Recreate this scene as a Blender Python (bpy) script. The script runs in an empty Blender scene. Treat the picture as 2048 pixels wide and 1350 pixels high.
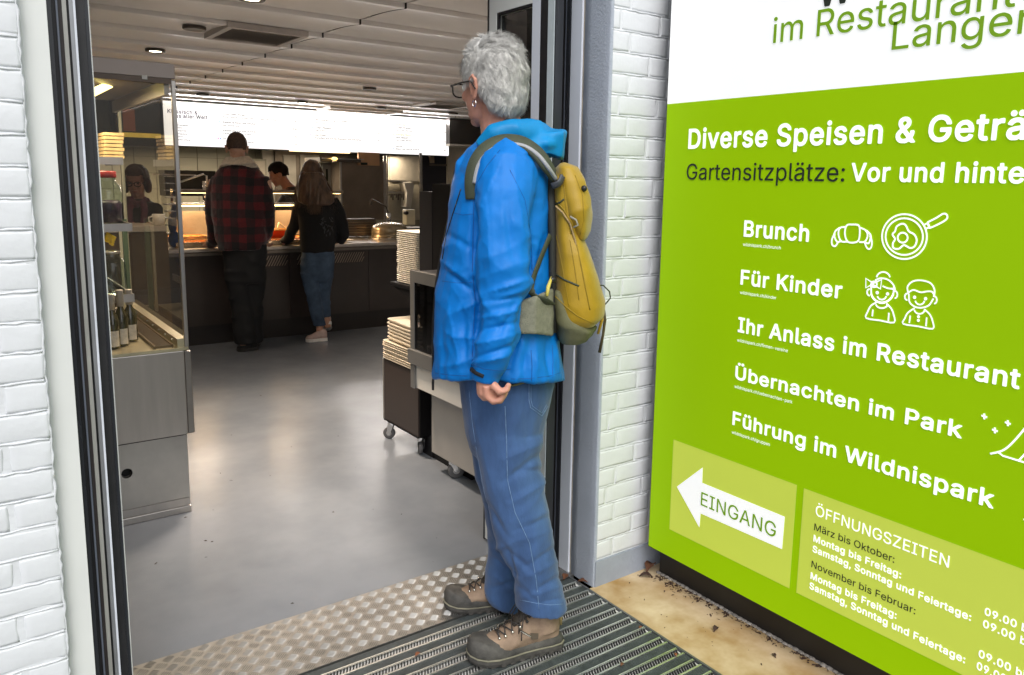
import bpy, math, random
import numpy as np
from mathutils import Vector, Matrix, noise as mnoise
random.seed(7); RNG = np.random.default_rng(11)
S = bpy.context.scene
COL = S.collection
# ------------------------------------------------------------------ camera
FPX, PCX, PCY, CH = 1577.8, 1069.3, 607.1, 1.45
YA, PI_, RO = [math.radians(a) for a in (36.6396, 8.8593, 1.03575)]
fw = np.array([math.sin(YA)*math.cos(PI_), math.cos(YA)*math.cos(PI_), -math.sin(PI_)])
e1 = np.array([math.cos(YA), -math.sin(YA), 0.0]); e2 = np.array([math.sin(YA), math.cos(YA), 0.0])
_u0 = np.cross(e1, fw)
rt = e1*math.cos(RO)+_u0*math.sin(RO); up = -e1*math.sin(RO)+_u0*math.cos(RO)
CAMP = np.array([0, 0, CH])
cam = bpy.data.cameras.new('camera'); cob = bpy.data.objects.new('camera', cam); COL.objects.link(cob)
cam.sensor_width = 36; cam.lens = FPX/2048*36
cam.shift_x = (1024-PCX)/2048; cam.shift_y = (PCY-675)/2048
cam.clip_start = .02; cam.clip_end = 900
cob.matrix_world = Matrix(((rt[0], up[0], -fw[0], 0), (rt[1], up[1], -fw[1], 0), (rt[2], up[2], -fw[2], CH), (0, 0, 0, 1)))
S.camera = cob
# ------------------------------------------------------------------ world, sun, exposure
SUN_EL, SUN_AZ = math.radians(48), math.radians(205)
w = bpy.data.worlds.new('World'); S.world = w; w.use_nodes = True
nt = w.node_tree; bg = nt.nodes['Background']
sky = nt.nodes.new('ShaderNodeTexSky'); sky.sky_type = 'NISHITA'; sky.sun_disc = False
sky.sun_elevation = SUN_EL; sky.sun_rotation = SUN_AZ; sky.air_density = 1.0; sky.dust_density = 3.0
hsv = nt.nodes.new('ShaderNodeHueSaturation'); hsv.inputs['Saturation'].default_value = .35
nt.links.new(sky.outputs[0], hsv.inputs['Color']); nt.links.new(hsv.outputs[0], bg.inputs[0]); bg.inputs[1].default_value = .15
sl = bpy.data.lights.new('sun', 'SUN'); sl.energy = 1.3; sl.angle = math.radians(35); sl.color = (1, .97, .92)
so = bpy.data.objects.new('sun', sl); COL.objects.link(so)
sd = Vector((math.sin(SUN_AZ)*math.cos(SUN_EL), math.cos(SUN_AZ)*math.cos(SUN_EL), math.sin(SUN_EL)))
so.rotation_euler = sd.to_track_quat('Z', 'Y').to_euler(); so.location = (0, -3, 8)
S.view_settings.view_transform = 'Standard'; S.view_settings.look = 'None'
S.view_settings.exposure = 0.3; S.view_settings.gamma = 1.0; S.view_settings.use_curve_mapping = False
S.cycles.max_bounces = 8; S.cycles.diffuse_bounces = 4; S.cycles.glossy_bounces = 4; S.cycles.transparent_max_bounces = 16
S.cycles.transmission_bounces = 6
S.cycles.use_denoising = True
S.cycles.sample_clamp_indirect = 6
# ------------------------------------------------------------------ pixel (2048 wide) to place helpers
def ray(u, v): return fw+rt*(u-PCX)/FPX-up*(v-PCY)/FPX
def on_z(u, v, z=0): d = ray(u, v); return CAMP+d*(z-CH)/d[2]
def on_y(u, v, y): d = ray(u, v); return CAMP+d*y/d[1]
def on_x(u, v, x): d = ray(u, v); return CAMP+d*x/d[0]
def on_v(u, v, dist): d = ray(u, v); return CAMP+d*dist/(d@e2)      # vertical plane facing the camera's bearing
# ------------------------------------------------------------------ materials
def srgb(r, g, b):
    f = lambda c: (c/255/12.92) if c/255 <= .04045 else ((c/255+.055)/1.055)**2.4
    return (f(r), f(g), f(b))
MATS = {}
def mat(name, col, rough=.6, metal=0, var=.12, vscale=6, bump=0, bscale=60, spec=.5, col2=None, emit=0, stretch=(1, 1, 1), sheen=0, coat=0, detail=4):
    if name in MATS: return MATS[name]
    m = bpy.data.materials.new(name); m.use_nodes = True; n = m.node_tree; b = n.nodes['Principled BSDF']
    b.inputs['Roughness'].default_value = rough; b.inputs['Metallic'].default_value = metal
    b.inputs['Specular IOR Level'].default_value = spec
    if sheen: b.inputs['Sheen Weight'].default_value = sheen
    if coat: b.inputs['Coat Weight'].default_value = coat; b.inputs['Coat Roughness'].default_value = .15
    tc = n.nodes.new('ShaderNodeTexCoord'); mp = n.nodes.new('ShaderNodeMapping'); mp.inputs['Scale'].default_value = stretch
    n.links.new(tc.outputs['Object'], mp.inputs[0])
    nz = n.nodes.new('ShaderNodeTexNoise'); nz.inputs['Scale'].default_value = vscale; nz.inputs['Detail'].default_value = detail
    nz.inputs['Roughness'].default_value = .65
    n.links.new(mp.outputs[0], nz.inputs['Vector'])
    rp = n.nodes.new('ShaderNodeValToRGB'); rp.color_ramp.elements[0].position = .3; rp.color_ramp.elements[1].position = .7
    a = [max(0, c*(1-var)) for c in col]; c2 = col2 if col2 else [min(1, c*(1+var)) for c in col]
    rp.color_ramp.elements[0].color = (*a, 1); rp.color_ramp.elements[1].color = (*c2, 1)
    n.links.new(nz.outputs[0], rp.inputs[0]); n.links.new(rp.outputs[0], b.inputs['Base Color'])
    mr = n.nodes.new('ShaderNodeMapRange'); mr.inputs[3].default_value = max(0.02, rough*.85); mr.inputs[4].default_value = min(1, rough*1.15)
    n.links.new(nz.outputs[0], mr.inputs[0]); n.links.new(mr.outputs[0], b.inputs['Roughness'])
    if bump:
        bz = n.nodes.new('ShaderNodeTexNoise'); bz.inputs['Scale'].default_value = bscale; bz.inputs['Detail'].default_value = 3
        n.links.new(mp.outputs[0], bz.inputs['Vector'])
        bp = n.nodes.new('ShaderNodeBump'); bp.inputs['Strength'].default_value = bump; bp.inputs['Distance'].default_value = .004
        n.links.new(bz.outputs[0], bp.inputs['Height']); n.links.new(bp.outputs[0], b.inputs['Normal'])
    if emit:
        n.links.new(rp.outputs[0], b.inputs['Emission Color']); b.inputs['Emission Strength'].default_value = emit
    MATS[name] = m; return m
def glassmat(name, tint=(1, 1, 1), fres=1.45, rough=.02):
    m = bpy.data.materials.new(name); m.use_nodes = True; n = m.node_tree
    for x in list(n.nodes): n.nodes.remove(x)
    o = n.nodes.new('ShaderNodeOutputMaterial'); t = n.nodes.new('ShaderNodeBsdfTransparent'); t.inputs[0].default_value = (*tint, 1)
    g = n.nodes.new('ShaderNodeBsdfGlossy'); g.inputs['Roughness'].default_value = rough
    f = n.nodes.new('ShaderNodeFresnel'); ge = n.nodes.new('ShaderNodeNewGeometry'); mr = n.nodes.new('ShaderNodeMapRange'); mr.inputs[3].default_value = fres; mr.inputs[4].default_value = 1/fres; n.links.new(ge.outputs['Backfacing'], mr.inputs[0]); n.links.new(mr.outputs[0], f.inputs[0]); x = n.nodes.new('ShaderNodeMixShader')
    n.links.new(f.outputs[0], x.inputs[0]); n.links.new(t.outputs[0], x.inputs[1]); n.links.new(g.outputs[0], x.inputs[2]); n.links.new(x.outputs[0], o.inputs[0])
    MATS[name] = m; return m
M_white_brick = mat('painted brick', (.66, .685, .72), .55, var=.05, vscale=9, bump=.25, bscale=45)
M_mortar = mat('painted mortar', (.655, .68, .715), .6, var=.05, vscale=12, bump=.35, bscale=70)
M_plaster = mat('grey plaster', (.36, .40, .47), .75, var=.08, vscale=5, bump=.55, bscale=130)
M_frame = mat('white frame paint', (.66, .68, .67), .35, var=.03, vscale=3)
M_frame_cool = mat('cool frame paint', (.60, .64, .72), .35, var=.03, vscale=3)
M_black = mat('black rubber seal', (.012, .012, .014), .45, var=.3, vscale=20)
M_blackgl = mat('black anodised', (.02, .022, .028), .28, var=.3, vscale=10, stretch=(1, 1, .1))
M_alu = mat('aluminium', (.62, .64, .66), .32, 1, var=.08, vscale=20, stretch=(1, 1, .1))
M_steel = mat('brushed steel', (.52, .49, .46), .33, 1, var=.12, vscale=5, bump=.06, bscale=90, stretch=(1, 1, 12))
M_steel2 = mat('worn steel sheet', (.36, .345, .33), .48, .8, var=.16, vscale=4, bump=.05, bscale=200)
M_darksteel = mat('dark steel', (.11, .098, .088), .4, .7, var=.2, vscale=3)
M_chrome = mat('chrome', (.8, .8, .8), .1, 1, var=.02)
M_glass = glassmat('clear glass'); M_glass2 = glassmat('amber tinted glass', (.93, .89, .80), 1.5)
M_jar = glassmat('jar glass', (.72, .80, .76), 1.6); M_bottle = glassmat('olive bottle glass', (.22, .20, .05), 1.6)
M_darkglass = glassmat('dark glass', (.35, .35, .36), 1.5)
M_lensg = glassmat('spectacle glass', (.95, .97, 1), 2.0)
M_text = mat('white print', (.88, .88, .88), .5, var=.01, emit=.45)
M_ink = mat('dark print', (.012, .02, .01), .6, var=.01)
# ------------------------------------------------------------------ mesh helpers
BASE = {}
def put(name, V, Fc, m, parent=None, smooth=False, kind=None, label=None, cat=None, group=None, origin=None):
    V = np.asarray(V, float)
    if parent is not None: o0 = BASE[parent.name]
    elif origin is not None: o0 = np.asarray(origin, float)
    else: mn, mx = V.min(0), V.max(0); o0 = np.array([(mn[0]+mx[0])/2, (mn[1]+mx[1])/2, mn[2]])
    me = bpy.data.meshes.new(name); me.from_pydata([tuple(x) for x in (V-o0)], [], [tuple(f) for f in Fc]); me.update()
    if smooth: me.polygons.foreach_set('use_smooth', [True]*len(me.polygons))
    if m is not None: me.materials.append(m)
    o = bpy.data.objects.new(name, me); COL.objects.link(o)
    if parent is not None: o.parent = parent
    else: o.location = o0
    BASE[o.name] = o0
    if kind: o['kind'] = kind
    if label: o['label'] = label
    if cat: o['category'] = cat
    if group: o['group'] = group
    return o
def thing(name, label, cat, loc=(0, 0, 0), group=None, kind=None):
    o = bpy.data.objects.new(name, None); COL.objects.link(o); o.location = loc; o.empty_display_size = .05
    o['label'] = label; o['category'] = cat
    if group: o['group'] = group
    if kind: o['kind'] = kind
    BASE[o.name] = np.array(loc, float); return o
def clone(o, delta, label=None, parent=None):
    c = o.copy(); COL.objects.link(c)
    if parent is not None: c.parent = parent; c.location = o.location
    else: c.location = Vector(o.location)+Vector(delta)
    if parent is None: BASE[c.name] = BASE[o.name]+np.array(delta, float)
    else: BASE[c.name] = BASE[parent.name]
    if label: c['label'] = label
    for ch in [x for x in o.children]:
        if ch is not c: clone(ch, None, None, c)
    return c
def shift_clone(o, delta):   # sibling copy of a part
    c = o.copy(); COL.objects.link(c); c.location = Vector(o.location)+Vector(delta)
    BASE[c.name] = BASE[o.name]; return c
BF = [(0, 3, 2, 1), (4, 5, 6, 7), (0, 1, 5, 4), (1, 2, 6, 5), (2, 3, 7, 6), (3, 0, 4, 7)]
def boxv(x0, y0, z0, x1, y1, z1):
    x0, x1 = sorted((x0, x1)); y0, y1 = sorted((y0, y1)); z0, z1 = sorted((z0, z1))
    return [(x0, y0, z0), (x1, y0, z0), (x1, y1, z0), (x0, y1, z0), (x0, y0, z1), (x1, y0, z1), (x1, y1, z1), (x0, y1, z1)]
class MB:
    def __init__(s): s.V = []; s.F = []
    def add(s, V, F):
        k = len(s.V); s.V += [tuple(map(float, v)) for v in V]; s.F += [tuple(i+k for i in f) for f in F]; return s
    def box(s, *a, rot=None):
        V = boxv(*a)
        if rot:
            c, an = rot; ca, sa = math.cos(an), math.sin(an)
            V = [(c[0]+(x-c[0])*ca-(y-c[1])*sa, c[1]+(x-c[0])*sa+(y-c[1])*ca, z) for x, y, z in V]
        return s.add(V, BF)
    def tube(s, pts, r, n=10, cap=True, flat=1.0, upv=(0, 0, 1)):
        P = [np.array(p, float) for p in pts]; rr = r if hasattr(r, '__len__') else [r]*len(P)
        V = []; F = []; prev = None
        for i, p in enumerate(P):
            t = P[min(i+1, len(P)-1)]-P[max(i-1, 0)]; t = t/(np.linalg.norm(t)+1e-9)
            a = np.array(upv, float) if prev is None else prev
            a = a-t*(a@t)
            if np.linalg.norm(a) < 1e-3: a = np.array([1., 0, 0])-t*t[0]
            a /= np.linalg.norm(a); b = np.cross(t, a); prev = a
            for k in range(n):
                an = 2*math.pi*k/n; V.append(p+(a*math.cos(an)*flat+b*math.sin(an))*rr[i])
        for i in range(len(P)-1):
            for k in range(n): F.append((i*n+k, i*n+(k+1) % n, (i+1)*n+(k+1) % n, (i+1)*n+k))
        if cap: F.append(tuple(range(n))[::-1]); F.append(tuple((len(P)-1)*n+k for k in range(n)))
        return s.add(V, F)
    def lathe(s, c, prof, n=20, ax=2):
        V = []; F = []
        for r, z in prof:
            for k in range(n):
                a = 2*math.pi*k/n; q = [r*math.cos(a), r*math.sin(a), z]
                if ax == 0: q = [q[2], q[0], q[1]]
                if ax == 1: q = [q[0], q[2], q[1]]
                V.append((c[0]+q[0], c[1]+q[1], c[2]+q[2]))
        for i in range(len(prof)-1):
            for k in range(n): F.append((i*n+k, i*n+(k+1) % n, (i+1)*n+(k+1) % n, (i+1)*n+k))
        F.append(tuple(range(n))[::-1]); F.append(tuple((len(prof)-1)*n+k for k in range(n)))
        return s.add(V, F)
    def ell(s, c, r, R=None, nu=14, nv=9):
        V = []; F = []; R = np.eye(3) if R is None else R
        for j in range(1, nv):
            th = math.pi*j/nv
            for k in range(nu):
                ph = 2*math.pi*k/nu
                V.append(np.array(c)+R@(np.array([math.sin(th)*math.cos(ph)*r[0], math.sin(th)*math.sin(ph)*r[1], math.cos(th)*r[2]])))
        V.append(np.array(c)+R@np.array([0, 0, r[2]])); V.append(np.array(c)-R@np.array([0, 0, r[2]])); T = len(V)-2
        for j in range(nv-2):
            for k in range(nu): F.append((j*nu+k, (j+1)*nu+k, (j+1)*nu+(k+1) % nu, j*nu+(k+1) % nu))
        for k in range(nu): F.append((T, k, (k+1) % nu)); F.append((T+1, (nv-2)*nu+(k+1) % nu, (nv-2)*nu+k))
        return s.add(V, F)
    def loft(s, rings, cap=True):
        n = len(rings[0]); V = [p for r in rings for p in r]; F = []
        for i in range(len(rings)-1):
            for k in range(n): F.append((i*n+k, i*n+(k+1) % n, (i+1)*n+(k+1) % n, (i+1)*n+k))
        if cap: F.append(tuple(range(n))[::-1]); F.append(tuple((len(rings)-1)*n+k for k in range(n)))
        return s.add(V, F)
    def prism(s, poly, h):   # poly of 3D points, h = offset vector
        n = len(poly); P = [np.array(p, float) for p in poly]; h = np.array(h, float)
        V = P+[p+h for p in P]; F = [tuple(range(n))[::-1], tuple(range(n, 2*n))]
        for k in range(n): F.append((k, (k+1) % n, n+(k+1) % n, n+k))
        return s.add(V, F)
    def build(s, name, m, parent=None, smooth=False, **k): return put(name, s.V, s.F, m, parent, smooth, **k)
def box(name, a, m, parent=None, bevel=0, **k):
    o = MB().box(*a).build(name, m, parent, **k)
    if bevel: bev(o, bevel)
    return o
def bev(o, wdt=.003, seg=2):
    b = o.modifiers.new('bevel', 'BEVEL'); b.width = wdt; b.segments = seg; b.limit_method = 'ANGLE'; return o
def ybox(name, u0, v0, u1, v1, y, dy, m, parent=None, **k):   # upright box whose front face lies in plane y
    vm = (v0+v1)/2; um = (u0+u1)/2
    x0 = on_y(u0, vm, y)[0]; x1 = on_y(u1, vm, y)[0]; z1 = on_y(um, v0, y)[2]; z0 = on_y(um, v1, y)[2]
    return box(name, (x0, y, z0, x1, y+dy, z1), m, parent, **k)
def xbox(name, u0, v0, u1, v1, x, dx, m, parent=None, **k):
    vm = (v0+v1)/2; um = (u0+u1)/2
    y0 = on_x(u0, vm, x)[1]; y1 = on_x(u1, vm, x)[1]; z1 = on_x(um, v0, x)[2]; z0 = on_x(um, v1, x)[2]
    return box(name, (x, y0, z0, x+dx, y1, z1), m, parent, **k)
def vnoise(P, seed=0):
    P = P+np.array([13.7, 7.1, 3.3])*(seed+1); I = np.floor(P).astype(np.int64); f = P-I; f = f*f*(3-2*f)
    def h(x, y, z):
        n = (x*73856093) ^ (y*19349663) ^ (z*83492791) ^ (seed*2654435)
        n = (n ^ (n >> 13))*1274126177 & 0x7fffffff
        n = (n ^ (n >> 16)) & 0xffff
        return n/65535.0
    r = 0
    for dx in (0, 1):
        for dy in (0, 1):
            for dz in (0, 1):
                wgt = (f[:, 0] if dx else 1-f[:, 0])*(f[:, 1] if dy else 1-f[:, 1])*(f[:, 2] if dz else 1-f[:, 2])
                r = r+wgt*h(I[:, 0]+dx, I[:, 1]+dy, I[:, 2]+dz)
    return r*2-1
def ridge(P, sc, seed, warp=.4):
    q = P*np.array(sc); q = q+warp*np.stack([vnoise(P*4, seed+5), vnoise(P*4, seed+6), vnoise(P*4, seed+7)], 1)
    return 1-2*np.abs(vnoise(q, seed))**.8
def fuse(mb, voxel=.008, smooth=2):
    """voxel-fuse overlapping closed shells, returns verts, faces"""
    me = bpy.data.meshes.new('tmp'); me.from_pydata(mb.V, [], mb.F); me.update()
    o = bpy.data.objects.new('tmp', me); COL.objects.link(o)
    r = o.modifiers.new('r', 'REMESH'); r.mode = 'VOXEL'; r.voxel_size = voxel; r.adaptivity = 0
    if smooth: s_ = o.modifiers.new('s', 'SMOOTH'); s_.iterations = smooth; s_.factor = .5
    dg = bpy.context.evaluated_depsgraph_get(); ev = o.evaluated_get(dg); m2 = ev.to_mesh()
    n = len(m2.vertices); co = np.empty(n*3); m2.vertices.foreach_get('co', co); co = co.reshape(-1, 3)
    no = np.empty(n*3); m2.vertices.foreach_get('normal', no); no = no.reshape(-1, 3)
    F = [tuple(p.vertices) for p in m2.polygons]; ev.to_mesh_clear()
    bpy.data.objects.remove(o); bpy.data.meshes.remove(me)
    return co, no, F
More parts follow.
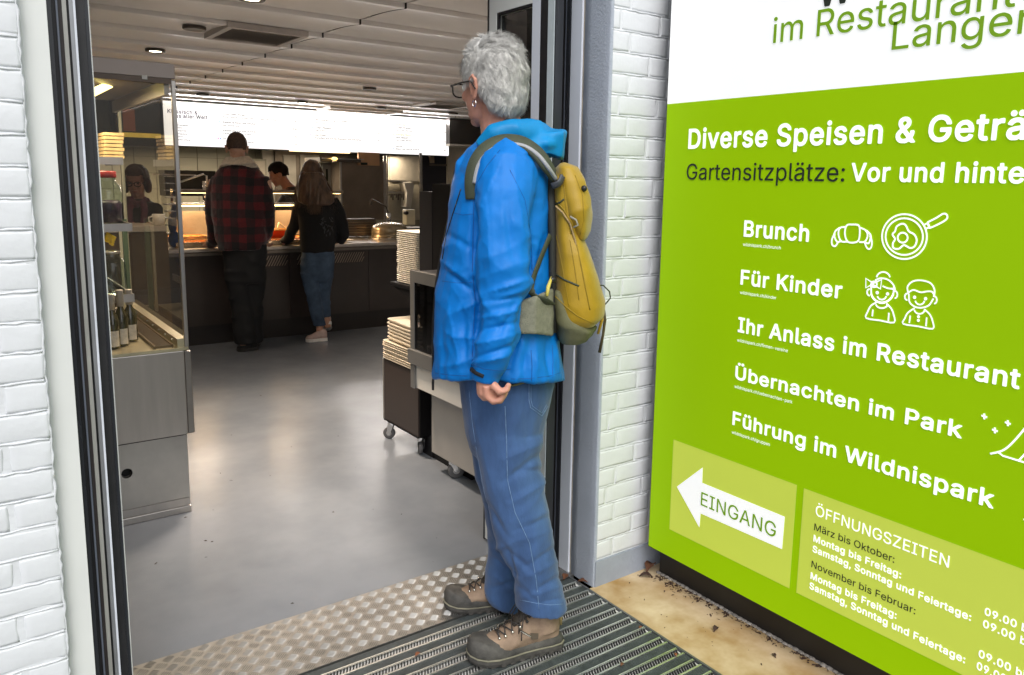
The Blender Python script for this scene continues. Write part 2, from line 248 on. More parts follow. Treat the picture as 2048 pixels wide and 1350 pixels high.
# letter outlines (sans serif, r = regular, b = bold): weight, character, advance, then contours as relative steps of 1/400 em
GLYPHS = r"""
r 94|
r&224|66,-3 27,0 15,4 15,7 6,5 2,1 14,-14 27,-1 3,2 -1,3 -23,28 -2,3 11,25 4,21 -1,9 -2,0 -22,0 -2,-4 0,-12 -3,-11 -4,-5 -39,47 1,2 10,8 16,14 8,12 2,5 3,14 -2,14 -4,10 -4,6 -6,5 -9,6 -13,4 -11,2 -20,-3 -12,-5 -7,-5 -9,-11 -3,-9 -1,-9 0,-16 5,-15 16,-24 -20,-16 -13,-18 -5,-15 0,-14 1,-6 7,-18 9,-10 12,-9 16,-6|70,21 -8,2 -9,4 -6,6 -6,11 -1,9 1,7 4,9 12,12 11,9 2,-1 6,-7 36,-43 2,-5 -4,-3 -13,-7 -14,-4|73,127 -5,6 -9,16 -3,10 0,5 4,8 8,8 10,2 7,0 5,-1 7,-4 6,-10 0,-7 -3,-9 -4,-6 -11,-10
r,94|15,-48 18,-1 2,2 20,73 0,4 -27,0 -2,-1 -11,-72
r-227|46,75 88,0 2,2 -1,21 -88,1 -2,-3
r.94|30,-2 15,0 7,4 4,5 2,9 -1,7 -5,8 -5,3 -6,2 -7,-1 -5,-1 -5,-3 -4,-6 -1,-3 1,-14 4,-5
r/125|6,-31 23,0 2,4 64,238 -1,2 -22,0 -3,-1 -63,-234 -1,-5
r0227|81,-3 17,0 12,1 15,7 7,5 12,13 11,22 7,29 0,11 1,5 0,24 -1,5 0,10 -7,30 -10,20 -14,15 -19,10 -12,2 -3,1 -12,0 -15,-2 -19,-11 -14,-15 -10,-20 -7,-32 0,-10 -1,-4 1,-38 7,-32 9,-18 14,-16 18,-10|87,22 -9,2 -11,7 -9,11 -2,4 -5,11 -5,19 -1,10 0,31 5,25 6,15 5,10 6,6 10,7 11,2 7,0 10,-2 9,-6 11,-13 7,-19 3,-18 1,-30 -1,-4 0,-11 -3,-18 -8,-19 -9,-11 -10,-7 -13,-3
r1227|30,0 125,-1 2,2 0,21 -42,1 -3,1 0,178 -3,2 -30,0 -4,-2 -41,-30 -1,-3 0,-24 1,-2 3,0 40,29 6,4 1,-1 0,-151 -3,-1 -50,0 -1,-3
r2227|26,0 128,-1 3,2 0,20 -2,3 -88,0 -3,1 41,43 30,33 10,16 8,21 1,7 -1,15 -8,20 -8,10 -13,9 -20,7 -9,1 -12,0 -13,-2 -15,-6 -10,-7 -4,-4 -8,-10 -6,-14 -2,-17 1,-3 25,0 2,1 0,8 3,11 7,8 9,7 8,2 12,2 17,-5 8,-5 5,-8 3,-4 2,-12 -1,-9 -3,-7 -13,-21 -85,-91 0,-19
r4227|113,0 22,-1 2,1 1,40 2,2 26,0 0,22 -2,2 -26,1 0,58 -1,2 -2,1 -20,0 -3,-1 0,-58 -1,-2 -65,0 0,1 4,7 43,74 31,52 0,2 -3,1 -23,0 -3,-3 -79,-134 -1,-4 0,-20 3,-1 92,-1 2,-2 0,-37
r5227|77,-3 21,0 11,1 15,7 14,11 11,14 6,14 2,11 0,25 -5,14 -6,11 -5,8 -12,11 -10,5 -14,5 -20,1 -8,-2 -21,-8 0,6 5,46 3,2 82,0 2,3 0,21 -3,2 -88,0 -18,0 -2,-2 -11,-103 25,-3 10,6 10,4 15,2 10,0 9,-4 6,-3 11,-11 7,-15 1,-9 -1,-13 -4,-11 -5,-7 -12,-10 -9,-3 -7,-2 -11,1 -10,3 -6,4 -9,8 -6,15 -2,2 -24,-1 -1,-7 2,-7 8,-18 10,-10 10,-6 16,-7
r6227|78,-3 22,0 9,1 16,7 12,9 7,9 5,7 6,14 1,11 0,16 -1,10 -6,16 -9,12 -11,9 -19,7 -17,2 -14,-3 -3,0 42,61 11,16 0,3 -2,1 -27,-1 -46,-67 -13,-21 -10,-20 -5,-15 -1,-8 0,-18 1,-10 7,-18 10,-12 13,-11 15,-6|89,21 -8,1 -6,2 -4,2 -8,7 -8,11 -3,10 -1,9 2,13 4,10 5,6 9,8 8,3 12,2 10,-2 9,-3 8,-7 7,-9 3,-9 1,-5 0,-13 -4,-15 -8,-11 -7,-5 -10,-4
r7227|38,0 27,-1 3,2 89,179 0,21 -1,3 -102,0 -29,-1 -1,-21 2,-3 99,0 2,-1 -88,-174 -1,-2
r8227|77,-3 24,0 10,1 19,7 11,7 8,8 4,5 7,15 1,20 -1,10 -5,11 -13,17 -9,5 -7,2 -1,1 10,7 10,9 6,12 2,13 0,10 -2,13 -6,12 -10,11 -13,8 -12,4 -6,1 -23,1 -8,-1 -12,-4 -15,-9 -7,-7 -5,-7 -5,-10 -2,-15 2,-19 7,-13 9,-9 10,-7 -17,-9 -7,-8 -5,-8 -4,-12 -2,-8 0,-12 2,-9 6,-16 10,-11 15,-9 17,-6|80,22 -12,3 -9,6 -6,6 -5,10 0,18 7,11 5,6 10,6 13,4 8,1 10,-2 11,-3 8,-5 8,-9 4,-9 1,-11 -1,-8 -6,-11 -6,-5 -8,-5 -11,-4|87,117 -11,2 -6,4 -8,6 -4,5 -2,7 -1,5 0,9 4,12 8,9 14,6 13,0 6,0 10,-3 8,-7 6,-10 3,-12 -2,-8 -3,-9 -6,-6 -9,-6 -3,-2 -11,-2
r9227|52,0 28,-1 3,3 43,61 14,24 10,21 5,14 1,9 0,17 -3,14 -5,13 -13,15 -11,9 -13,6 -16,2 -20,-1 -5,-1 -16,-7 -12,-10 -10,-14 -6,-14 -1,-9 0,-20 1,-10 7,-17 11,-12 11,-8 16,-6 20,-1 10,2 3,0 -51,-75 -1,-2|80,100 -9,4 -6,4 -8,10 -4,10 -1,6 0,15 4,13 7,9 7,6 10,4 8,2 12,-2 11,-4 6,-4 8,-11 4,-15 0,-15 -5,-14 -6,-8 -8,-6 -10,-5
r:94|30,-2 15,0 7,4 4,5 2,9 -1,7 -5,8 -5,3 -6,2 -7,-1 -5,-1 -5,-3 -4,-6 -1,-3 1,-14 4,-5|36,107 3,0 5,1 8,5 5,6 1,7 -1,7 -3,5 -7,6 -5,1 -8,0 -5,-1 -6,-4 -4,-6 1,-16 5,-7 6,-3
rA240|6,0 29,0 4,8 16,46 2,2 79,0 2,-2 19,-54 28,0 0,2 -3,10 -35,97 -35,94 -2,1 -30,-1 -72,-193 -2,-8|65,81 0,3 29,89 1,2 2,-2 7,-22 23,-66 0,-4
rB228|24,0 87,-1 11,2 14,4 7,4 10,6 5,6 5,9 4,9 1,8 0,15 -2,9 -5,13 -12,13 -13,8 -5,0 -1,2 13,6 8,6 5,10 4,9 0,17 -1,10 -7,15 -7,9 -13,8 -14,5 -10,2 -82,0 -2,-1 -1,-201|53,24 -2,3 0,61 1,2 57,0 12,-4 8,-6 6,-7 3,-6 3,-12 -2,-12 -8,-10 -13,-7 -9,-1 -11,0 -4,-1|53,116 -2,3 0,58 1,2 47,0 14,-2 10,-7 7,-9 3,-12 -1,-8 -3,-8 -8,-9 -7,-4 -10,-4
rC255|99,-3 24,0 11,2 16,7 11,7 11,10 9,12 6,16 3,12 -3,2 -24,-1 -8,-17 -6,-7 -8,-7 -16,-8 -14,-2 -10,0 -8,1 -9,3 -10,5 -13,12 -9,13 -3,8 -4,12 -2,13 0,22 2,13 5,18 10,16 14,12 13,7 20,3 19,-3 15,-8 14,-14 8,-17 24,-1 2,1 1,3 -3,11 -8,17 -8,12 -10,9 -6,3 -20,9 -18,4 -18,0 -18,-3 -21,-9 -20,-16 -13,-20 -9,-26 -3,-22 0,-18 3,-21 9,-27 14,-21 18,-16 22,-9
rD251|24,0 71,-1 20,3 26,9 20,15 14,21 7,22 3,25 1,15 -3,21 -8,27 -15,22 -18,13 -21,9 -6,2 -10,0 -4,1 -75,0 -2,-1 -1,-201|53,24 -2,3 1,152 2,0 39,0 16,-2 19,-8 10,-9 3,-1 10,-16 6,-20 2,-20 -3,-23 -5,-17 -10,-18 -15,-12 -18,-7 -26,-2
rE209|24,0 124,-1 3,2 0,20 -2,3 -95,0 -2,0 -1,3 0,61 1,2 90,1 1,2 0,22 -2,1 -85,0 -4,1 -1,2 0,58 1,2 95,0 3,2 0,20 -2,3 -122,0 -2,-1 -1,-201
rF205|24,0 24,-1 3,2 0,84 1,3 85,0 3,2 0,20 -2,3 -84,0 -2,0 0,66 33,0 62,0 2,3 0,19 -2,3 -121,0 -3,-2 0,-200
rG260|98,-3 18,0 18,2 17,7 15,11 5,5 10,12 8,20 3,19 0,29 -3,2 -76,-1 -1,-21 2,-3 47,0 3,-1 -1,-12 -6,-15 -8,-12 -9,-7 -4,-2 -16,-6 -9,-2 -17,2 -19,8 -14,12 -9,13 -7,20 -2,14 0,21 1,12 6,19 10,16 11,10 14,8 6,2 16,2 14,-2 7,-2 14,-8 12,-13 9,-18 25,0 2,1 1,2 -5,15 -4,9 -13,17 -6,7 -12,8 -10,4 -12,4 -13,2 -17,0 -19,-3 -22,-10 -14,-11 -7,-9 -10,-15 -8,-23 -1,-4 -1,-8 -2,-13 0,-18 3,-20 8,-24 1,-4 14,-21 15,-12 22,-11
rI150|13,0 93,-1 3,2 -1,22 -32,1 -2,3 0,151 3,1 31,1 1,2 -1,21 -93,1 -3,-2 1,-22 32,-1 2,-2 -1,-152 -2,-1 -31,-1 -1,-2
rJ198|67,-3 13,0 13,2 6,2 7,3 13,8 12,19 4,23 0,149 -3,2 -22,0 -3,-2 0,-73 0,-74 -1,-9 -1,-5 -5,-8 -2,-3 -7,-5 -8,-3 -6,-2 -17,3 -10,7 -7,11 -2,12 -1,16 -24,0 -3,-1 0,-17 3,-20 12,-18 7,-6 13,-7
rK233|24,0 24,-1 3,1 0,67 27,27 4,-2 65,-92 30,-1 2,1 1,2 -3,3 -77,109 3,6 42,44 32,34 2,4 -3,2 -32,-1 -76,-81 -15,-19 -1,0 -1,99 -3,2 -24,-1 -1,-201
rL197|24,0 119,-1 2,2 1,20 -2,3 -90,0 -2,1 -1,85 0,92 -3,2 -22,0 -3,-2 0,-200
rM314|24,0 23,-1 3,2 -1,162 3,-4 15,-45 44,-111 3,-3 21,-1 4,2 44,112 15,44 3,3 -1,-159 3,-2 24,1 1,44 0,157 -1,2 -35,1 -3,-2 -50,-127 -13,-38 -1,1 -13,40 -50,124 -3,2 -34,0 -2,-3 0,-199
rN262|24,0 24,-1 3,2 0,162 3,-4 25,-44 74,-115 31,-1 2,1 0,203 -25,1 -3,-2 0,-160 -4,6 -15,26 -83,129 -30,1 -2,-1 -1,-201
rO267|98,-3 16,0 21,4 20,7 17,15 15,23 8,25 4,25 0,10 -4,28 -8,25 -13,20 -14,12 -10,6 -17,7 -17,2 -18,1 -17,-3 -21,-9 -17,-13 -4,-5 -12,-18 -9,-26 -3,-22 0,-18 3,-21 9,-27 13,-20 20,-17 21,-9|100,23 -11,2 -14,7 -15,12 -9,15 -6,18 -2,14 0,22 2,12 6,19 9,15 5,5 9,7 16,8 16,2 7,-1 10,-1 15,-7 15,-13 9,-14 6,-20 3,-26 -2,-19 -6,-19 -11,-18 -13,-11 -14,-7 -14,-2
rP222|24,0 24,-1 3,2 0,70 1,2 50,1 16,2 16,6 8,6 6,4 8,12 7,19 1,14 -1,17 -6,19 -10,14 -14,10 -16,5 -9,2 -82,0 -2,-1 -1,-201|53,98 -2,3 0,76 1,2 46,0 9,-1 9,-3 8,-6 5,-5 4,-6 2,-8 2,-12 -4,-18 -5,-8 -5,-4 -9,-6 -16,-4
rQ267|159,-19 26,-1 2,2 -1,3 -22,30 9,9 14,22 9,30 3,21 -3,30 -1,8 -8,22 -16,24 -17,14 -16,7 -7,3 -24,3 -28,-5 -21,-9 -18,-16 -13,-20 -9,-25 -3,-22 0,-18 3,-21 9,-27 14,-21 18,-16 24,-9 17,-2 13,0 17,2 11,4|101,23 -12,2 -14,7 -14,11 -8,12 -9,25 -1,11 0,21 2,13 6,19 10,17 13,10 16,8 16,2 18,-2 14,-7 10,-8 3,-3 11,-16 7,-21 2,-24 -2,-20 -3,-9 -5,-15 -10,-14 -4,-3 -2,1 -19,24 -28,0 0,-2 26,-36 0,-1 -5,-1 -9,-2
rR225|24,0 24,-1 3,2 0,74 1,2 2,1 43,0 6,-9 36,-68 4,-2 28,1 1,2 -44,80 1,2 7,3 13,10 7,10 5,10 2,7 2,17 -2,18 -6,15 -10,13 -13,10 -17,6 -10,1 -83,-1 -1,-2 0,-199|53,104 -2,3 0,70 1,2 46,0 9,-1 11,-3 7,-6 8,-10 4,-12 0,-10 -4,-15 -9,-10 -7,-5 -12,-3
rS223|76,-3 26,-1 11,1 20,7 11,8 11,12 7,15 2,14 -1,14 -3,11 -7,10 -8,8 -20,11 -58,18 -13,9 -5,8 -1,6 0,9 4,8 10,10 18,7 16,0 9,-1 13,-6 11,-11 4,-12 2,-1 26,0 -1,10 -2,9 -6,10 -11,12 -14,8 -16,6 -13,1 -15,0 -12,-1 -17,-6 -14,-9 -12,-11 -6,-17 -2,-9 0,-11 3,-13 11,-16 16,-11 67,-23 9,-5 9,-11 2,-5 0,-7 -2,-5 -4,-9 -8,-7 -9,-6 -13,-3 -23,0 -11,2 -9,5 -7,7 -3,4 -3,6 -2,7 -1,2 -27,-1 0,-4 3,-14 8,-15 10,-10 14,-8 16,-5
rT224|76,0 24,-1 3,2 1,178 2,0 59,0 3,2 0,20 -2,3 -62,0 -89,0 -3,-2 0,-20 2,-3 59,0 2,-1 0,-176
rU259|92,-3 19,-1 12,1 12,4 13,5 14,10 11,14 9,19 2,19 0,134 -2,2 -26,-1 0,-134 -2,-9 -5,-14 -8,-11 -10,-7 -16,-5 -11,-1 -11,1 -15,5 -13,9 -8,10 -4,11 -2,9 0,135 -3,2 -24,-1 -1,-140 3,-16 7,-16 13,-15 17,-12 15,-5
rV240|81,0 29,-1 3,2 73,201 -3,2 -24,0 -3,-2 -49,-140 -6,-22 -4,-10 -1,-1 -1,2 -7,26 -53,145 -3,2 -26,-1 0,-2 1,-4 71,-193
rW343|62,0 29,-1 2,2 36,128 7,34 1,2 10,-42 34,-122 3,-2 29,1 56,202 -3,2 -24,0 -3,-3 -28,-110 -11,-44 -2,-10 -2,0 -11,45 -28,110 -4,11 -29,1 -3,-2 -44,-167 -1,2 -8,40 -33,125 -3,2 -25,0 -1,-2 0,-3 54,-197
rZ219|16,0 142,-1 2,1 1,21 -2,3 -109,0 108,158 2,5 -1,16 -141,1 -2,-1 -1,-21 2,-3 102,0 5,1 1,-1 -108,-158 -2,-4
ra195|49,-3 28,-1 11,4 13,8 6,8 2,-2 1,-15 23,-1 2,1 1,105 -1,13 -5,12 -7,10 -9,7 -13,5 -9,3 -18,1 -22,-4 -11,-4 -7,-5 -10,-10 -8,-12 0,-3 1,-2 17,-5 7,-1 8,10 13,9 9,3 13,0 10,-3 7,-4 5,-7 3,-9 0,-6 -1,-4 -4,-4 -17,-3 -16,-2 -18,-3 -19,-6 -11,-6 -7,-10 -3,-7 -2,-7 0,-14 3,-10 4,-9 7,-9 11,-7|66,20 -13,2 -8,5 -3,3 -4,8 0,9 6,9 9,5 18,5 14,2 5,0 19,5 0,-20 -2,-10 -6,-9 -11,-10 -10,-3
rb212|78,-3 20,-1 14,3 14,6 14,12 10,17 6,18 1,12 0,22 -1,12 -7,21 -10,15 -13,11 -13,6 -3,2 -17,2 -17,-1 -11,-6 -10,-7 -7,-9 -1,0 0,18 -1,53 -23,1 -3,-2 0,-202 3,-2 22,1 1,20 1,1 7,-8 9,-8 7,-4|87,20 -11,2 -9,4 -10,9 -8,19 -2,10 -1,13 4,26 7,11 9,10 4,2 6,3 12,2 12,-2 11,-5 9,-11 5,-10 4,-11 1,-9 0,-13 -1,-10 -4,-12 -5,-10 -5,-7 -4,-3 -11,-6
rc198|74,-3 15,-1 14,2 20,10 14,13 3,5 5,11 0,4 -2,2 -21,5 -2,-1 -4,-11 -8,-7 -12,-7 -14,-2 -12,2 -9,4 -11,12 -6,10 -3,14 -1,16 1,10 3,14 8,14 7,6 10,6 12,3 10,-2 6,-1 9,-4 5,-5 4,-5 4,-8 2,-2 21,4 3,2 0,3 -8,17 -13,13 -21,10 -20,2 -20,-2 -18,-8 -13,-12 -11,-15 -6,-17 -2,-17 0,-17 1,-13 7,-21 11,-16 14,-12 19,-7
rd212|70,-3 21,-1 7,3 5,2 12,10 7,9 2,-1 1,-20 22,-1 3,2 0,202 -3,2 -24,-1 0,-29 -1,-41 -2,1 -7,8 -12,8 -8,4 -15,1 -18,-2 -17,-8 -6,-6 -7,-6 -10,-16 -5,-17 -2,-17 1,-27 6,-22 10,-15 13,-13 15,-7|80,20 -10,2 -9,4 -11,12 -7,13 -2,11 -1,16 1,11 3,14 9,15 6,6 11,5 13,2 10,-2 12,-5 7,-9 7,-13 4,-16 1,-10 -1,-10 -4,-17 -7,-14 -7,-8 -4,-2 -8,-3
re202|75,-3 25,-1 12,4 9,4 6,4 10,8 7,11 2,7 0,3 -6,2 -18,5 -2,-2 -7,-12 -12,-8 -16,-3 -12,2 -15,8 -6,4 -5,8 -3,5 -3,12 0,9 107,0 2,3 0,17 -2,11 -3,14 -8,15 -7,10 -7,5 -17,9 -10,3 -11,1 -24,-3 -16,-7 -14,-12 -10,-16 -7,-24 -1,-26 2,-17 7,-19 10,-14 8,-7 8,-6 13,-5|42,90 -1,1 0,3 4,15 7,9 10,8 9,3 15,2 7,-2 9,-3 7,-7 9,-13 4,-14 -2,-2
rf127|31,0 25,-1 2,2 0,128 2,1 30,0 3,2 -1,20 -33,1 0,22 3,7 7,5 13,1 8,-2 2,1 5,18 0,3 -1,2 -13,3 -18,0 -13,-5 -7,-5 -8,-8 -4,-7 -2,-14 -1,-21 -25,0 -3,-2 0,-20 26,-1 3,-1 0,-127
rg213|65,-60 27,-1 24,5 13,7 10,9 8,17 3,15 0,159 -3,2 -22,-1 -2,-20 -2,1 -5,7 -13,9 -10,4 -17,2 -19,-4 -13,-6 -14,-13 -9,-13 -4,-14 -3,-10 -1,-11 0,-16 2,-17 6,-16 9,-13 13,-12 17,-7 16,-3 15,2 12,4 12,9 7,9 2,0 0,-24 -4,-17 -8,-11 -12,-7 -3,-1 -16,-2 -9,1 -7,2 -14,9 -10,11 -6,-3 -15,-9 0,-2 1,-3 10,-13 10,-6 11,-6|80,25 -9,1 -10,5 -3,2 -8,8 -6,9 -3,14 -1,15 1,11 3,13 6,10 6,7 13,9 14,1 14,-2 9,-5 6,-7 8,-16 3,-9 0,-10 1,-4 -3,-19 -2,-8 -7,-12 -7,-6 -7,-3 -8,-3
rh205|21,0 23,-1 3,2 0,96 1,7 5,9 7,9 7,5 15,3 4,0 10,-2 9,-6 6,-7 4,-8 2,-9 0,-97 3,-2 24,1 1,2 0,92 -2,18 -2,8 -6,12 -7,10 -13,8 -11,4 -10,1 -20,-3 -14,-6 -10,-11 -3,-1 0,68 -3,2 -23,-1 -1,-2 0,-199
ri83|20,0 24,-1 3,2 0,149 0,2 -25,1 -2,-2 -1,-149|29,177 8,-1 5,2 5,3 4,6 1,7 -2,7 -4,6 -8,3 -7,0 -5,-1 -6,-4 -4,-5 0,-12 2,-4 4,-4
rk190|21,0 23,-1 2,1 1,53 1,3 13,12 2,-1 52,-67 3,-1 28,0 2,1 1,2 -2,3 -61,77 -3,5 19,20 35,36 7,7 0,2 -1,1 -31,-1 -60,-61 -4,-4 -1,0 0,115 -3,2 -23,-1 -1,-201
rl95|48,-1 18,0 6,1 1,1 -3,18 -2,3 -11,0 -4,1 -3,3 -3,9 -1,168 -23,1 -3,-2 0,-173 3,-12 5,-9 10,-7
rm305|21,0 23,-1 3,2 0,100 3,11 7,10 7,5 10,3 11,0 10,-3 5,-4 6,-10 3,-13 0,-98 1,-2 23,-1 3,2 0,103 2,8 4,7 8,8 8,3 14,0 6,-1 9,-5 8,-11 2,-9 0,-73 0,-31 24,-1 2,1 0,2 0,105 -1,11 -6,15 -5,8 -9,8 -19,6 -9,1 -12,-1 -10,-4 -9,-4 -9,-9 -7,-9 -1,0 -3,6 -7,10 -9,6 -5,3 -15,2 -10,-1 -7,-3 -10,-5 -14,-14 -1,19 -23,1 -2,-3 0,-148
rn205|21,0 23,-1 3,2 0,97 1,6 5,10 7,8 7,5 15,3 4,0 10,-2 11,-8 7,-10 3,-12 0,-98 3,-1 24,1 1,45 0,52 -3,16 -6,17 -10,13 -9,6 -12,4 -15,2 -16,-3 -14,-6 -14,-14 -1,20 -23,1 -2,-3 0,-148
ro208|74,-3 15,-1 11,2 16,5 10,7 9,8 9,13 7,20 2,10 1,17 -2,20 -8,22 -8,11 -14,13 -19,8 -11,2 -10,1 -19,-2 -19,-9 -12,-11 -11,-15 -7,-24 -1,-11 1,-27 7,-23 11,-16 14,-12 19,-7|81,20 -11,2 -9,4 -11,11 -6,12 -3,13 -1,15 1,11 3,14 8,14 7,6 10,6 16,3 12,-3 9,-4 10,-11 5,-10 4,-13 1,-8 0,-14 -3,-18 -8,-14 -8,-8 -11,-6
rp212|21,-57 23,0 3,1 0,75 3,-1 5,-7 12,-10 14,-5 16,0 15,2 14,7 13,11 9,14 8,22 1,12 0,21 -1,14 -7,19 -12,18 -12,10 -14,6 -16,3 -11,0 -8,-2 -10,-4 -10,-8 -9,-10 -1,0 -1,22 -22,1 -2,-1 -1,-208|83,21 -7,1 -11,5 -8,8 -8,19 -2,10 -1,12 4,27 7,11 9,10 9,5 7,1 11,0 8,-1 9,-5 9,-9 6,-12 4,-11 1,-9 0,-14 -1,-9 -4,-12 -5,-10 -8,-9 -12,-7 -7,-2
rr130|21,0 23,-1 3,2 0,98 1,6 4,7 8,9 14,7 9,1 13,-1 3,2 -1,24 -14,1 -3,-1 -8,-1 -13,-5 -9,-8 -4,-7 -1,0 -1,19 -22,1 -3,-2 0,-149
rs183|56,-3 27,-1 9,2 15,4 10,6 8,9 6,11 3,11 0,7 -3,11 -8,13 -13,9 -9,3 -17,5 -14,3 -9,3 -10,6 -5,5 -1,8 1,6 2,2 6,6 5,2 5,2 9,2 12,-1 6,-3 10,-9 4,-7 3,-1 4,0 16,3 2,1 0,4 -3,9 -6,8 -8,8 -11,6 -11,4 -7,0 -10,1 -17,-2 -12,-4 -12,-7 -9,-11 -4,-9 -3,-11 4,-18 7,-11 2,-1 11,-8 12,-4 40,-11 7,-5 5,-6 1,-6 -1,-5 -8,-10 -13,-5 -10,-1 -12,1 -11,4 -6,6 -7,13 -24,-5 0,-3 3,-12 8,-11 7,-7 13,-6
rt114|58,-2 20,0 7,1 1,5 -3,15 -2,3 -8,0 -6,-1 -7,2 -4,3 -4,7 0,95 3,2 27,1 1,20 -2,2 -29,1 0,25 0,9 -2,2 -25,-1 -1,-34 -2,-2 -20,0 0,-20 1,-3 18,0 3,-2 0,-90 4,-17 9,-14 11,-7
ru205|62,-3 16,0 16,4 11,5 12,13 2,-19 23,-1 2,2 0,151 -2,2 -24,-1 -1,-2 0,-96 -4,-13 -4,-7 -4,-4 -4,-4 -11,-4 -7,-2 -6,0 -11,3 -11,8 -6,10 -2,14 0,96 -3,2 -23,-1 -1,-2 0,-105 2,-11 6,-15 8,-11 11,-7 9,-4
rv195|64,0 25,-1 3,1 1,2 57,149 -3,2 -27,-1 -30,-83 -8,-27 -3,-10 -2,0 -11,36 -31,84 -26,1 -2,-2 4,-14
rw284|54,0 24,-1 3,2 18,61 13,50 1,2 2,-2 11,-45 20,-66 3,-2 24,1 45,149 0,2 -2,2 -24,0 -2,-2 -3,-10 -26,-96 -1,-8 -1,0 -2,2 -10,45 -20,68 -25,1 -3,-2 -16,-58 -13,-52 -1,-4 -1,-1 -15,56 -17,60 -26,1 -2,-2 0,-3 45,-146
ry195|24,-59 19,0 11,2 11,6 7,7 13,25 65,170 -3,2 -23,0 -3,-2 -29,-76 -12,-38 -2,-6 -1,0 -13,43 -29,78 -26,1 -2,-1 0,-2 2,-7 54,-144 -7,-20 -6,-8 -5,-4 -6,-2 -12,1 -3,0 -6,-21 1,-2
rz190|17,0 116,-1 3,1 0,21 -2,3 -77,0 -3,0 0,1 78,104 2,3 0,19 -3,2 -110,0 -2,-1 -1,-21 2,-3 76,0 2,0 0,-1 -80,-105 -2,-4
rÖ267|98,-3 16,0 21,4 20,7 17,15 15,23 8,25 4,25 0,10 -4,28 -8,25 -13,20 -14,12 -10,6 -17,7 -17,2 -18,1 -17,-3 -21,-9 -17,-13 -4,-5 -12,-18 -9,-26 -3,-22 0,-18 3,-21 9,-27 13,-20 20,-17 21,-9|100,23 -11,2 -14,7 -15,12 -9,15 -6,18 -2,14 0,22 2,12 6,19 9,15 5,5 9,7 16,8 16,2 7,-1 10,-1 15,-7 15,-13 9,-14 6,-20 3,-26 -2,-19 -6,-19 -11,-18 -13,-11 -14,-7 -14,-2|73,229 8,-1 8,4 3,2 3,8 0,5 -3,9 -3,3 -5,2 -11,0 -4,-1 -4,-3 -4,-7 0,-8 1,-5 4,-4|131,229 7,-1 9,4 2,2 4,8 0,4 -2,8 -4,5 -6,2 -13,0 -6,-5 -3,-6 0,-8 2,-7 5,-4
rÜ259|92,-3 19,-1 12,1 12,4 13,5 14,10 11,14 9,19 2,19 0,134 -2,2 -26,-1 0,-134 -2,-9 -5,-14 -8,-11 -10,-7 -16,-5 -11,-1 -11,1 -15,5 -13,9 -8,10 -4,11 -2,9 0,135 -3,2 -24,-1 -1,-140 3,-16 7,-16 13,-15 17,-12 15,-5|73,228 8,1 5,3 3,2 3,9 -1,9 -4,6 -5,3 -5,1 -8,0 -5,-3 -3,-2 -3,-8 0,-7 3,-9 8,-4|130,228 7,1 7,3 4,5 2,6 -1,8 -4,7 -7,3 -3,1 -8,0 -6,-4 -4,-5 -2,-9 4,-11
rä195|49,-3 28,-1 11,4 13,8 6,8 2,-2 1,-15 23,-1 2,1 1,105 -1,13 -5,12 -7,10 -9,7 -13,5 -9,3 -18,1 -22,-4 -11,-4 -7,-5 -10,-10 -8,-12 0,-3 1,-2 17,-5 7,-1 8,10 13,9 9,3 13,0 10,-3 7,-4 5,-7 3,-9 0,-6 -1,-4 -4,-4 -17,-3 -16,-2 -18,-3 -19,-6 -11,-6 -7,-10 -3,-7 -2,-7 0,-14 3,-10 4,-9 7,-9 11,-7|66,20 -13,2 -8,5 -3,3 -4,8 0,9 6,9 9,5 18,5 14,2 5,0 19,5 0,-20 -2,-10 -6,-9 -11,-10 -10,-3|42,177 8,-1 9,4 4,8 2,5 -5,11 -6,5 -3,1 -6,1 -8,-3 -4,-4 -4,-8 2,-9 3,-6|100,177 7,-1 7,3 4,3 3,8 0,7 -2,6 -4,4 -7,3 -5,1 -9,-4 -5,-5 -2,-8 1,-7 3,-5 2,-2
rü205|62,-3 16,0 16,4 11,5 12,13 2,-19 23,-1 2,2 0,151 -2,2 -24,-1 -1,-2 0,-96 -4,-13 -4,-7 -4,-4 -4,-4 -11,-4 -7,-2 -6,0 -11,3 -11,8 -6,10 -2,14 0,96 -3,2 -23,-1 -1,-2 0,-105 2,-11 6,-15 8,-11 11,-7 9,-4|50,176 5,0 9,3 4,4 2,7 0,7 -3,7 -4,4 -7,2 -6,0 -9,-4 -3,-4 -2,-7 1,-9 4,-5 5,-4|107,176 6,0 9,3 2,3 4,8 0,6 -3,7 -4,5 -6,2 -8,0 -4,-1 -6,-4 -3,-9 0,-5 3,-9 3,-3
b 94|
b&224|65,-9 30,-1 14,4 21,11 10,-10 5,-2 30,0 4,2 2,4 1,4 -2,3 -23,29 9,20 4,15 1,19 -2,4 -6,4 -23,0 -4,-1 -5,-7 0,-13 -2,-4 -1,-1 -3,2 -25,31 24,21 10,17 3,15 0,9 -1,9 -6,12 -3,5 -8,8 -8,6 -16,6 -18,2 -10,-2 -11,-3 -17,-10 -9,-10 -2,-5 -4,-9 -1,-9 0,-19 7,-16 12,-19 -18,-17 -12,-16 -6,-17 0,-15 1,-7 8,-20 12,-13 14,-10 16,-5|71,27 -10,4 -8,5 -5,9 -1,8 1,6 3,6 9,11 8,5 5,-6 32,-39 -2,-2 -5,-2 -10,-4 -6,-1|75,136 -2,1 -8,13 -2,9 0,5 3,5 4,4 9,3 5,-1 5,-1 4,-3 3,-6 0,-5 -1,-5 -4,-6 -10,-9
b,94|13,-55 21,0 4,2 4,4 20,75 -1,7 -4,3 -31,1 -4,-2 -2,-4 -12,-72 0,-8 2,-4
b-227|44,68 93,0 4,3 2,5 0,22 -3,5 -3,2 -93,0 -4,-3 -2,-5 0,-22 3,-4
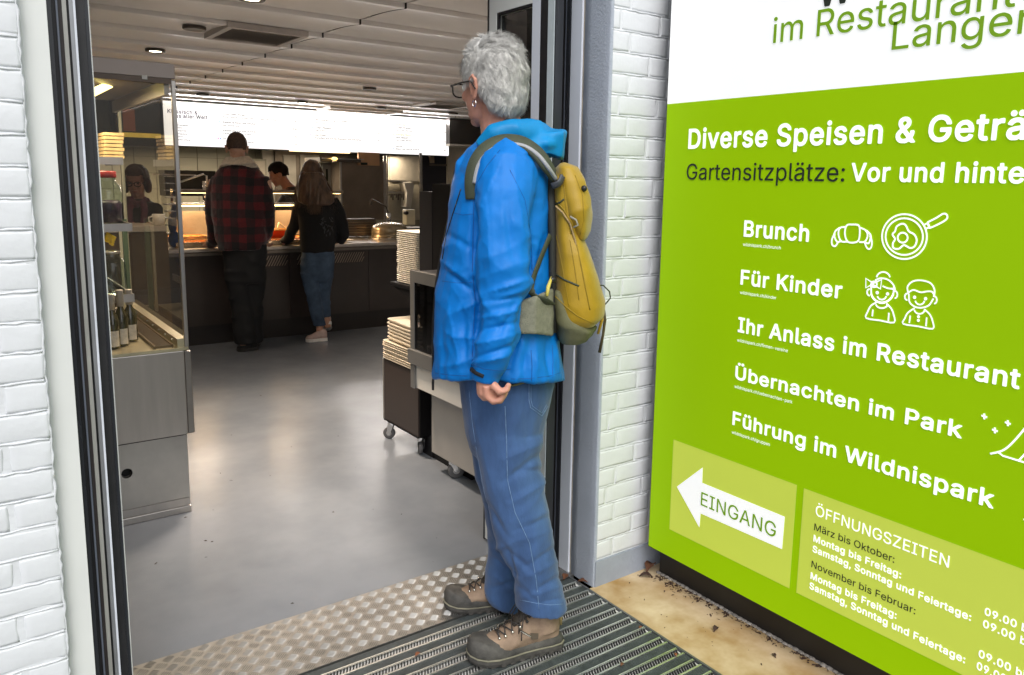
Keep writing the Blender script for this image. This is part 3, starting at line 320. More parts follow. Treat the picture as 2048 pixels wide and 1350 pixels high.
b.94|28,-8 19,-1 8,6 7,9 3,9 -2,9 -6,11 -9,6 -6,1 -9,0 -5,-1 -10,-7 -5,-9 0,-18 5,-7 4,-4
b/125|4,-37 26,-1 4,3 3,3 65,243 -2,5 -4,3 -26,1 -5,-2 -2,-4 -65,-240 1,-7
b0227|80,-9 19,-1 11,1 7,3 18,10 14,16 11,22 8,31 1,11 1,5 0,26 -1,5 -1,10 -8,32 -10,20 -15,17 -21,12 -13,2 -3,1 -14,0 -16,-3 -21,-11 -16,-18 -10,-20 -7,-25 -1,-8 0,-10 -1,-5 0,-24 1,-5 0,-11 6,-28 2,-6 9,-18 17,-18 20,-11|88,28 -9,3 -6,3 -6,6 -5,7 -4,12 -5,18 -1,10 0,29 5,25 7,18 7,9 6,4 5,3 12,0 6,-1 10,-5 9,-13 6,-15 3,-18 2,-28 -1,-4 -1,-11 -3,-17 -7,-18 -7,-8 -6,-5 -7,-3
b1227|29,-7 127,0 5,1 3,5 0,23 -3,6 -5,1 -35,0 -2,2 -1,173 -2,4 -5,2 -31,0 -4,0 -6,-3 -39,-29 -4,-6 -1,-29 3,-5 5,-2 6,1 36,26 1,0 1,-2 -1,-130 -2,-2 -44,0 -4,-1 -4,-6 0,-22 2,-5
b2227|24,-7 131,0 5,1 3,5 1,24 -2,5 -4,2 -78,1 0,2 30,31 31,34 11,19 5,11 3,15 0,10 -3,17 -6,13 -7,9 -5,5 -15,10 -13,4 -12,2 -16,1 -9,-1 -22,-8 -11,-8 -6,-6 -8,-10 -6,-16 -3,-21 3,-5 4,-2 26,0 4,2 4,4 1,10 4,10 9,9 15,4 9,-1 7,-3 8,-4 6,-8 2,-11 -1,-9 -2,-6 -12,-19 -85,-91 -2,-3 0,-21 3,-5
b4227|111,-7 26,0 5,2 2,5 0,33 3,2 19,0 5,3 2,4 0,22 -2,5 -4,3 -22,1 -1,55 -3,5 -4,2 -24,0 -4,-2 -2,-2 -2,-4 0,-52 0,-2 -47,0 1,5 48,80 23,40 1,6 -3,4 -4,2 -27,0 -5,-2 -82,-139 -1,-4 0,-22 2,-5 5,-3 88,0 1,-3 0,-32 3,-5
b5227|76,-9 23,-1 12,2 16,7 16,12 11,15 8,17 1,11 0,26 -3,13 -8,16 -7,9 -13,12 -11,5 -14,5 -10,1 -13,0 -20,-5 -1,5 4,30 2,1 79,1 4,2 2,5 0,24 -2,5 -5,2 -94,0 -16,0 -4,-3 -3,-4 -11,-102 1,-5 2,-3 4,-1 26,-3 11,7 9,3 15,2 8,0 12,-5 10,-10 5,-12 1,-9 -1,-11 -3,-10 -5,-5 -9,-8 -7,-3 -7,-1 -9,0 -15,7 -6,6 -6,15 -4,4 -27,0 -3,-1 -3,-3 -1,-4 1,-13 9,-20 12,-13 10,-7 19,-7
b6227|77,-9 24,-1 9,1 19,8 11,9 10,11 5,7 6,16 2,12 0,19 -2,10 -7,18 -12,15 -10,7 -17,8 -5,1 -17,2 -1,1 43,64 1,5 -1,3 -3,3 -3,1 -29,0 -5,-2 -46,-68 -14,-21 -11,-23 -4,-14 -2,-9 0,-20 1,-10 8,-20 12,-14 14,-12 17,-6|90,27 -11,2 -11,7 -6,9 -4,11 0,7 2,12 3,8 5,6 12,8 11,1 12,-3 10,-6 4,-5 4,-10 2,-5 0,-10 -3,-10 -8,-13 -8,-5 -6,-3
b7227|36,-7 31,0 3,1 3,3 91,182 0,24 -2,5 -4,2 -98,0 -35,0 -5,-2 -2,-5 -1,-22 2,-4 2,-3 5,-1 88,0 2,-1 0,-1 -85,-168 0,-3 1,-3
b8227|76,-9 26,-1 10,1 14,5 9,5 10,6 10,9 4,6 8,17 1,22 -1,9 -3,7 -3,7 -10,13 -11,10 11,13 7,13 2,13 0,13 -2,12 -7,14 -11,13 -17,10 -12,4 -6,1 -25,1 -8,-2 -12,-3 -17,-10 -9,-9 -5,-6 -6,-14 -3,-15 0,-6 3,-15 7,-15 11,-12 -15,-14 -8,-13 -3,-10 -2,-9 1,-14 2,-12 7,-14 12,-14 17,-10 16,-5|81,28 -8,3 -7,3 -8,6 -3,9 0,15 7,11 11,7 11,4 12,0 4,-1 5,-2 11,-5 6,-7 3,-7 2,-8 -2,-9 -5,-8 -9,-7 -11,-4|88,124 -11,2 -10,7 -4,9 -2,5 0,7 4,10 6,6 11,5 11,1 4,0 8,-3 8,-5 5,-7 2,-10 -2,-11 -5,-7 -10,-7 -11,-2
b9227|51,-7 30,0 3,1 4,4 43,62 15,23 11,24 5,15 1,9 0,17 -2,12 -7,19 -9,11 -13,12 -9,5 -16,6 -22,1 -16,-3 -11,-4 -7,-4 -10,-7 -5,-5 -10,-13 -7,-18 -1,-9 0,-22 4,-16 6,-12 13,-15 11,-8 17,-6 20,-2 1,-1 -43,-61 -2,-5 0,-3 2,-5|81,106 -12,8 -7,9 -4,12 0,12 2,5 4,10 9,9 8,4 8,1 10,-1 9,-4 5,-3 5,-8 5,-15 0,-11 -2,-5 -3,-8 -4,-5 -7,-6 -8,-4
b:94|28,-8 19,-1 8,6 7,9 3,9 -2,9 -6,11 -9,6 -6,1 -9,0 -5,-1 -10,-7 -5,-9 0,-18 5,-7 4,-4|35,101 5,-1 5,1 12,7 5,8 3,9 -2,9 -4,8 -9,8 -7,2 -10,0 -9,-3 -6,-5 -5,-9 0,-17 1,-3 8,-9 8,-5
bA240|5,-7 29,0 6,2 5,12 14,41 4,1 68,0 2,-2 16,-46 4,-6 6,-2 26,0 5,2 2,4 0,4 -41,114 -34,91 -6,2 -31,0 -5,-2 -3,-6 -73,-198 1,-6 1,-3|75,87 -1,1 0,2 20,60 1,2 1,-1 5,-14 17,-47 -1,-2 -2,-1
bB228|22,-7 90,0 11,1 14,5 9,4 11,7 7,8 6,11 3,9 1,7 0,18 -1,8 -7,17 -4,6 -15,14 9,7 7,13 4,9 0,20 -2,8 -6,15 -10,14 -15,10 -16,5 -9,1 -84,0 -4,-1 -3,-2 -1,-5 0,-201 1,-5|59,31 -1,2 0,48 1,2 49,1 10,-4 7,-5 7,-9 2,-11 -2,-10 -7,-8 -8,-4 -9,-1 -11,-1 -4,-1|59,123 -1,2 0,45 1,2 39,1 13,-3 6,-4 3,-2 4,-5 2,-10 -1,-6 -2,-8 -5,-5 -6,-4 -9,-3
bC255|98,-9 26,-1 11,3 19,8 10,6 14,13 8,12 8,18 2,11 0,4 -2,4 -5,2 -28,0 -5,-5 -7,-15 -5,-7 -6,-6 -15,-7 -13,-2 -7,0 -9,2 -16,6 -12,10 -5,8 -3,6 -7,19 -1,12 0,20 1,11 5,16 9,16 12,10 14,7 15,2 19,-3 12,-6 12,-11 2,-6 6,-13 4,-3 28,-1 6,4 1,4 0,4 -3,14 -8,16 -7,11 -14,13 -25,12 -21,5 -20,0 -18,-3 -21,-9 -6,-3 -13,-11 -6,-7 -13,-19 -9,-25 -1,-4 0,-8 -2,-13 0,-20 2,-21 10,-29 14,-21 21,-18 24,-10
bD251|22,-7 74,0 21,2 22,8 8,4 17,14 11,14 7,12 8,26 2,20 0,18 -2,20 -8,27 -14,21 -6,6 -19,14 -21,9 -6,1 -10,0 -4,1 -77,0 -4,-1 -3,-2 -1,-5 0,-201 1,-5|59,31 -1,2 0,139 34,1 16,-3 17,-7 9,-7 11,-17 5,-17 2,-19 -2,-21 -8,-22 -6,-9 -5,-6 -7,-5 -10,-5 -16,-3
bE209|22,-7 127,0 5,1 3,5 1,24 -2,5 -4,2 -91,0 -2,1 -1,2 0,48 1,2 85,1 4,3 2,4 0,24 -2,5 -6,3 -83,0 -1,2 0,45 1,2 90,1 5,2 2,4 1,24 -3,5 -5,2 -124,0 -4,-1 -3,-2 -1,-5 0,-201 1,-5
bF205|22,-7 29,0 4,2 2,4 1,80 1,2 80,1 4,1 3,4 1,3 0,22 -3,5 -3,2 -80,0 -3,2 0,51 3,1 48,0 38,0 6,2 2,5 0,23 -2,5 -4,2 -124,0 -4,-1 -3,-4 -1,-3 0,-201 1,-5
bG260|96,-9 20,-1 19,3 20,8 14,10 7,8 10,12 10,22 3,19 0,30 -3,5 -5,3 -77,0 -5,-1 -2,-3 -2,-3 0,-23 2,-4 6,-3 43,-1 0,-5 -4,-13 -7,-9 -9,-8 -17,-7 -9,-1 -15,1 -17,7 -12,11 -8,13 -2,5 -5,14 -1,12 0,20 1,11 5,16 6,12 4,5 11,9 12,6 18,3 12,-2 8,-2 10,-6 11,-10 8,-18 5,-4 29,-1 5,3 3,6 -4,14 -6,13 -13,18 -9,10 -11,7 -19,8 -20,4 -19,0 -18,-3 -24,-11 -14,-11 -8,-8 -13,-21 -9,-27 0,-8 -2,-13 0,-19 2,-22 10,-29 14,-20 4,-5 14,-11 14,-8 13,-5
bI150|11,-7 97,0 5,2 2,4 0,24 -2,5 -5,2 -25,1 -2,2 0,138 3,2 24,0 6,3 1,4 0,23 -2,5 -3,2 -97,0 -5,-2 -2,-4 0,-24 2,-5 5,-2 25,0 2,-3 0,-138 -3,-2 -24,0 -6,-3 -1,-4 0,-23 2,-5
bJ198|66,-9 15,-1 14,3 5,1 9,4 12,7 4,5 13,21 4,22 -1,152 -2,4 -4,2 -27,0 -3,-1 -3,-3 -1,-4 0,-59 0,-88 -3,-13 -6,-8 -6,-4 -11,-3 -13,3 -6,4 -3,2 -4,9 -2,9 0,16 -2,3 -4,3 -28,0 -4,-3 -3,-4 0,-19 4,-21 12,-20 6,-5 19,-11
bK233|22,-7 29,0 3,1 2,3 2,4 0,62 1,3 19,18 6,-6 59,-83 4,-2 31,0 5,1 2,2 2,5 -2,4 -77,109 1,3 45,48 28,29 3,6 0,4 -2,4 -5,2 -35,0 -9,-7 -60,-65 -14,-16 -2,0 -1,83 -2,3 -4,2 -27,0 -6,-3 -1,-5 0,-201 1,-5
bL197|22,-7 122,0 5,1 3,5 0,24 -2,5 -4,2 -85,0 -3,1 0,90 0,81 -1,3 -3,4 -3,1 -26,0 -5,-1 -3,-5 0,-203 1,-5
bM314|22,-7 27,0 5,2 2,4 1,120 1,0 47,-117 4,-7 6,-2 22,0 4,1 3,4 48,120 1,0 1,-119 2,-4 5,-2 25,0 5,1 2,3 1,4 0,113 0,88 0,3 -3,4 -4,1 -36,0 -4,0 -3,-3 -4,-7 -54,-141 -1,1 -14,39 -44,108 -2,2 -4,1 -36,0 -4,-1 -3,-2 -1,-5 0,-201 1,-5
bN262|22,-7 29,0 4,2 2,4 1,137 3,-2 18,-31 69,-108 5,-2 32,0 4,1 3,2 1,5 0,201 -2,6 -5,2 -28,0 -4,-2 -3,-4 1,-138 -2,1 -89,141 -5,2 -31,0 -4,-1 -3,-2 -1,-5 0,-201 1,-5
bO267|96,-9 19,-1 21,4 22,9 18,16 18,26 8,25 3,25 0,12 -3,28 -9,26 -14,21 -16,14 -12,7 -17,8 -16,2 -21,1 -17,-3 -23,-10 -17,-13 -6,-7 -14,-21 -9,-26 -2,-22 0,-20 2,-21 10,-28 14,-21 14,-14 9,-6 22,-9|101,29 -7,2 -14,5 -14,11 -8,14 -7,18 -1,13 0,20 1,12 6,16 11,17 9,9 14,6 15,2 5,0 10,-2 13,-5 7,-6 6,-5 9,-15 6,-17 2,-24 -3,-25 -5,-14 -10,-15 -10,-9 -12,-5 -14,-3
bP222|22,-7 29,0 3,1 3,4 1,3 0,63 1,3 44,0 16,3 17,6 9,6 8,7 9,12 3,7 5,14 1,13 -1,20 -8,23 -8,10 -5,5 -11,8 -4,2 -16,6 -9,1 -84,0 -4,-1 -3,-2 -1,-5 0,-201 1,-5|59,105 -1,3 0,62 1,2 38,1 9,-2 9,-3 5,-4 6,-7 3,-8 1,-9 -1,-10 -3,-9 -6,-8 -7,-4 -16,-4
bQ267|158,-26 29,0 4,2 3,4 0,4 -2,4 -19,25 -1,2 6,5 15,23 9,25 3,28 0,11 -3,29 -9,25 -14,21 -4,5 -18,14 -23,10 -26,4 -29,-5 -24,-10 -15,-12 -6,-7 -13,-20 -10,-27 -2,-22 0,-20 2,-21 10,-29 14,-21 21,-18 25,-10 18,-3 15,0 17,2 8,3 12,-15|103,29 -13,3 -12,5 -12,10 -7,11 -8,23 -1,11 0,19 1,13 6,16 9,16 11,9 14,7 15,3 15,-3 14,-6 7,-5 6,-7 8,-12 6,-19 2,-22 -2,-20 -3,-9 -4,-12 -8,-11 -13,16 -7,6 -28,0 -5,-1 -3,-5 1,-5 21,-28 0,-1 -3,-2
bR225|22,-7 29,0 3,1 3,4 1,3 0,68 0,2 3,1 33,-1 40,-73 3,-4 5,-1 29,0 5,2 3,4 -1,5 -41,75 1,2 15,11 9,12 8,18 1,9 1,10 -2,18 -7,19 -11,13 -11,9 -6,3 -12,5 -14,2 -84,0 -6,-2 -2,-6 0,-201 1,-5|59,111 -1,2 0,57 1,2 38,1 14,-3 10,-5 5,-7 4,-14 0,-7 -3,-10 -2,-5 -4,-5 -5,-3 -12,-3
bS223|75,-10 28,-1 11,2 16,4 6,4 11,7 14,15 8,17 2,14 -1,16 -4,11 -7,12 -9,10 -24,13 -55,17 -13,8 -2,4 -1,6 0,7 3,6 7,7 17,6 13,0 9,-1 11,-5 8,-8 5,-13 5,-4 28,0 3,1 2,3 2,6 -3,15 -7,14 -13,13 -17,11 -16,5 -12,2 -18,0 -12,-2 -18,-5 -16,-10 -13,-14 -8,-19 -2,-8 0,-14 3,-13 2,-5 12,-14 18,-14 68,-22 7,-5 6,-7 1,-9 -1,-5 -3,-6 -5,-5 -7,-4 -4,-2 -12,-3 -18,0 -12,3 -6,3 -8,9 -5,15 -5,3 -29,1 -5,-4 -2,-4 0,-4 2,-13 8,-16 4,-5 12,-12 12,-6 19,-7
bT224|74,-7 29,0 4,2 3,5 0,172 3,1 54,0 5,2 2,5 0,23 -2,5 -4,2 -62,0 -93,0 -5,-2 -2,-5 0,-23 1,-4 3,-2 4,-1 52,0 3,-2 0,-170 1,-5
bU259|91,-10 21,-1 12,2 12,3 16,7 14,10 13,16 10,21 2,19 0,137 -3,4 -4,3 -28,0 -3,-2 -3,-2 -1,-5 0,-132 -1,-9 -4,-11 -7,-9 -9,-7 -12,-4 -13,-1 -9,1 -9,2 -6,2 -7,6 -8,9 -5,10 -1,9 -1,136 -2,4 -4,3 -27,0 -3,-2 -3,-2 -1,-5 0,-140 2,-16 8,-18 15,-18 20,-12 15,-6
bV240|79,-7 33,0 4,1 3,4 73,202 0,3 -1,4 -2,2 -4,1 -29,0 -3,-1 -3,-2 -49,-143 -4,-10 -1,-1 -1,1 -52,147 -2,5 -4,3 -3,1 -27,0 -4,-1 -4,-5 0,-4 2,-5 71,-192 3,-7
bW343|60,-7 33,0 3,1 3,3 3,8 34,126 1,2 38,-135 4,-4 4,-1 30,0 5,2 4,10 54,196 -2,6 -5,3 -27,0 -5,-1 -4,-7 -33,-124 -3,-11 -1,0 -1,3 -32,123 -3,11 -4,5 -4,1 -30,0 -4,-1 -3,-4 -36,-136 -2,-2 -1,2 -36,138 -3,2 -3,1 -27,0 -4,-1 -4,-5 0,-6 55,-198 2,-4
bZ219|14,-7 145,0 5,1 2,3 2,4 -1,22 -2,5 -4,2 -95,0 -2,2 100,147 2,5 0,19 -1,4 -4,3 -3,0 -141,0 -4,-1 -3,-2 -1,-5 0,-22 2,-5 4,-2 94,0 2,-1 1,-1 -101,-147 -2,-5 0,-19 2,-5
ba195|48,-10 29,0 12,3 12,7 1,0 3,-6 5,-2 25,0 6,3 1,5 0,106 -1,12 -7,16 -7,10 -11,8 -14,6 -9,3 -20,1 -22,-4 -12,-5 -8,-5 -6,-4 -6,-8 -10,-16 0,-4 2,-4 4,-3 18,-6 8,-1 4,2 9,10 9,7 9,3 11,0 10,-3 3,-2 4,-6 2,-6 0,-5 -3,-2 -47,-7 -22,-7 -10,-6 -4,-4 -7,-12 -4,-13 0,-17 1,-7 7,-14 9,-10 9,-7 6,-3|67,26 -13,3 -5,3 -4,7 0,7 3,5 6,4 18,4 11,2 17,3 2,-1 0,-9 -2,-10 -4,-6 -10,-8 -7,-3
bb212|77,-10 23,0 13,2 17,8 15,13 11,20 6,18 1,12 0,24 -1,12 -7,21 -7,13 -6,8 -12,9 -18,9 -24,3 -13,-2 -10,-4 -11,-7 -1,13 0,40 -2,6 -5,3 -25,0 -5,-3 -2,-4 0,-205 2,-5 5,-2 24,0 6,3 1,7 2,1 10,-8|82,28 -13,4 -5,6 -2,3 -6,15 -2,10 -1,10 1,10 3,16 5,8 7,8 9,5 8,1 7,-1 5,-1 10,-4 10,-14 4,-14 1,-20 -1,-9 -3,-12 -10,-15 -11,-5 -10,-2
bc198|73,-10 17,0 15,2 22,10 16,16 3,4 5,14 1,6 -2,5 -4,2 -25,6 -6,-4 -6,-12 -4,-5 -10,-5 -13,-2 -11,2 -6,3 -10,9 -4,9 -4,13 -1,14 1,10 4,14 6,10 5,6 8,4 15,3 11,-3 7,-3 6,-7 5,-10 3,-2 4,-2 14,3 12,3 4,6 0,5 -8,19 -15,15 -23,11 -25,3 -19,-3 -13,-5 -7,-4 -14,-13 -13,-18 -5,-18 -3,-17 0,-17 1,-13 7,-22 13,-20 15,-12 21,-9
bd212|68,-10 25,0 13,5 10,9 1,-1 2,-8 6,-3 24,0 4,2 3,4 0,205 -3,5 -4,3 -27,-1 -3,-2 -2,-4 -1,-16 0,-39 -3,0 -10,7 -10,5 -16,1 -19,-3 -18,-9 -15,-13 -12,-19 -4,-16 -3,-18 0,-17 1,-13 5,-17 5,-10 7,-11 16,-16 17,-8|76,28 -5,1 -8,4 -7,7 -4,7 -5,16 -1,15 4,21 3,8 6,7 3,4 9,4 8,2 7,-1 6,-1 7,-3 7,-7 3,-4 4,-7 2,-10 1,-8 0,-16 -3,-17 -6,-11 -5,-6 -4,-2 -11,-4
be202|74,-10 27,0 12,3 17,9 12,10 6,9 5,11 0,6 -3,4 -5,3 -24,6 -5,-3 -8,-14 -9,-5 -14,-3 -9,1 -11,5 -9,7 -5,8 -3,11 0,2 2,1 100,0 4,2 2,5 0,20 -1,10 -4,16 -8,16 -8,10 -13,10 -15,8 -10,3 -11,1 -26,-3 -19,-9 -15,-13 -12,-19 -7,-24 -1,-11 0,-17 3,-17 6,-19 13,-18 14,-12 7,-3 11,-5|50,96 -1,2 2,8 5,7 7,6 8,3 9,2 11,-1 9,-4 3,-3 8,-12 2,-4 -1,-4
bf127|30,-7 28,0 4,2 3,4 0,123 3,2 25,0 5,3 2,5 -1,20 -2,5 -5,2 -26,1 -1,13 2,5 4,2 10,2 11,-3 5,3 2,3 5,18 0,7 -3,4 -9,4 -7,1 -20,0 -16,-6 -8,-5 -9,-9 -4,-8 -3,-7 -2,-24 -22,-1 -3,-2 -3,-4 0,-22 2,-4 5,-3 19,0 3,-2 0,-121 2,-5
bg213|64,-67 29,0 24,4 16,9 13,12 5,12 4,11 1,10 0,162 -3,4 -4,2 -24,0 -5,-2 -2,-4 -1,-4 -1,-1 -10,8 -13,4 -17,2 -17,-3 -18,-8 -6,-5 -12,-11 -10,-17 -4,-16 -3,-15 0,-19 1,-11 7,-23 11,-16 8,-9 12,-7 13,-6 15,-2 20,1 14,6 9,7 1,-1 0,-6 -3,-17 -6,-7 -11,-6 -9,-2 -13,0 -9,3 -11,7 -8,10 -5,2 -4,0 -7,-3 -13,-8 -3,-3 -2,-4 0,-4 5,-8 9,-11 11,-7 13,-7|72,33 -11,5 -5,5 -5,8 -5,23 1,15 3,10 3,8 10,11 8,4 7,2 12,-1 3,-1 9,-5 5,-5 6,-10 3,-12 1,-13 -1,-13 -4,-14 -5,-7 -5,-5 -13,-5
bh205|19,-7 27,0 4,1 3,4 0,3 0,94 2,8 3,7 5,6 4,3 8,3 8,2 12,-3 7,-4 3,-5 4,-8 1,-7 0,-96 1,-3 3,-4 3,-1 26,0 5,1 2,3 1,4 0,94 -1,17 -2,9 -7,14 -9,12 -9,6 -7,4 -11,3 -11,2 -21,-3 -19,-8 -1,51 -1,5 -2,2 -4,1 -25,0 -4,-1 -2,-2 -2,-5 0,-201 2,-5
bi83|18,-7 29,0 5,2 2,5 0,151 -2,5 -4,3 -28,0 -4,-2 -3,-5 0,-151 1,-5|28,170 10,-1 11,5 7,8 2,7 0,8 -1,5 -3,6 -5,4 -10,5 -9,0 -8,-2 -9,-8 -3,-6 0,-14 2,-6 7,-7 5,-3
bk190|19,-7 27,0 4,1 2,3 1,4 1,50 1,3 6,4 6,-6 42,-54 4,-4 4,-1 30,0 6,2 3,6 -3,7 -61,77 0,3 15,16 41,40 3,5 0,3 -2,5 -4,2 -34,0 -5,-3 -50,-51 -2,-1 -1,100 -2,4 -5,2 -25,0 -5,-2 -3,-6 0,-201 2,-5
bl95|47,-8 19,0 8,1 4,4 2,4 -4,20 -2,5 -6,4 -11,-1 -2,1 -1,6 -1,166 -1,5 -4,3 -27,1 -5,-3 -3,-6 1,-175 2,-11 7,-12 4,-4 8,-5 6,-2
bm305|19,-7 27,0 5,2 2,4 1,101 2,9 3,5 5,5 11,5 9,0 7,-2 4,-3 5,-8 2,-12 0,-99 3,-5 6,-2 24,0 5,2 2,4 0,103 3,9 8,9 8,4 10,0 5,-1 8,-5 5,-6 1,-8 0,-94 0,-11 2,-4 4,-2 27,0 5,2 2,5 0,108 -1,11 -7,18 -5,7 -6,6 -10,7 -11,3 -16,3 -12,-2 -11,-3 -11,-6 -13,-10 -9,10 -7,5 -7,3 -8,1 -9,2 -12,-2 -9,-3 -12,-7 -1,0 -3,6 -4,2 -25,0 -5,-2 -3,-6 0,-150 2,-5
bn205|19,-7 27,0 5,2 2,4 1,98 1,6 3,7 6,7 4,3 15,4 12,-3 8,-5 6,-11 1,-8 0,-96 3,-6 4,-2 26,0 4,1 3,2 1,5 0,44 0,53 -2,16 -7,19 -6,9 -6,6 -9,7 -8,3 -8,2 -10,1 -7,0 -15,-2 -19,-9 -1,0 -3,7 -4,2 -26,0 -5,-3 -2,-5 0,-150 2,-5
bo208|73,-10 17,-1 11,2 16,6 12,7 12,10 8,14 9,22 2,10 1,19 -3,20 -5,18 -4,6 -7,11 -16,15 -21,10 -12,2 -12,1 -19,-3 -21,-9 -15,-13 -11,-16 -8,-25 -1,-12 0,-17 1,-13 8,-24 12,-18 15,-12 21,-9|82,27 -11,2 -6,3 -9,9 -6,12 -3,10 -1,13 1,11 4,14 6,10 5,6 8,4 13,3 13,-3 4,-2 3,-2 7,-7 5,-8 3,-13 2,-7 0,-13 -4,-18 -6,-12 -7,-6 -8,-4
bp212|19,-64 27,0 4,1 2,3 1,4 1,58 4,-2 7,-6 15,-5 18,0 15,3 18,8 14,13 8,13 3,7 6,18 1,12 0,23 -1,14 -8,22 -9,15 -5,5 -12,9 -16,8 -16,2 -13,0 -8,-1 -12,-6 -9,-6 -1,1 -1,5 -1,3 -6,3 -24,0 -4,-1 -2,-3 -2,-4 0,-208 2,-5|84,27 -7,1 -9,5 -5,6 -7,16 -2,10 -1,11 1,9 3,17 5,9 8,8 7,3 6,2 9,0 8,-2 6,-3 6,-6 4,-7 6,-16 1,-20 -1,-9 -3,-12 -5,-8 -7,-8 -9,-5 -6,-1
br130|19,-7 27,0 5,2 2,4 0,99 2,6 6,10 9,5 5,2 8,2 15,-1 4,1 2,2 2,5 -1,25 -3,5 -4,1 -4,1 -12,-1 -10,-1 -7,-2 -11,-6 -1,0 -4,6 -5,1 -23,0 -5,-2 -2,-4 -1,-152 2,-5
bs183|55,-10 29,0 14,2 12,4 10,7 11,11 7,13 2,11 0,9 -2,11 -10,17 -17,11 -16,5 -24,5 -9,4 -8,4 -2,5 1,7 4,4 8,4 9,1 10,-1 4,-2 8,-6 6,-9 5,-3 6,0 17,4 6,4 1,7 -4,11 -6,9 -10,10 -14,8 -11,4 -5,0 -14,1 -18,-3 -11,-3 -14,-8 -10,-11 -7,-14 -3,-11 0,-4 4,-16 10,-15 16,-11 19,-6 30,-8 5,-2 4,-4 0,-8 -4,-5 -11,-5 -10,-2 -10,2 -9,3 -6,7 -4,9 -4,3 -3,1 -24,-5 -4,-3 -2,-4 0,-6 5,-12 6,-10 11,-10 15,-8
bt114|57,-8 21,-1 8,2 5,3 2,6 0,4 -4,16 -3,4 -5,3 -15,-1 -5,2 -3,5 0,87 3,1 21,0 5,3 2,5 1,21 -2,4 -5,4 -24,1 -1,30 -2,3 -5,3 -25,0 -5,-2 -2,-2 -2,-4 0,-28 -16,-1 -4,-4 -2,-4 0,-21 2,-4 4,-3 15,-1 1,-1 0,-85 4,-18 9,-14 3,-3 14,-8
bu205|61,-9 17,-1 9,1 8,3 15,7 1,0 3,-6 4,-2 26,0 4,2 3,4 0,155 -3,4 -4,2 -27,0 -5,-3 -2,-5 0,-96 -4,-13 -3,-5 -7,-6 -14,-4 -11,1 -10,6 -5,9 -2,13 -1,97 -2,4 -5,2 -25,0 -5,-3 -3,-5 0,-107 2,-11 8,-18 5,-7 5,-5 7,-6 6,-3 9,-3
bv195|62,-7 30,0 3,1 2,3 59,152 0,3 -1,3 -2,3 -4,1 -29,0 -5,-2 -4,-9 -28,-81 -4,-10 -1,-2 -1,0 -33,93 -4,9 -5,2 -28,0 -4,-2 -3,-4 0,-4 1,-5 53,-137 4,-10
bw284|53,-7 27,0 3,1 4,4 24,83 2,5 2,-2 22,-80 4,-7 2,-3 3,-1 26,0 5,1 3,4 2,7 40,134 3,9 0,4 -3,5 -4,2 -27,0 -5,-2 -3,-7 -20,-73 -3,-11 -1,0 -2,3 -21,81 -3,5 -3,3 -4,1 -26,0 -4,-1 -2,-3 -3,-8 -22,-82 -1,0 -2,4 -24,86 -2,3 -4,1 -26,0 -5,-1 -3,-5 0,-6 44,-146 3,-6
by195|23,-65 21,-1 14,4 10,5 9,10 13,22 64,168 2,10 -2,5 -5,2 -27,0 -5,-3 -7,-14 -29,-82 -3,-6 -1,0 -6,20 -31,82 -5,3 -28,0 -4,-2 -3,-4 0,-5 2,-8 54,-142 -7,-19 -3,-4 -8,-4 -15,1 -4,-2 -2,-3 -6,-24 4,-6
bz190|15,-7 119,0 5,1 2,2 2,4 0,23 -2,4 -3,3 -4,0 -65,0 -2,2 71,93 3,6 0,20 -2,4 -2,3 -5,1 -112,0 -4,-1 -3,-2 -1,-4 0,-23 1,-4 4,-3 3,0 62,0 2,-1 1,-1 -73,-95 -2,-5 0,-20 2,-5
bÖ267|96,-9 19,-1 21,4 22,9 18,16 18,26 8,25 3,25 0,12 -3,28 -9,26 -14,21 -16,14 -12,7 -17,8 -16,2 -21,1 -17,-3 -23,-10 -17,-13 -6,-7 -14,-21 -9,-26 -2,-22 0,-20 2,-21 10,-28 14,-21 14,-14 9,-6 22,-9|101,29 -7,2 -14,5 -14,11 -8,14 -7,18 -1,13 0,20 1,12 6,16 11,17 9,9 14,6 15,2 5,0 10,-2 13,-5 7,-6 6,-5 9,-15 6,-17 2,-24 -3,-25 -5,-14 -10,-15 -10,-9 -12,-5 -14,-3|72,222 11,-1 10,5 4,5 5,10 0,8 -5,11 -4,4 -8,4 -14,0 -7,-4 -5,-4 -4,-9 -1,-10 3,-7 6,-7|130,222 9,-1 11,5 5,5 4,10 1,6 -4,10 -5,7 -8,4 -15,0 -3,-1 -9,-7 -4,-9 0,-10 4,-9 6,-7
bÜ259|91,-10 21,-1 12,2 12,3 16,7 14,10 13,16 10,21 2,19 0,137 -3,4 -4,3 -28,0 -3,-2 -3,-2 -1,-5 0,-132 -1,-9 -4,-11 -7,-9 -9,-7 -12,-4 -13,-1 -9,1 -9,2 -6,2 -7,6 -8,9 -5,10 -1,9 -1,136 -2,4 -4,3 -27,0 -3,-2 -3,-2 -1,-5 0,-140 2,-16 8,-18 15,-18 20,-12 15,-6|72,221 4,0 6,1 7,4 5,5 5,11 -2,11 -4,8 -10,7 -5,0 -10,0 -7,-3 -5,-5 -5,-10 0,-10 5,-10 3,-4|129,221 4,0 5,1 10,5 4,4 5,11 -2,10 -4,9 -11,7 -4,0 -10,0 -9,-4 -6,-8 -3,-10 1,-7 5,-10 3,-3
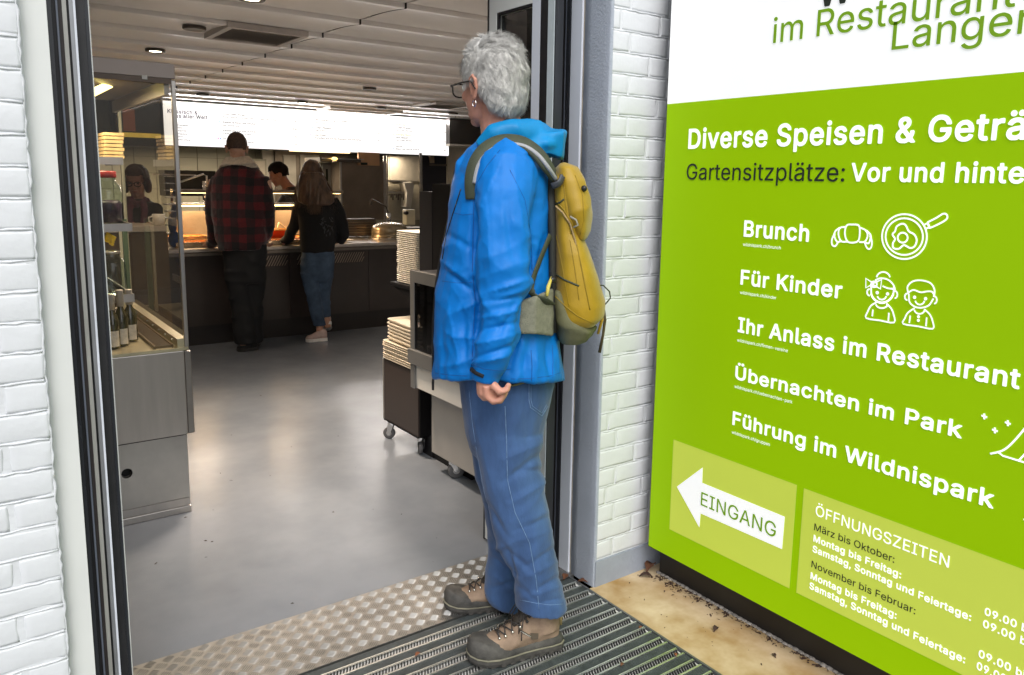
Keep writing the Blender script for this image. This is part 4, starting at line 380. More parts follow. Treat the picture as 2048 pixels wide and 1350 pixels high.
bä195|48,-10 29,0 12,3 12,7 1,0 3,-6 5,-2 25,0 6,3 1,5 0,106 -1,12 -7,16 -7,10 -11,8 -14,6 -9,3 -20,1 -22,-4 -12,-5 -8,-5 -6,-4 -6,-8 -10,-16 0,-4 2,-4 4,-3 18,-6 8,-1 4,2 9,10 9,7 9,3 11,0 10,-3 3,-2 4,-6 2,-6 0,-5 -3,-2 -47,-7 -22,-7 -10,-6 -4,-4 -7,-12 -4,-13 0,-17 1,-7 7,-14 9,-10 9,-7 6,-3|67,26 -13,3 -5,3 -4,7 0,7 3,5 6,4 18,4 11,2 17,3 2,-1 0,-9 -2,-10 -4,-6 -10,-8 -7,-3|41,170 10,0 11,4 5,6 3,7 1,5 -1,8 -5,10 -9,5 -4,1 -9,1 -4,-1 -9,-5 -3,-4 -4,-11 1,-10 5,-9 3,-3|99,170 10,0 8,3 6,5 5,11 0,9 -4,9 -5,5 -10,5 -7,0 -6,-1 -8,-5 -5,-8 -3,-7 2,-10 3,-7 5,-5
bü205|61,-9 17,-1 9,1 8,3 15,7 1,0 3,-6 4,-2 26,0 4,2 3,4 0,155 -3,4 -4,2 -27,0 -5,-3 -2,-5 0,-96 -4,-13 -3,-5 -7,-6 -14,-4 -11,1 -10,6 -5,9 -2,13 -1,97 -2,4 -5,2 -25,0 -5,-3 -3,-5 0,-107 2,-11 8,-18 5,-7 5,-5 7,-6 6,-3 9,-3|49,170 7,-1 11,5 6,6 4,9 0,10 -5,10 -6,4 -9,4 -9,0 -10,-5 -4,-5 -5,-11 1,-11 5,-8 6,-4|106,170 8,-1 11,5 5,5 5,11 0,7 -4,9 -7,7 -8,4 -10,0 -10,-5 -4,-5 -5,-11 0,-7 5,-11 4,-4
"""
GL = {}
for _l in GLYPHS.strip('\n').split('\n'):
    _h, *_cs = _l[2:].split('|'); _o = []
    for _k in _cs:
        if not _k: continue
        _x = _y = 0; _p = []
        for _q in _k.split(' '):
            _a, _b = _q.split(','); _x += int(_a); _y += int(_b); _p.append((_x/400, _y/400))
        _o.append(_p)
    GL[_l[:2]] = (int(_h)/500, _o)
_GM = {}
def glyph(k):
    if k in _GM: return _GM[k]
    c = bpy.data.curves.new('t', 'CURVE'); c.dimensions = '2D'; c.fill_mode = 'BOTH'
    for g in GL[k][1]:
        sp_ = c.splines.new('POLY'); sp_.points.add(len(g)-1); sp_.use_cyclic_u = True
        for i, (x, y) in enumerate(g): sp_.points[i].co = (x, y, 0, 1)
    o = bpy.data.objects.new('t', c); COL.objects.link(o)
    ev = o.evaluated_get(bpy.context.evaluated_depsgraph_get()); m = ev.to_mesh()
    V = [tuple(v.co) for v in m.vertices]; F = [tuple(q.vertices) for q in m.polygons]; ev.to_mesh_clear()
    bpy.data.objects.remove(o); bpy.data.curves.remove(c); _GM[k] = (V, F); return V, F
def text_mesh(s, bold=0.0):
    V = []; F = []; pen = 0; w_ = 'b' if bold > .011 else 'r'
    for ch in s:
        if w_+ch not in GL: continue
        v, f = glyph(w_+ch) if GL[w_+ch][1] else ([], []); b0 = len(V)
        V += [(x+pen, y, z) for x, y, z in v]; F += [tuple(i+b0 for i in q) for q in f]; pen += GL[w_+ch][0]+(.03 if w_ == 'b' else .004)
    return np.array(V), F
_CH = {}
def capheight(bold):
    if bold not in _CH: V, F = text_mesh('E', bold); _CH[bold] = (V[:, 1].max(), V[:, 1].min())
    return _CH[bold]
# ================================================================== SETTING
G_tan = mat('tan pavement', srgb(190, 148, 82), .55, var=.3, vscale=5, bump=.15, bscale=30, col2=srgb(216, 196, 162))
GY = mat('outdoor asphalt', (.11, .11, .11), .9, var=.2, vscale=3, bump=.4, bscale=60)
# outdoor ground to the horizon (outside, in front of the door line)
put('ground', [(-300, -300, -.02), (300, -300, -.02), (300, 2.0, -.02), (-300, 2.0, -.02)], [(0, 1, 2, 3)], GY, kind='structure', origin=(0, 0, -.02))
box('pavement', (1.752, -1.2, -.015, 2.20, 2.0, .0), G_tan, kind='structure')
# interior floor: sealed grey resin, with bluish sky reflection put into its colour
MF = mat('grey resin floor', (.175, .20, .235), .24, var=.14, vscale=2.2, bump=.10, bscale=190, spec=.6, col2=(.20, .222, .255))
box('floor', (-3.0, 2.42, -.02, 9.5, 12.0, 0), MF, kind='structure')
# floor flecks and crumbs
fl = MB()
for i in range(46):
    u = random.uniform(270, 960); v = random.uniform(720, 1300)
    p = on_z(u, v); 
    if p[1] < 2.46: continue
    a = random.uniform(0, 6.28); s = random.uniform(.0015, .0045); L = s*random.uniform(1, 3)
    fl.add([(p[0]+math.cos(a)*L, p[1]+math.sin(a)*L, .0004), (p[0]-math.sin(a)*s, p[1]+math.cos(a)*s, .003), (p[0]-math.cos(a)*L, p[1]-math.sin(a)*L, .0006), (p[0]+math.sin(a)*s, p[1]-math.cos(a)*s, .0005)], [(0, 1, 2), (0, 2, 3)])
fl.build('floor_crumbs', mat('crumb', (.03, .025, .02), .8), kind='stuff')
# ---- tread plate threshold
tp = thing('tread_plate', 'aluminium five-bar tread plate forming the door threshold in front of the entrance mat', 'floor plate', (1.0, 2.26, 0))
M_plate = mat('tread plate metal', (.25, .25, .245), .48, .9, var=.2, vscale=7, bump=.1, bscale=70)
M_bars = mat('tread bar polished', (.40, .40, .39), .46, .9, var=.15, vscale=9)
box('plate', (.1, 2.106, -.015, 1.77, 2.42, .0035), M_plate, tp)
tb = MB(); cell = .0362; c45 = math.cos(math.pi/4)
for i in range(-50, 70):
    for j in range(-10, 110):
        gx, gy = i*cell, j*cell
        X = (gx+gy)*c45; Y = (gy-gx)*c45*1.0
        x = .1+X; y = 2.12+Y
        if not (.115 < x < 1.757 and 2.118 < y < 2.408): continue
        ori = (i+j) % 2
        d = np.array([c45, -c45]) if ori else np.array([c45, c45]); n_ = np.array([-d[1], d[0]])
        for k in range(5):
            c = np.array([x, y])+n_*(k-2)*.0064; L = .0156-.0004*abs(k-2); wd = .00125
            A, B = c-d*L, c+d*L
            tb.add([(*(A), .0036), (*(c-n_*wd-d*L*.6), .0036), (*(c-n_*wd+d*L*.6), .0036), (*B, .0036), (*(c+n_*wd+d*L*.6), .0036), (*(c+n_*wd-d*L*.6), .0036), (*(c-d*L*.55), .0053), (*(c+d*L*.55), .0053)],
                   [(0, 1, 6), (1, 2, 7, 6), (2, 3, 7), (3, 4, 7), (4, 5, 6, 7), (5, 0, 6)])
tb.build('raised_bars', M_bars, tp, kind='stuff')
# ---- entrance mat: rubber inserts, aluminium rails and brush strips
mt = thing('entrance_mat', 'large doormat of black rubber strips, brush strips and aluminium rails under the man', 'door mat', (1.0, 1.3, 0))
M_rub = mat('ribbed mat rubber', (.05, .06, .062), .55, var=.35, vscale=14, bump=.3, bscale=120)
M_rail = mat('mat rail aluminium', (.80, .82, .80), .36, .9, var=.2, vscale=10, stretch=(1, 8, 1))
M_brush = mat('black brush bristle', (.018, .018, .02), .8, var=.3, vscale=90, bump=.6, bscale=260)
box('mat_tray', (-.3, .2, -.02, 1.748, 2.103, -.012), mat('mat pit', (.02, .02, .02), .9), mt)
MX0, MX1 = -.28, 1.744
per = .0718; yt = 2.098
NB = 24
for k in range(NB):
    y1 = yt-k*per
    # rubber insert with five fine grooves
    rb = MB()
    prof = [(y1-.031, -.008), (y1-.031, .001)]
    for g in range(6):
        ya = y1-.031+.0005+g*.0050
        prof += [(ya, .0018), (ya+.0032, .0018), (ya+.0036, .0002), (ya+.0046, .0002)]
    prof = [p for p in prof if p[0] < y1-.0012]+[(y1-.001, .001), (y1-.001, -.008)]
    xr = MX1-.0005*k
    nP = len(prof)
    rb.add([(MX0, a, b) for a, b in prof]+[(xr, a, b) for a, b in prof], [(i, i+1, nP+i+1, nP+i) for i in range(nP-1)]+[tuple(range(nP, 2*nP)), tuple(range(nP))[::-1]])
    rb.build('rubber_strip', M_rub, mt)
    for (a, h) in ((y1-.0345, .0035), (y1-.0685, .0035)):
        box('mat_rail', (MX0, a-.0019, -.01, xr, a+.0019, h), M_rail, mt)
    box('mat_rail', (MX0, y1-.0403, -.01, xr, y1-.0388, .0030), M_rail, mt)
    box('mat_rail', (MX0, y1-.0648, -.01, xr, y1-.0635, .0030), M_rail, mt)
    bs = MB(); bs.box(MX0, y1-.0630, -.01, xr, y1-.0410, -.0045)
    xx = MX0
    while xx < xr-.02:
        bs.add([(xx, y1-.0630, -.004), (xx+.0052, y1-.0630, -.004), (xx+.0052+.012, y1-.0410, -.004), (xx+.012, y1-.0410, -.004),
                (xx+.0006, y1-.0630, .0032), (xx+.0046, y1-.0630, .0032), (xx+.0046+.012, y1-.0410, .0032), (xx+.0126, y1-.0410, .0032)], BF)
        xx += .0102
    bs.build('brush_strip', M_brush, mt)
    fb = MB(); xx = MX0+.005    # pale base seen between the bristle bars
    fb.box(MX0, y1-.0629, -.0044, xr, y1-.0411, -.0036)
    fb.build('strip_base', mat('strip base grey', (.60, .60, .58), .6, var=.25, vscale=30), mt)
box('mat_edge', (1.7445, .2, -.012, 1.7515, 2.103, .0045), mat('mat edge frame', (.17, .18, .19), .5, .6), mt)
# ---- right return wall (white painted brick) beside the sign, skirting and plaster reveal
GXS = (0, .03, .2, .4, .6, .8, .97, 1); GZS = (0, .11, .5, .89, 1)
def brick_variants(nm, n, L, h, d, seed0):
    out = []
    for s_ in range(n):
        nx, nz = 7, 4; V = []; F = []
        # front grid (facing -y), slightly pillowed and lumpy
        for iz in range(nz+1):
            for ix in range(nx+1):
                x = L*(GXS[ix]-.5); z = h*(GZS[iz]-.5)
                edge = min(ix, nx-ix, 1)*min(iz, nz-iz, 1)
                q = np.array([[x*22+seed0*3.1+s_*9.7, z*40, s_*2.3]])
                b = float(vnoise(q, s_)[0])*.0010
                b2 = float(vnoise(q*2.3, s_+9)[0]); V.append((x+(0 if edge else b2*.0022), (0.0013 if not edge else 0)+b*1.3+b2*.0004, z+(0 if edge else b*2.2)))
        for iz in range(nz):
            for ix in range(nx): a = iz*(nx+1)+ix; F.append((a, a+1, a+nx+2, a+nx+1))
        rim = [i for i in range(nx+1)]+[iz*(nx+1)+nx for iz in range(1, nz+1)]+[nz*(nx+1)+i for i in range(nx-1, -1, -1)]+[iz*(nx+1) for iz in range(nz-1, 0, -1)]
        k0 = len(V)
        for r in rim: V.append((V[r][0], d, V[r][2]))
        for i in range(len(rim)): j = (i+1) % len(rim); F.append((rim[j], rim[i], k0+i, k0+j))
        me = bpy.data.meshes.new(nm); me.from_pydata(V, [], F); me.update(); me.polygons.foreach_set('use_smooth', [True]*len(me.polygons))
        me.materials.append(M_white_brick); out.append(me)
    return out
def place_brick(me, parent, x, y, z, rz=0):
    o = bpy.data.objects.new('brick', me); COL.objects.link(o); o.parent = parent
    o.location = Vector((x, y, z))-Vector(BASE[parent.name]); o.rotation_euler = (random.uniform(-.002, .002), random.uniform(-.005, .005), rz+random.uniform(-.003, .003))
LB, HB, CB = .170, .0605, .0682
rwall = thing('brick_wall', 'white painted brick wall return between the grey door reveal and the green sign', 'wall', (2.0, 2.1, 0))
box('mortar', (1.780, 2.0011, .098, 2.4, 2.30, 3.4), M_mortar, rwall)
bvar = brick_variants('brick', 7, LB, HB, .02, 1)
hvar = brick_variants('half_brick', 4, .078, HB, .02, 5)
qvar = brick_variants('quarter_brick', 3, .036, HB, .02, 8)
z = .098+.036; row = 0
while z < 3.2:
    if row % 2 == 0: xs = [(hvar, .078), (bvar, LB), (bvar, LB)]
    else: xs = [(bvar, LB), (hvar, .078), (bvar, LB)]
    if row % 4 == 3: xs = [(qvar, .036), (bvar, LB), (bvar, LB)]
    x = 1.779
    for vs, L_ in xs:
        place_brick(random.choice(vs), rwall, x+L_/2, 2.0-random.uniform(0, .0009), z+random.uniform(-.001, .001)); x += L_+.0085
        if x > 2.2: break
    z += CB; row += 1
# mortar smears: raised wavy paint ridges in the joints
sm = MB(); z = .098+.036+CB/2; row = 0
while z < 3.2:
    pts = [(1.778+i*.02, 2.0012+random.uniform(-.0006, .0006), z+random.uniform(-.0016, .0016)) for i in range(21)]
    sm.tube(pts, [random.uniform(.0014, .0034) for _ in pts], n=6); z += CB
sm.build('mortar_ridges', M_mortar, rwall, smooth=True, kind='stuff')
box('skirting', (1.778, 1.994, 0, 2.4, 2.02, .097), mat('grey skirting paint', (.30, .335, .40), .7, var=.12, vscale=6, bump=.3, bscale=90), rwall)
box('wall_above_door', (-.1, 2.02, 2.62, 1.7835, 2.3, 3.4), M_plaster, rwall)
# plaster reveal
rev = thing('plaster_pillar', 'grey-blue plastered door reveal at the corner of the white brick wall', 'pillar', (1.78, 2.06, 0))
pv = MB(); nz = 60
for i in range(nz+1):
    zz = 2.62*i/nz
    for (a, b) in ((1.785, 1.998), (1.7745, 1.9985), (1.7725, 2.003), (1.771, 2.03), (1.7705, 2.06), (1.771, 2.09), (1.7705, 2.126), (1.785, 2.128)):
        j = mnoise.noise(Vector((a*20, b*25, zz*9)))*.0012
        pv.V.append((a+j, b, zz))
for i in range(nz):
    for k in range(7): pv.F.append((i*8+k, i*8+k+1, (i+1)*8+k+1, (i+1)*8+k))
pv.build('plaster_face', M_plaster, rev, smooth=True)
box('sealant_joint', (1.7695, 2.126, 0, 1.7705, 2.1305, 2.6), mat('dirty sealant', (.33, .29, .24), .8, var=.3, vscale=12), rev)
# wall behind the sign (right side wall, hidden mostly)
sw = thing('side_wall', 'white brick side wall carrying the large green sign', 'wall', (2.2, 1, 0))
box('wall_body', (2.13, -1.2, 0, 2.4, 1.990, 3.4), M_mortar, sw)
# ---- left brick wall
lwall = thing('brick_wall', 'white painted brick wall at the left beside the door frame', 'wall', (-.3, 2.1, 0))
box('mortar', (-1.6, 2.0011, 0, .144, 2.3, 3.4), M_mortar, lwall)
z = .03; row = 0
LBL = .205
bvl = brick_variants('brick', 7, LBL, .0595, .02, 21)
while z < 3.0:
    x = .146-(0 if row % 2 else .062)
    if row % 2 == 0: place_brick(random.choice(hvar), lwall, .146-.0385, 2.0, z)
    x = .146 if row % 2 else .146-.09
    n_ = 0
    while x > -.42:
        place_brick(random.choice(bvl), lwall, x-LBL/2, 2.0-random.uniform(0, .0009), z+random.uniform(-.0015, .0015)); x -= LBL+.008
    z += .0665; row += 1
sm = MB(); z = .03+.03325
while z < 3.0:
    pts = [(-.45+i*.022, 2.0012+random.uniform(-.0006, .0006), z+random.uniform(-.002, .002)) for i in range(28)]
    sm.tube(pts, [random.uniform(.0014, .0036) for _ in pts], n=6); z += .0665
sm.build('mortar_ridges', M_mortar, lwall, smooth=True, kind='stuff')
# rough paint edge
pe = MB(); pts = [(.1465+random.uniform(-.0022, .0022), 2.004, i*.014) for i in range(200)]
pe.tube(pts, [random.uniform(.0025, .005) for _ in pts], n=5); pe.build('paint_edge', M_mortar, lwall, smooth=True)
# ---- left door frame
lf = thing('door_frame', 'left door jamb of white board with stacked black and aluminium profiles', 'door frame', (.25, 2.12, 0))
def xs_at(u, y): return on_y(u, 0, y)[0]
YL = 2.08
def jamb(nm, u0, u1, m, y=YL, dy=.06, zt=2.62, pr=None, **k): return box(nm, (xs_at(u0, y), y, 0, xs_at(u1, y), y+dy, zt), m, pr or lf, **k)
jamb('jamb_board', 30, 91.6, M_frame, 2.03, .12)
jamb('black_profile', 91.6, 101, M_blackgl, 2.05, .1)
jamb('dark_channel', 101.2, 110, M_black, 2.075, .08)
jamb('highlight_strip', 110.1, 114, mat('blue grey strip', (.10, .115, .15), .35), 2.065, .08)  # blue-grey highlight on the black profiles, modelled as a coloured strip
jamb('dark_channel', 114.2, 122.4, mat('brown seal', (.035, .028, .026), .5), 2.085, .08)
jamb('profile_rib', 122.6, 131.4, mat('grey green profile', (.34, .34, .32), .45, .3), 2.08, .08)
jamb('dark_channel', 131.6, 136.4, M_black, 2.095, .08)
jamb('leaf_edge', 136.6, 145, mat('dull aluminium', (.30, .31, .325), .4, .7), 2.085, .08)
jamb('leaf_bright_edge', 145.1, 149.6, mat('light edge', (.62, .66, .74), .35), 2.082, .08)
jamb('black_profile', 149.8, 167, M_black, 2.10, .09)
jamb('seal_lip', 167.1, 174.8, M_blackgl, 2.108, .08)
jamb('white_edge', 174.9, 177.2, M_frame, 2.112, .02)
# ---- right door frame and folded leaf
rf = thing('door_frame', 'right white door frame standing between the plaster reveal and the black leaf edge', 'door frame', (1.76, 2.17, 0))
box('frame_post', (1.763, 2.131, 0, 1.80, 2.191, 2.62), M_frame_cool, rf, bevel=.003)
box('frame_stop', (1.7605, 2.193, 0, 1.80, 2.212, 2.62), M_blackgl, rf)
box('seal_bead', (1.7595, 2.2125, 0, 1.80, 2.2165, 2.62), MATS['blue grey strip'], rf)
box('black_post', (1.761, 2.217, 0, 1.80, 2.302, 2.62), M_black, rf)
box('head_rail', (.15, 2.05, 2.50, 1.757, 2.2, 2.62), M_frame, rf)
lw_ = thing('wall', 'inner wall right of the entrance door behind the folded leaf', 'wall', (5, 2.4, 0))
MIW = mat('inner wall paint', (.5, .48, .45), .7)
box('wall_body', (1.80, 2.31, 0, 9.5, 2.5, 2.6), MIW, lw_)
lw2 = thing('wall', 'inner wall left of the entrance door', 'wall', (-1, 2.4, 0))
box('wall_body', (-3, 2.31, 0, .30, 2.42, 2.6), MATS['inner wall paint'], lw2)
leaf = thing('door_leaf', 'glazed white door leaf folded open behind the older man', 'door', (1.66, 2.38, 0))
LX0, LX1 = 1.655, 1.70
def LY(u): return on_x(u, 0, LX0)[1]
box('stile', (LX0, 2.488, .012, LX1, 2.536, 2.35), M_frame, leaf)
box('stile', (LX0, 2.222, .012, LX1, 2.268, 2.35), M_frame_cool, leaf)
box('rail', (LX0, 2.2685, 2.047, LX1, 2.4875, 2.35), M_frame, leaf)
box('rail', (LX0, 2.2685, .012, LX1, 2.4875, .13), M_frame, leaf)
box('edge_seal', (LX0-.002, 2.5365, .006, LX1, 2.545, 2.35), M_black, leaf)
gk = MB(); gk.box(LX0+.002, 2.478, .131, LX0+.012, 2.4875, 2.046); gk.box(LX0+.002, 2.2685, 2.038, LX0+.012, 2.4775, 2.0465); gk.box(LX0+.002, 2.2685, .1305, LX0+.012, 2.4775, .138)
gk.build('gasket', M_black, leaf)
box('pane', (LX0+.016, 2.269, .139, LX0+.022, 2.4775, 2.037), M_darkglass, leaf)
box('second_leaf_seal', (LX0, 2.180, .012, 1.70, 2.2205, 2.35), M_black, leaf)
box('second_leaf_edge', (LX0, 2.146, .012, 1.69, 2.1795, 2.35), mat('pale cool edge', (.50, .57, .60), .35), leaf)
box('second_leaf_lip', (LX0+.003, 2.1395, .012, 1.69, 2.1455, 2.35), M_blackgl, leaf)
# ================================================================== SIGN
SX = 1.98
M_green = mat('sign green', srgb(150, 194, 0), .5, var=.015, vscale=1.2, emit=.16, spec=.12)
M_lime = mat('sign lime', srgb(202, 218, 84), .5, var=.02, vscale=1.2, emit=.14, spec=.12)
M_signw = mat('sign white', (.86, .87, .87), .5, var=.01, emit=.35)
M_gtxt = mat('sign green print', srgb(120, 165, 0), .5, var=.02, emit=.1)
sign = thing('advert_sign', 'tall green and white sign panel with entrance arrow and opening hours, right of door', 'sign', (2.02, 1.0, 0))
sy = on_x(1297, 1091, SX)[1]; sz0 = on_x(1297, 1091, SX)[2]; szg = on_x(1337, 208, SX)[2]
YR = -.15; ZT = 3.05
box('panel_frame', (SX+.002, YR, sz0-.004, 2.06, sy+.004, ZT), mat('sign frame black', (.015, .015, .015), .4), sign)
def sheet(nm, y0, z0, y1, z1, m, lay): return put(nm, [(SX-lay*.0012, y0, z0), (SX-lay*.0012, y1, z0), (SX-lay*.0012, y1, z1), (SX-lay*.0012, y0, z1)], [(0, 3, 2, 1)], m, sign)
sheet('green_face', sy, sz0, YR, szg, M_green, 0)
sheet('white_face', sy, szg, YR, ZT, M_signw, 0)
box('black_plinth', (2.052, YR, 0, 2.12, 1.941, sz0-.006), mat('plinth black', (.010, .009, .009), .45, var=.3, vscale=8), sign)
def q3(u, v, s=2.547, ox=1280, oy=820): return (ox+u/s, oy+v/s)
def q2(u, v): return q3(u, v, 2.812, 1350, 380)
def q1(u, v): return q3(u, v, 2.596, 1280, 0)
def sp(p): P = on_x(p[0], p[1], SX); return P[1], P[2]
def sprint(txt, a, b, top, m, bold=.01, lay=2, zfix=None, name='lettering'):
    """a = baseline start px, b = baseline end px, top = cap-top px above a"""
    ya, za = sp(a); yb, zb = sp(b); zt = sp(top)[1]
    z0 = (za+zb)/2 if zfix is None else zfix
    hh = zt-za
    V, F = text_mesh(txt, bold*.9); c1, c0 = capheight(bold*.9)
    x0, x1 = V[:, 0].min(), V[:, 0].max()
    sx = (ya-yb)/(x1-x0); szz = hh/(c1-c0)
    P = np.stack([SX-lay*.0012-V[:, 2]*.2, ya-(V[:, 0]-x0)*sx, z0+(V[:, 1]-c0)*szz], 1)
    return put(name, P, F, m, sign)
B = .022
sprint('W', (1636, 12), (1706, 8), (1630, -60), M_ink, .03)
sprint('im Restaurant', q1(692, 208), (2030, 22), (1541, 31), M_gtxt, .012)
sprint('Langen', q1(1308, 257), (2079, 65), q1(1325, 110), M_gtxt, .012)
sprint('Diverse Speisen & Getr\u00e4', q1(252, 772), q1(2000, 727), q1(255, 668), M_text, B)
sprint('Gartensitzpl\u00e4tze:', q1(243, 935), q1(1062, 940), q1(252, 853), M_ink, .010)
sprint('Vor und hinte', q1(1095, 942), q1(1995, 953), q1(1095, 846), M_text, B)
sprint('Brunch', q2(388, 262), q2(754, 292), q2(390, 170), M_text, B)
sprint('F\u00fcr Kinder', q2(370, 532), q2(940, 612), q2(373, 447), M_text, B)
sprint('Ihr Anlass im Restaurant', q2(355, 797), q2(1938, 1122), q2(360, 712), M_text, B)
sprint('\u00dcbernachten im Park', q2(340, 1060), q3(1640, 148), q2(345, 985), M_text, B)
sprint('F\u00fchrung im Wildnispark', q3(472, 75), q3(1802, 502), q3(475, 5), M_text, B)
for t, a, b in (('wildnispark.ch/brunch', q2(385, 314), q2(597, 334)), ('wildnispark.ch/kinder', q2(368, 586), q2(572, 613)), ('wildnispark.ch/firmen-vereine', q2(352, 852), q2(636, 912)),
                ('wildnispark.ch/uebernachten-park', q2(337, 1112), q2(662, 1200)), ('wildnispark.ch/gruppen', q3(470, 118), q3(663, 184))):
    sprint(t, a, b, (a[0], a[1]-6.2), M_text, .008)
def spoly(nm, pts, m, lay):
    P = [(SX-lay*.0012, *sp(p)) for p in pts]; return put(nm, P, [tuple(range(len(P)))[::-1]], m, sign)
y0, zt = sp(q3(172, 150)); y1, _ = sp(q3(800, 383)); _, zb = sp(q3(148, 605))
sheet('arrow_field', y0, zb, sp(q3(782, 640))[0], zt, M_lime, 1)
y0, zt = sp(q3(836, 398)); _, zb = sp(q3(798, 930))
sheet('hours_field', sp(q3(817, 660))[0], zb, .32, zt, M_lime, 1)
spoly('arrow', [q3(190, 390), q3(322, 292), q3(319, 370), q3(740, 543), q3(726, 708), q3(311, 526), q3(305, 598)], M_signw, 2)
sprint('EINGANG', q3(312, 488), q3(694, 645), q3(315, 420), M_gtxt, .004, 3)
sprint('\u00d6FFNUNGSZEITEN', q3(895, 540), q3(1575, 798), q3(899, 487), M_text, .008)
sprint('M\u00e4rz bis Oktober:', q3(889, 612), q3(1297, 776), q3(892, 578), M_ink, .006)
sprint('Montag bis Freitag:', q3(885, 668), q3(1331, 858), q3(888, 634), M_text, .014)
sprint('Samstag, Sonntag und Feiertage:', q3(880, 724), q3(1688, 1071), q3(882, 690), M_text, .014)
sprint('November bis Februar:', q3(875, 802), q3(1404, 1037), q3(877, 768), M_ink, .006)
sprint('Montag bis Freitag:', q3(870, 860), q3(1308, 1062), q3(873, 826), M_text, .014)
sprint('Samstag, Sonntag und Feiertage:', q3(864, 914), q3(1658, 1284), q3(867, 880), M_text, .014)
sprint('09.00 b', q3(1756, 1042), q3(1975, 1133), q3(1759, 1003), M_text, .014)
sprint('09.00 b', q3(1747, 1105), q3(1968, 1198), q3(1750, 1066), M_text, .014)
sprint('09.00 bi', q3(1725, 1258), q3(1962, 1365), q3(1728, 1218), M_text, .014)
sprint('09.00', q3(1715, 1320), q3(1866, 1388), q3(1718, 1280), M_text, .014)
# line icons
def ribbon(nm, polys, wpx=3.4, lay=2):
    mb = MB()
    for pts, closed in polys:
        P = [np.array(sp(p)) for p in pts]
        if closed: P = P+[P[0]]
        wd = abs(sp((pts[0][0]+wpx, pts[0][1]))[0]-sp(pts[0])[0])/2*1.05
        Q = []
        n = len(P)
        for i in range(n):
            if closed: t = P[(i+1) % (n-1)]-P[(i-1) % (n-1)]
            else: t = P[min(i+1, n-1)]-P[max(i-1, 0)]
            t = t/(np.linalg.norm(t)+1e-9); nn = np.array([-t[1], t[0]])*wd; Q.append((P[i]+nn, P[i]-nn))
        V = [(SX-lay*.0012, *a) for q in Q for a in q]
        mb.add(V, [(2*i, 2*i+1, 2*i+3, 2*i+2) for i in range(n-1)])
    return mb.build(nm, M_text, sign)
def ell_px(cx, cy, rx, ry, a0=0, a1=360, rot=0, n=28, f=q2):
    o = []
    for i in range(n+1):
        a = math.radians(a0+(a1-a0)*i/n); x = rx*math.cos(a); y = -ry*math.sin(a); r = math.radians(rot)
        o.append(f(cx+x*math.cos(r)-y*math.sin(r), cy+x*math.sin(r)+y*math.cos(r)))
    return o
def sm_(pts, f=q2, closed=False, k=6):   # Catmull-Rom through crop pixels
    P = [np.array(p, float) for p in pts]; n = len(P); o = []
    rng = range(n if closed else n-1)
    for i in rng:
        g = (lambda j: P[j % n]) if closed else (lambda j: P[min(max(j, 0), n-1)])
        p0, p1, p2, p3 = g(i-1), g(i), g(i+1), g(i+2)
        for s_ in range(k):
            t = s_/k; o.append(.5*((2*p1)+(-p0+p2)*t+(2*p0-5*p1+4*p2-p3)*t*t+(-p0+3*p1-3*p2+p3)*t**3))
    if not closed: o.append(P[-1])
    return [f(*p) for p in o]
ribbon('pan_icon', [(ell_px(1293, 262, 126, 126, n=48)[:-1], True), (ell_px(1292, 262, 105, 103, n=44)[:-1], True), (ell_px(1283, 268, 28, 28)[:-1], True),
    (sm_([(1278, 190), (1300, 198), (1318, 232), (1348, 250), (1362, 282), (1350, 316), (1325, 326), (1290, 310), (1262, 330), (1232, 326), (1228, 300), (1240, 275), (1226, 250), (1240, 232), (1250, 205)], closed=True), True),
    ([q2(1405, 195), q2(1425, 186), q2(1435, 208), q2(1413, 218)], False),
    (sm_([(1422, 182), (1470, 158), (1510, 134), (1530, 138), (1534, 156), (1520, 172), (1480, 194), (1434, 215)]) + [q2(1422, 182)], False)])
ribbon('croissant_icon', [(sm_([(968, 200), (1000, 194), (1036, 200), (1042, 240), (1034, 284), (1004, 296), (972, 288), (958, 245)], closed=True), True),
    (sm_([(962, 208), (930, 214), (922, 250), (938, 288), (972, 290)]), False), (sm_([(930, 212), (904, 232), (900, 262), (914, 290), (936, 288)]), False),
    (sm_([(900, 246), (886, 276), (886, 306), (902, 316), (916, 300), (918, 290)]), False),
    (sm_([(1044, 212), (1074, 226), (1086, 256), (1070, 290), (1038, 292)]), False), (sm_([(1078, 226), (1102, 252), (1100, 280), (1090, 300), (1068, 292)]), False),
    (sm_([(1100, 256), (1110, 290), (1106, 322), (1092, 332), (1078, 318), (1070, 294)]), False)], 3.0)
ribbon('girl_icon', [(ell_px(1168, 560, 66, 72, 200, 340)+[], False), (sm_([(1106, 540), (1108, 590), (1130, 622), (1168, 636), (1204, 620), (1228, 590), (1234, 545)]), False),
    (sm_([(1128, 508), (1160, 496), (1200, 504), (1230, 532), (1240, 562)]), False), (sm_([(1170, 540), (1200, 552), (1236, 556)]), False),
    (ell_px(1174, 497, 38, 36, 10, 170), False), (ell_px(1240, 588, 13, 20, -100, 110), False), (ell_px(1096, 575, 13, 18, 80, 280), False),
    ([q2(1076, 497), q2(1076, 550), q2(1112, 530), q2(1158, 556), q2(1165, 504), q2(1118, 524)], True), (ell_px(1122, 530, 16, 16)[:-1], True),
    (ell_px(1140, 577, 5, 5)[:-1], True), (ell_px(1198, 584, 5, 5)[:-1], True), (ell_px(1166, 592, 25, 24, 190, 350), False),
    (sm_([(1136, 632), (1105, 650), (1086, 685), (1078, 720), (1155, 733), (1234, 745), (1232, 700), (1218, 665), (1192, 638)], k=3), False),
    (ell_px(1166, 638, 34, 26, 190, 350), False), ([q2(1116, 672), q2(1112, 710)], False), ([q2(1206, 690), q2(1202, 736)], False)], 3.0)
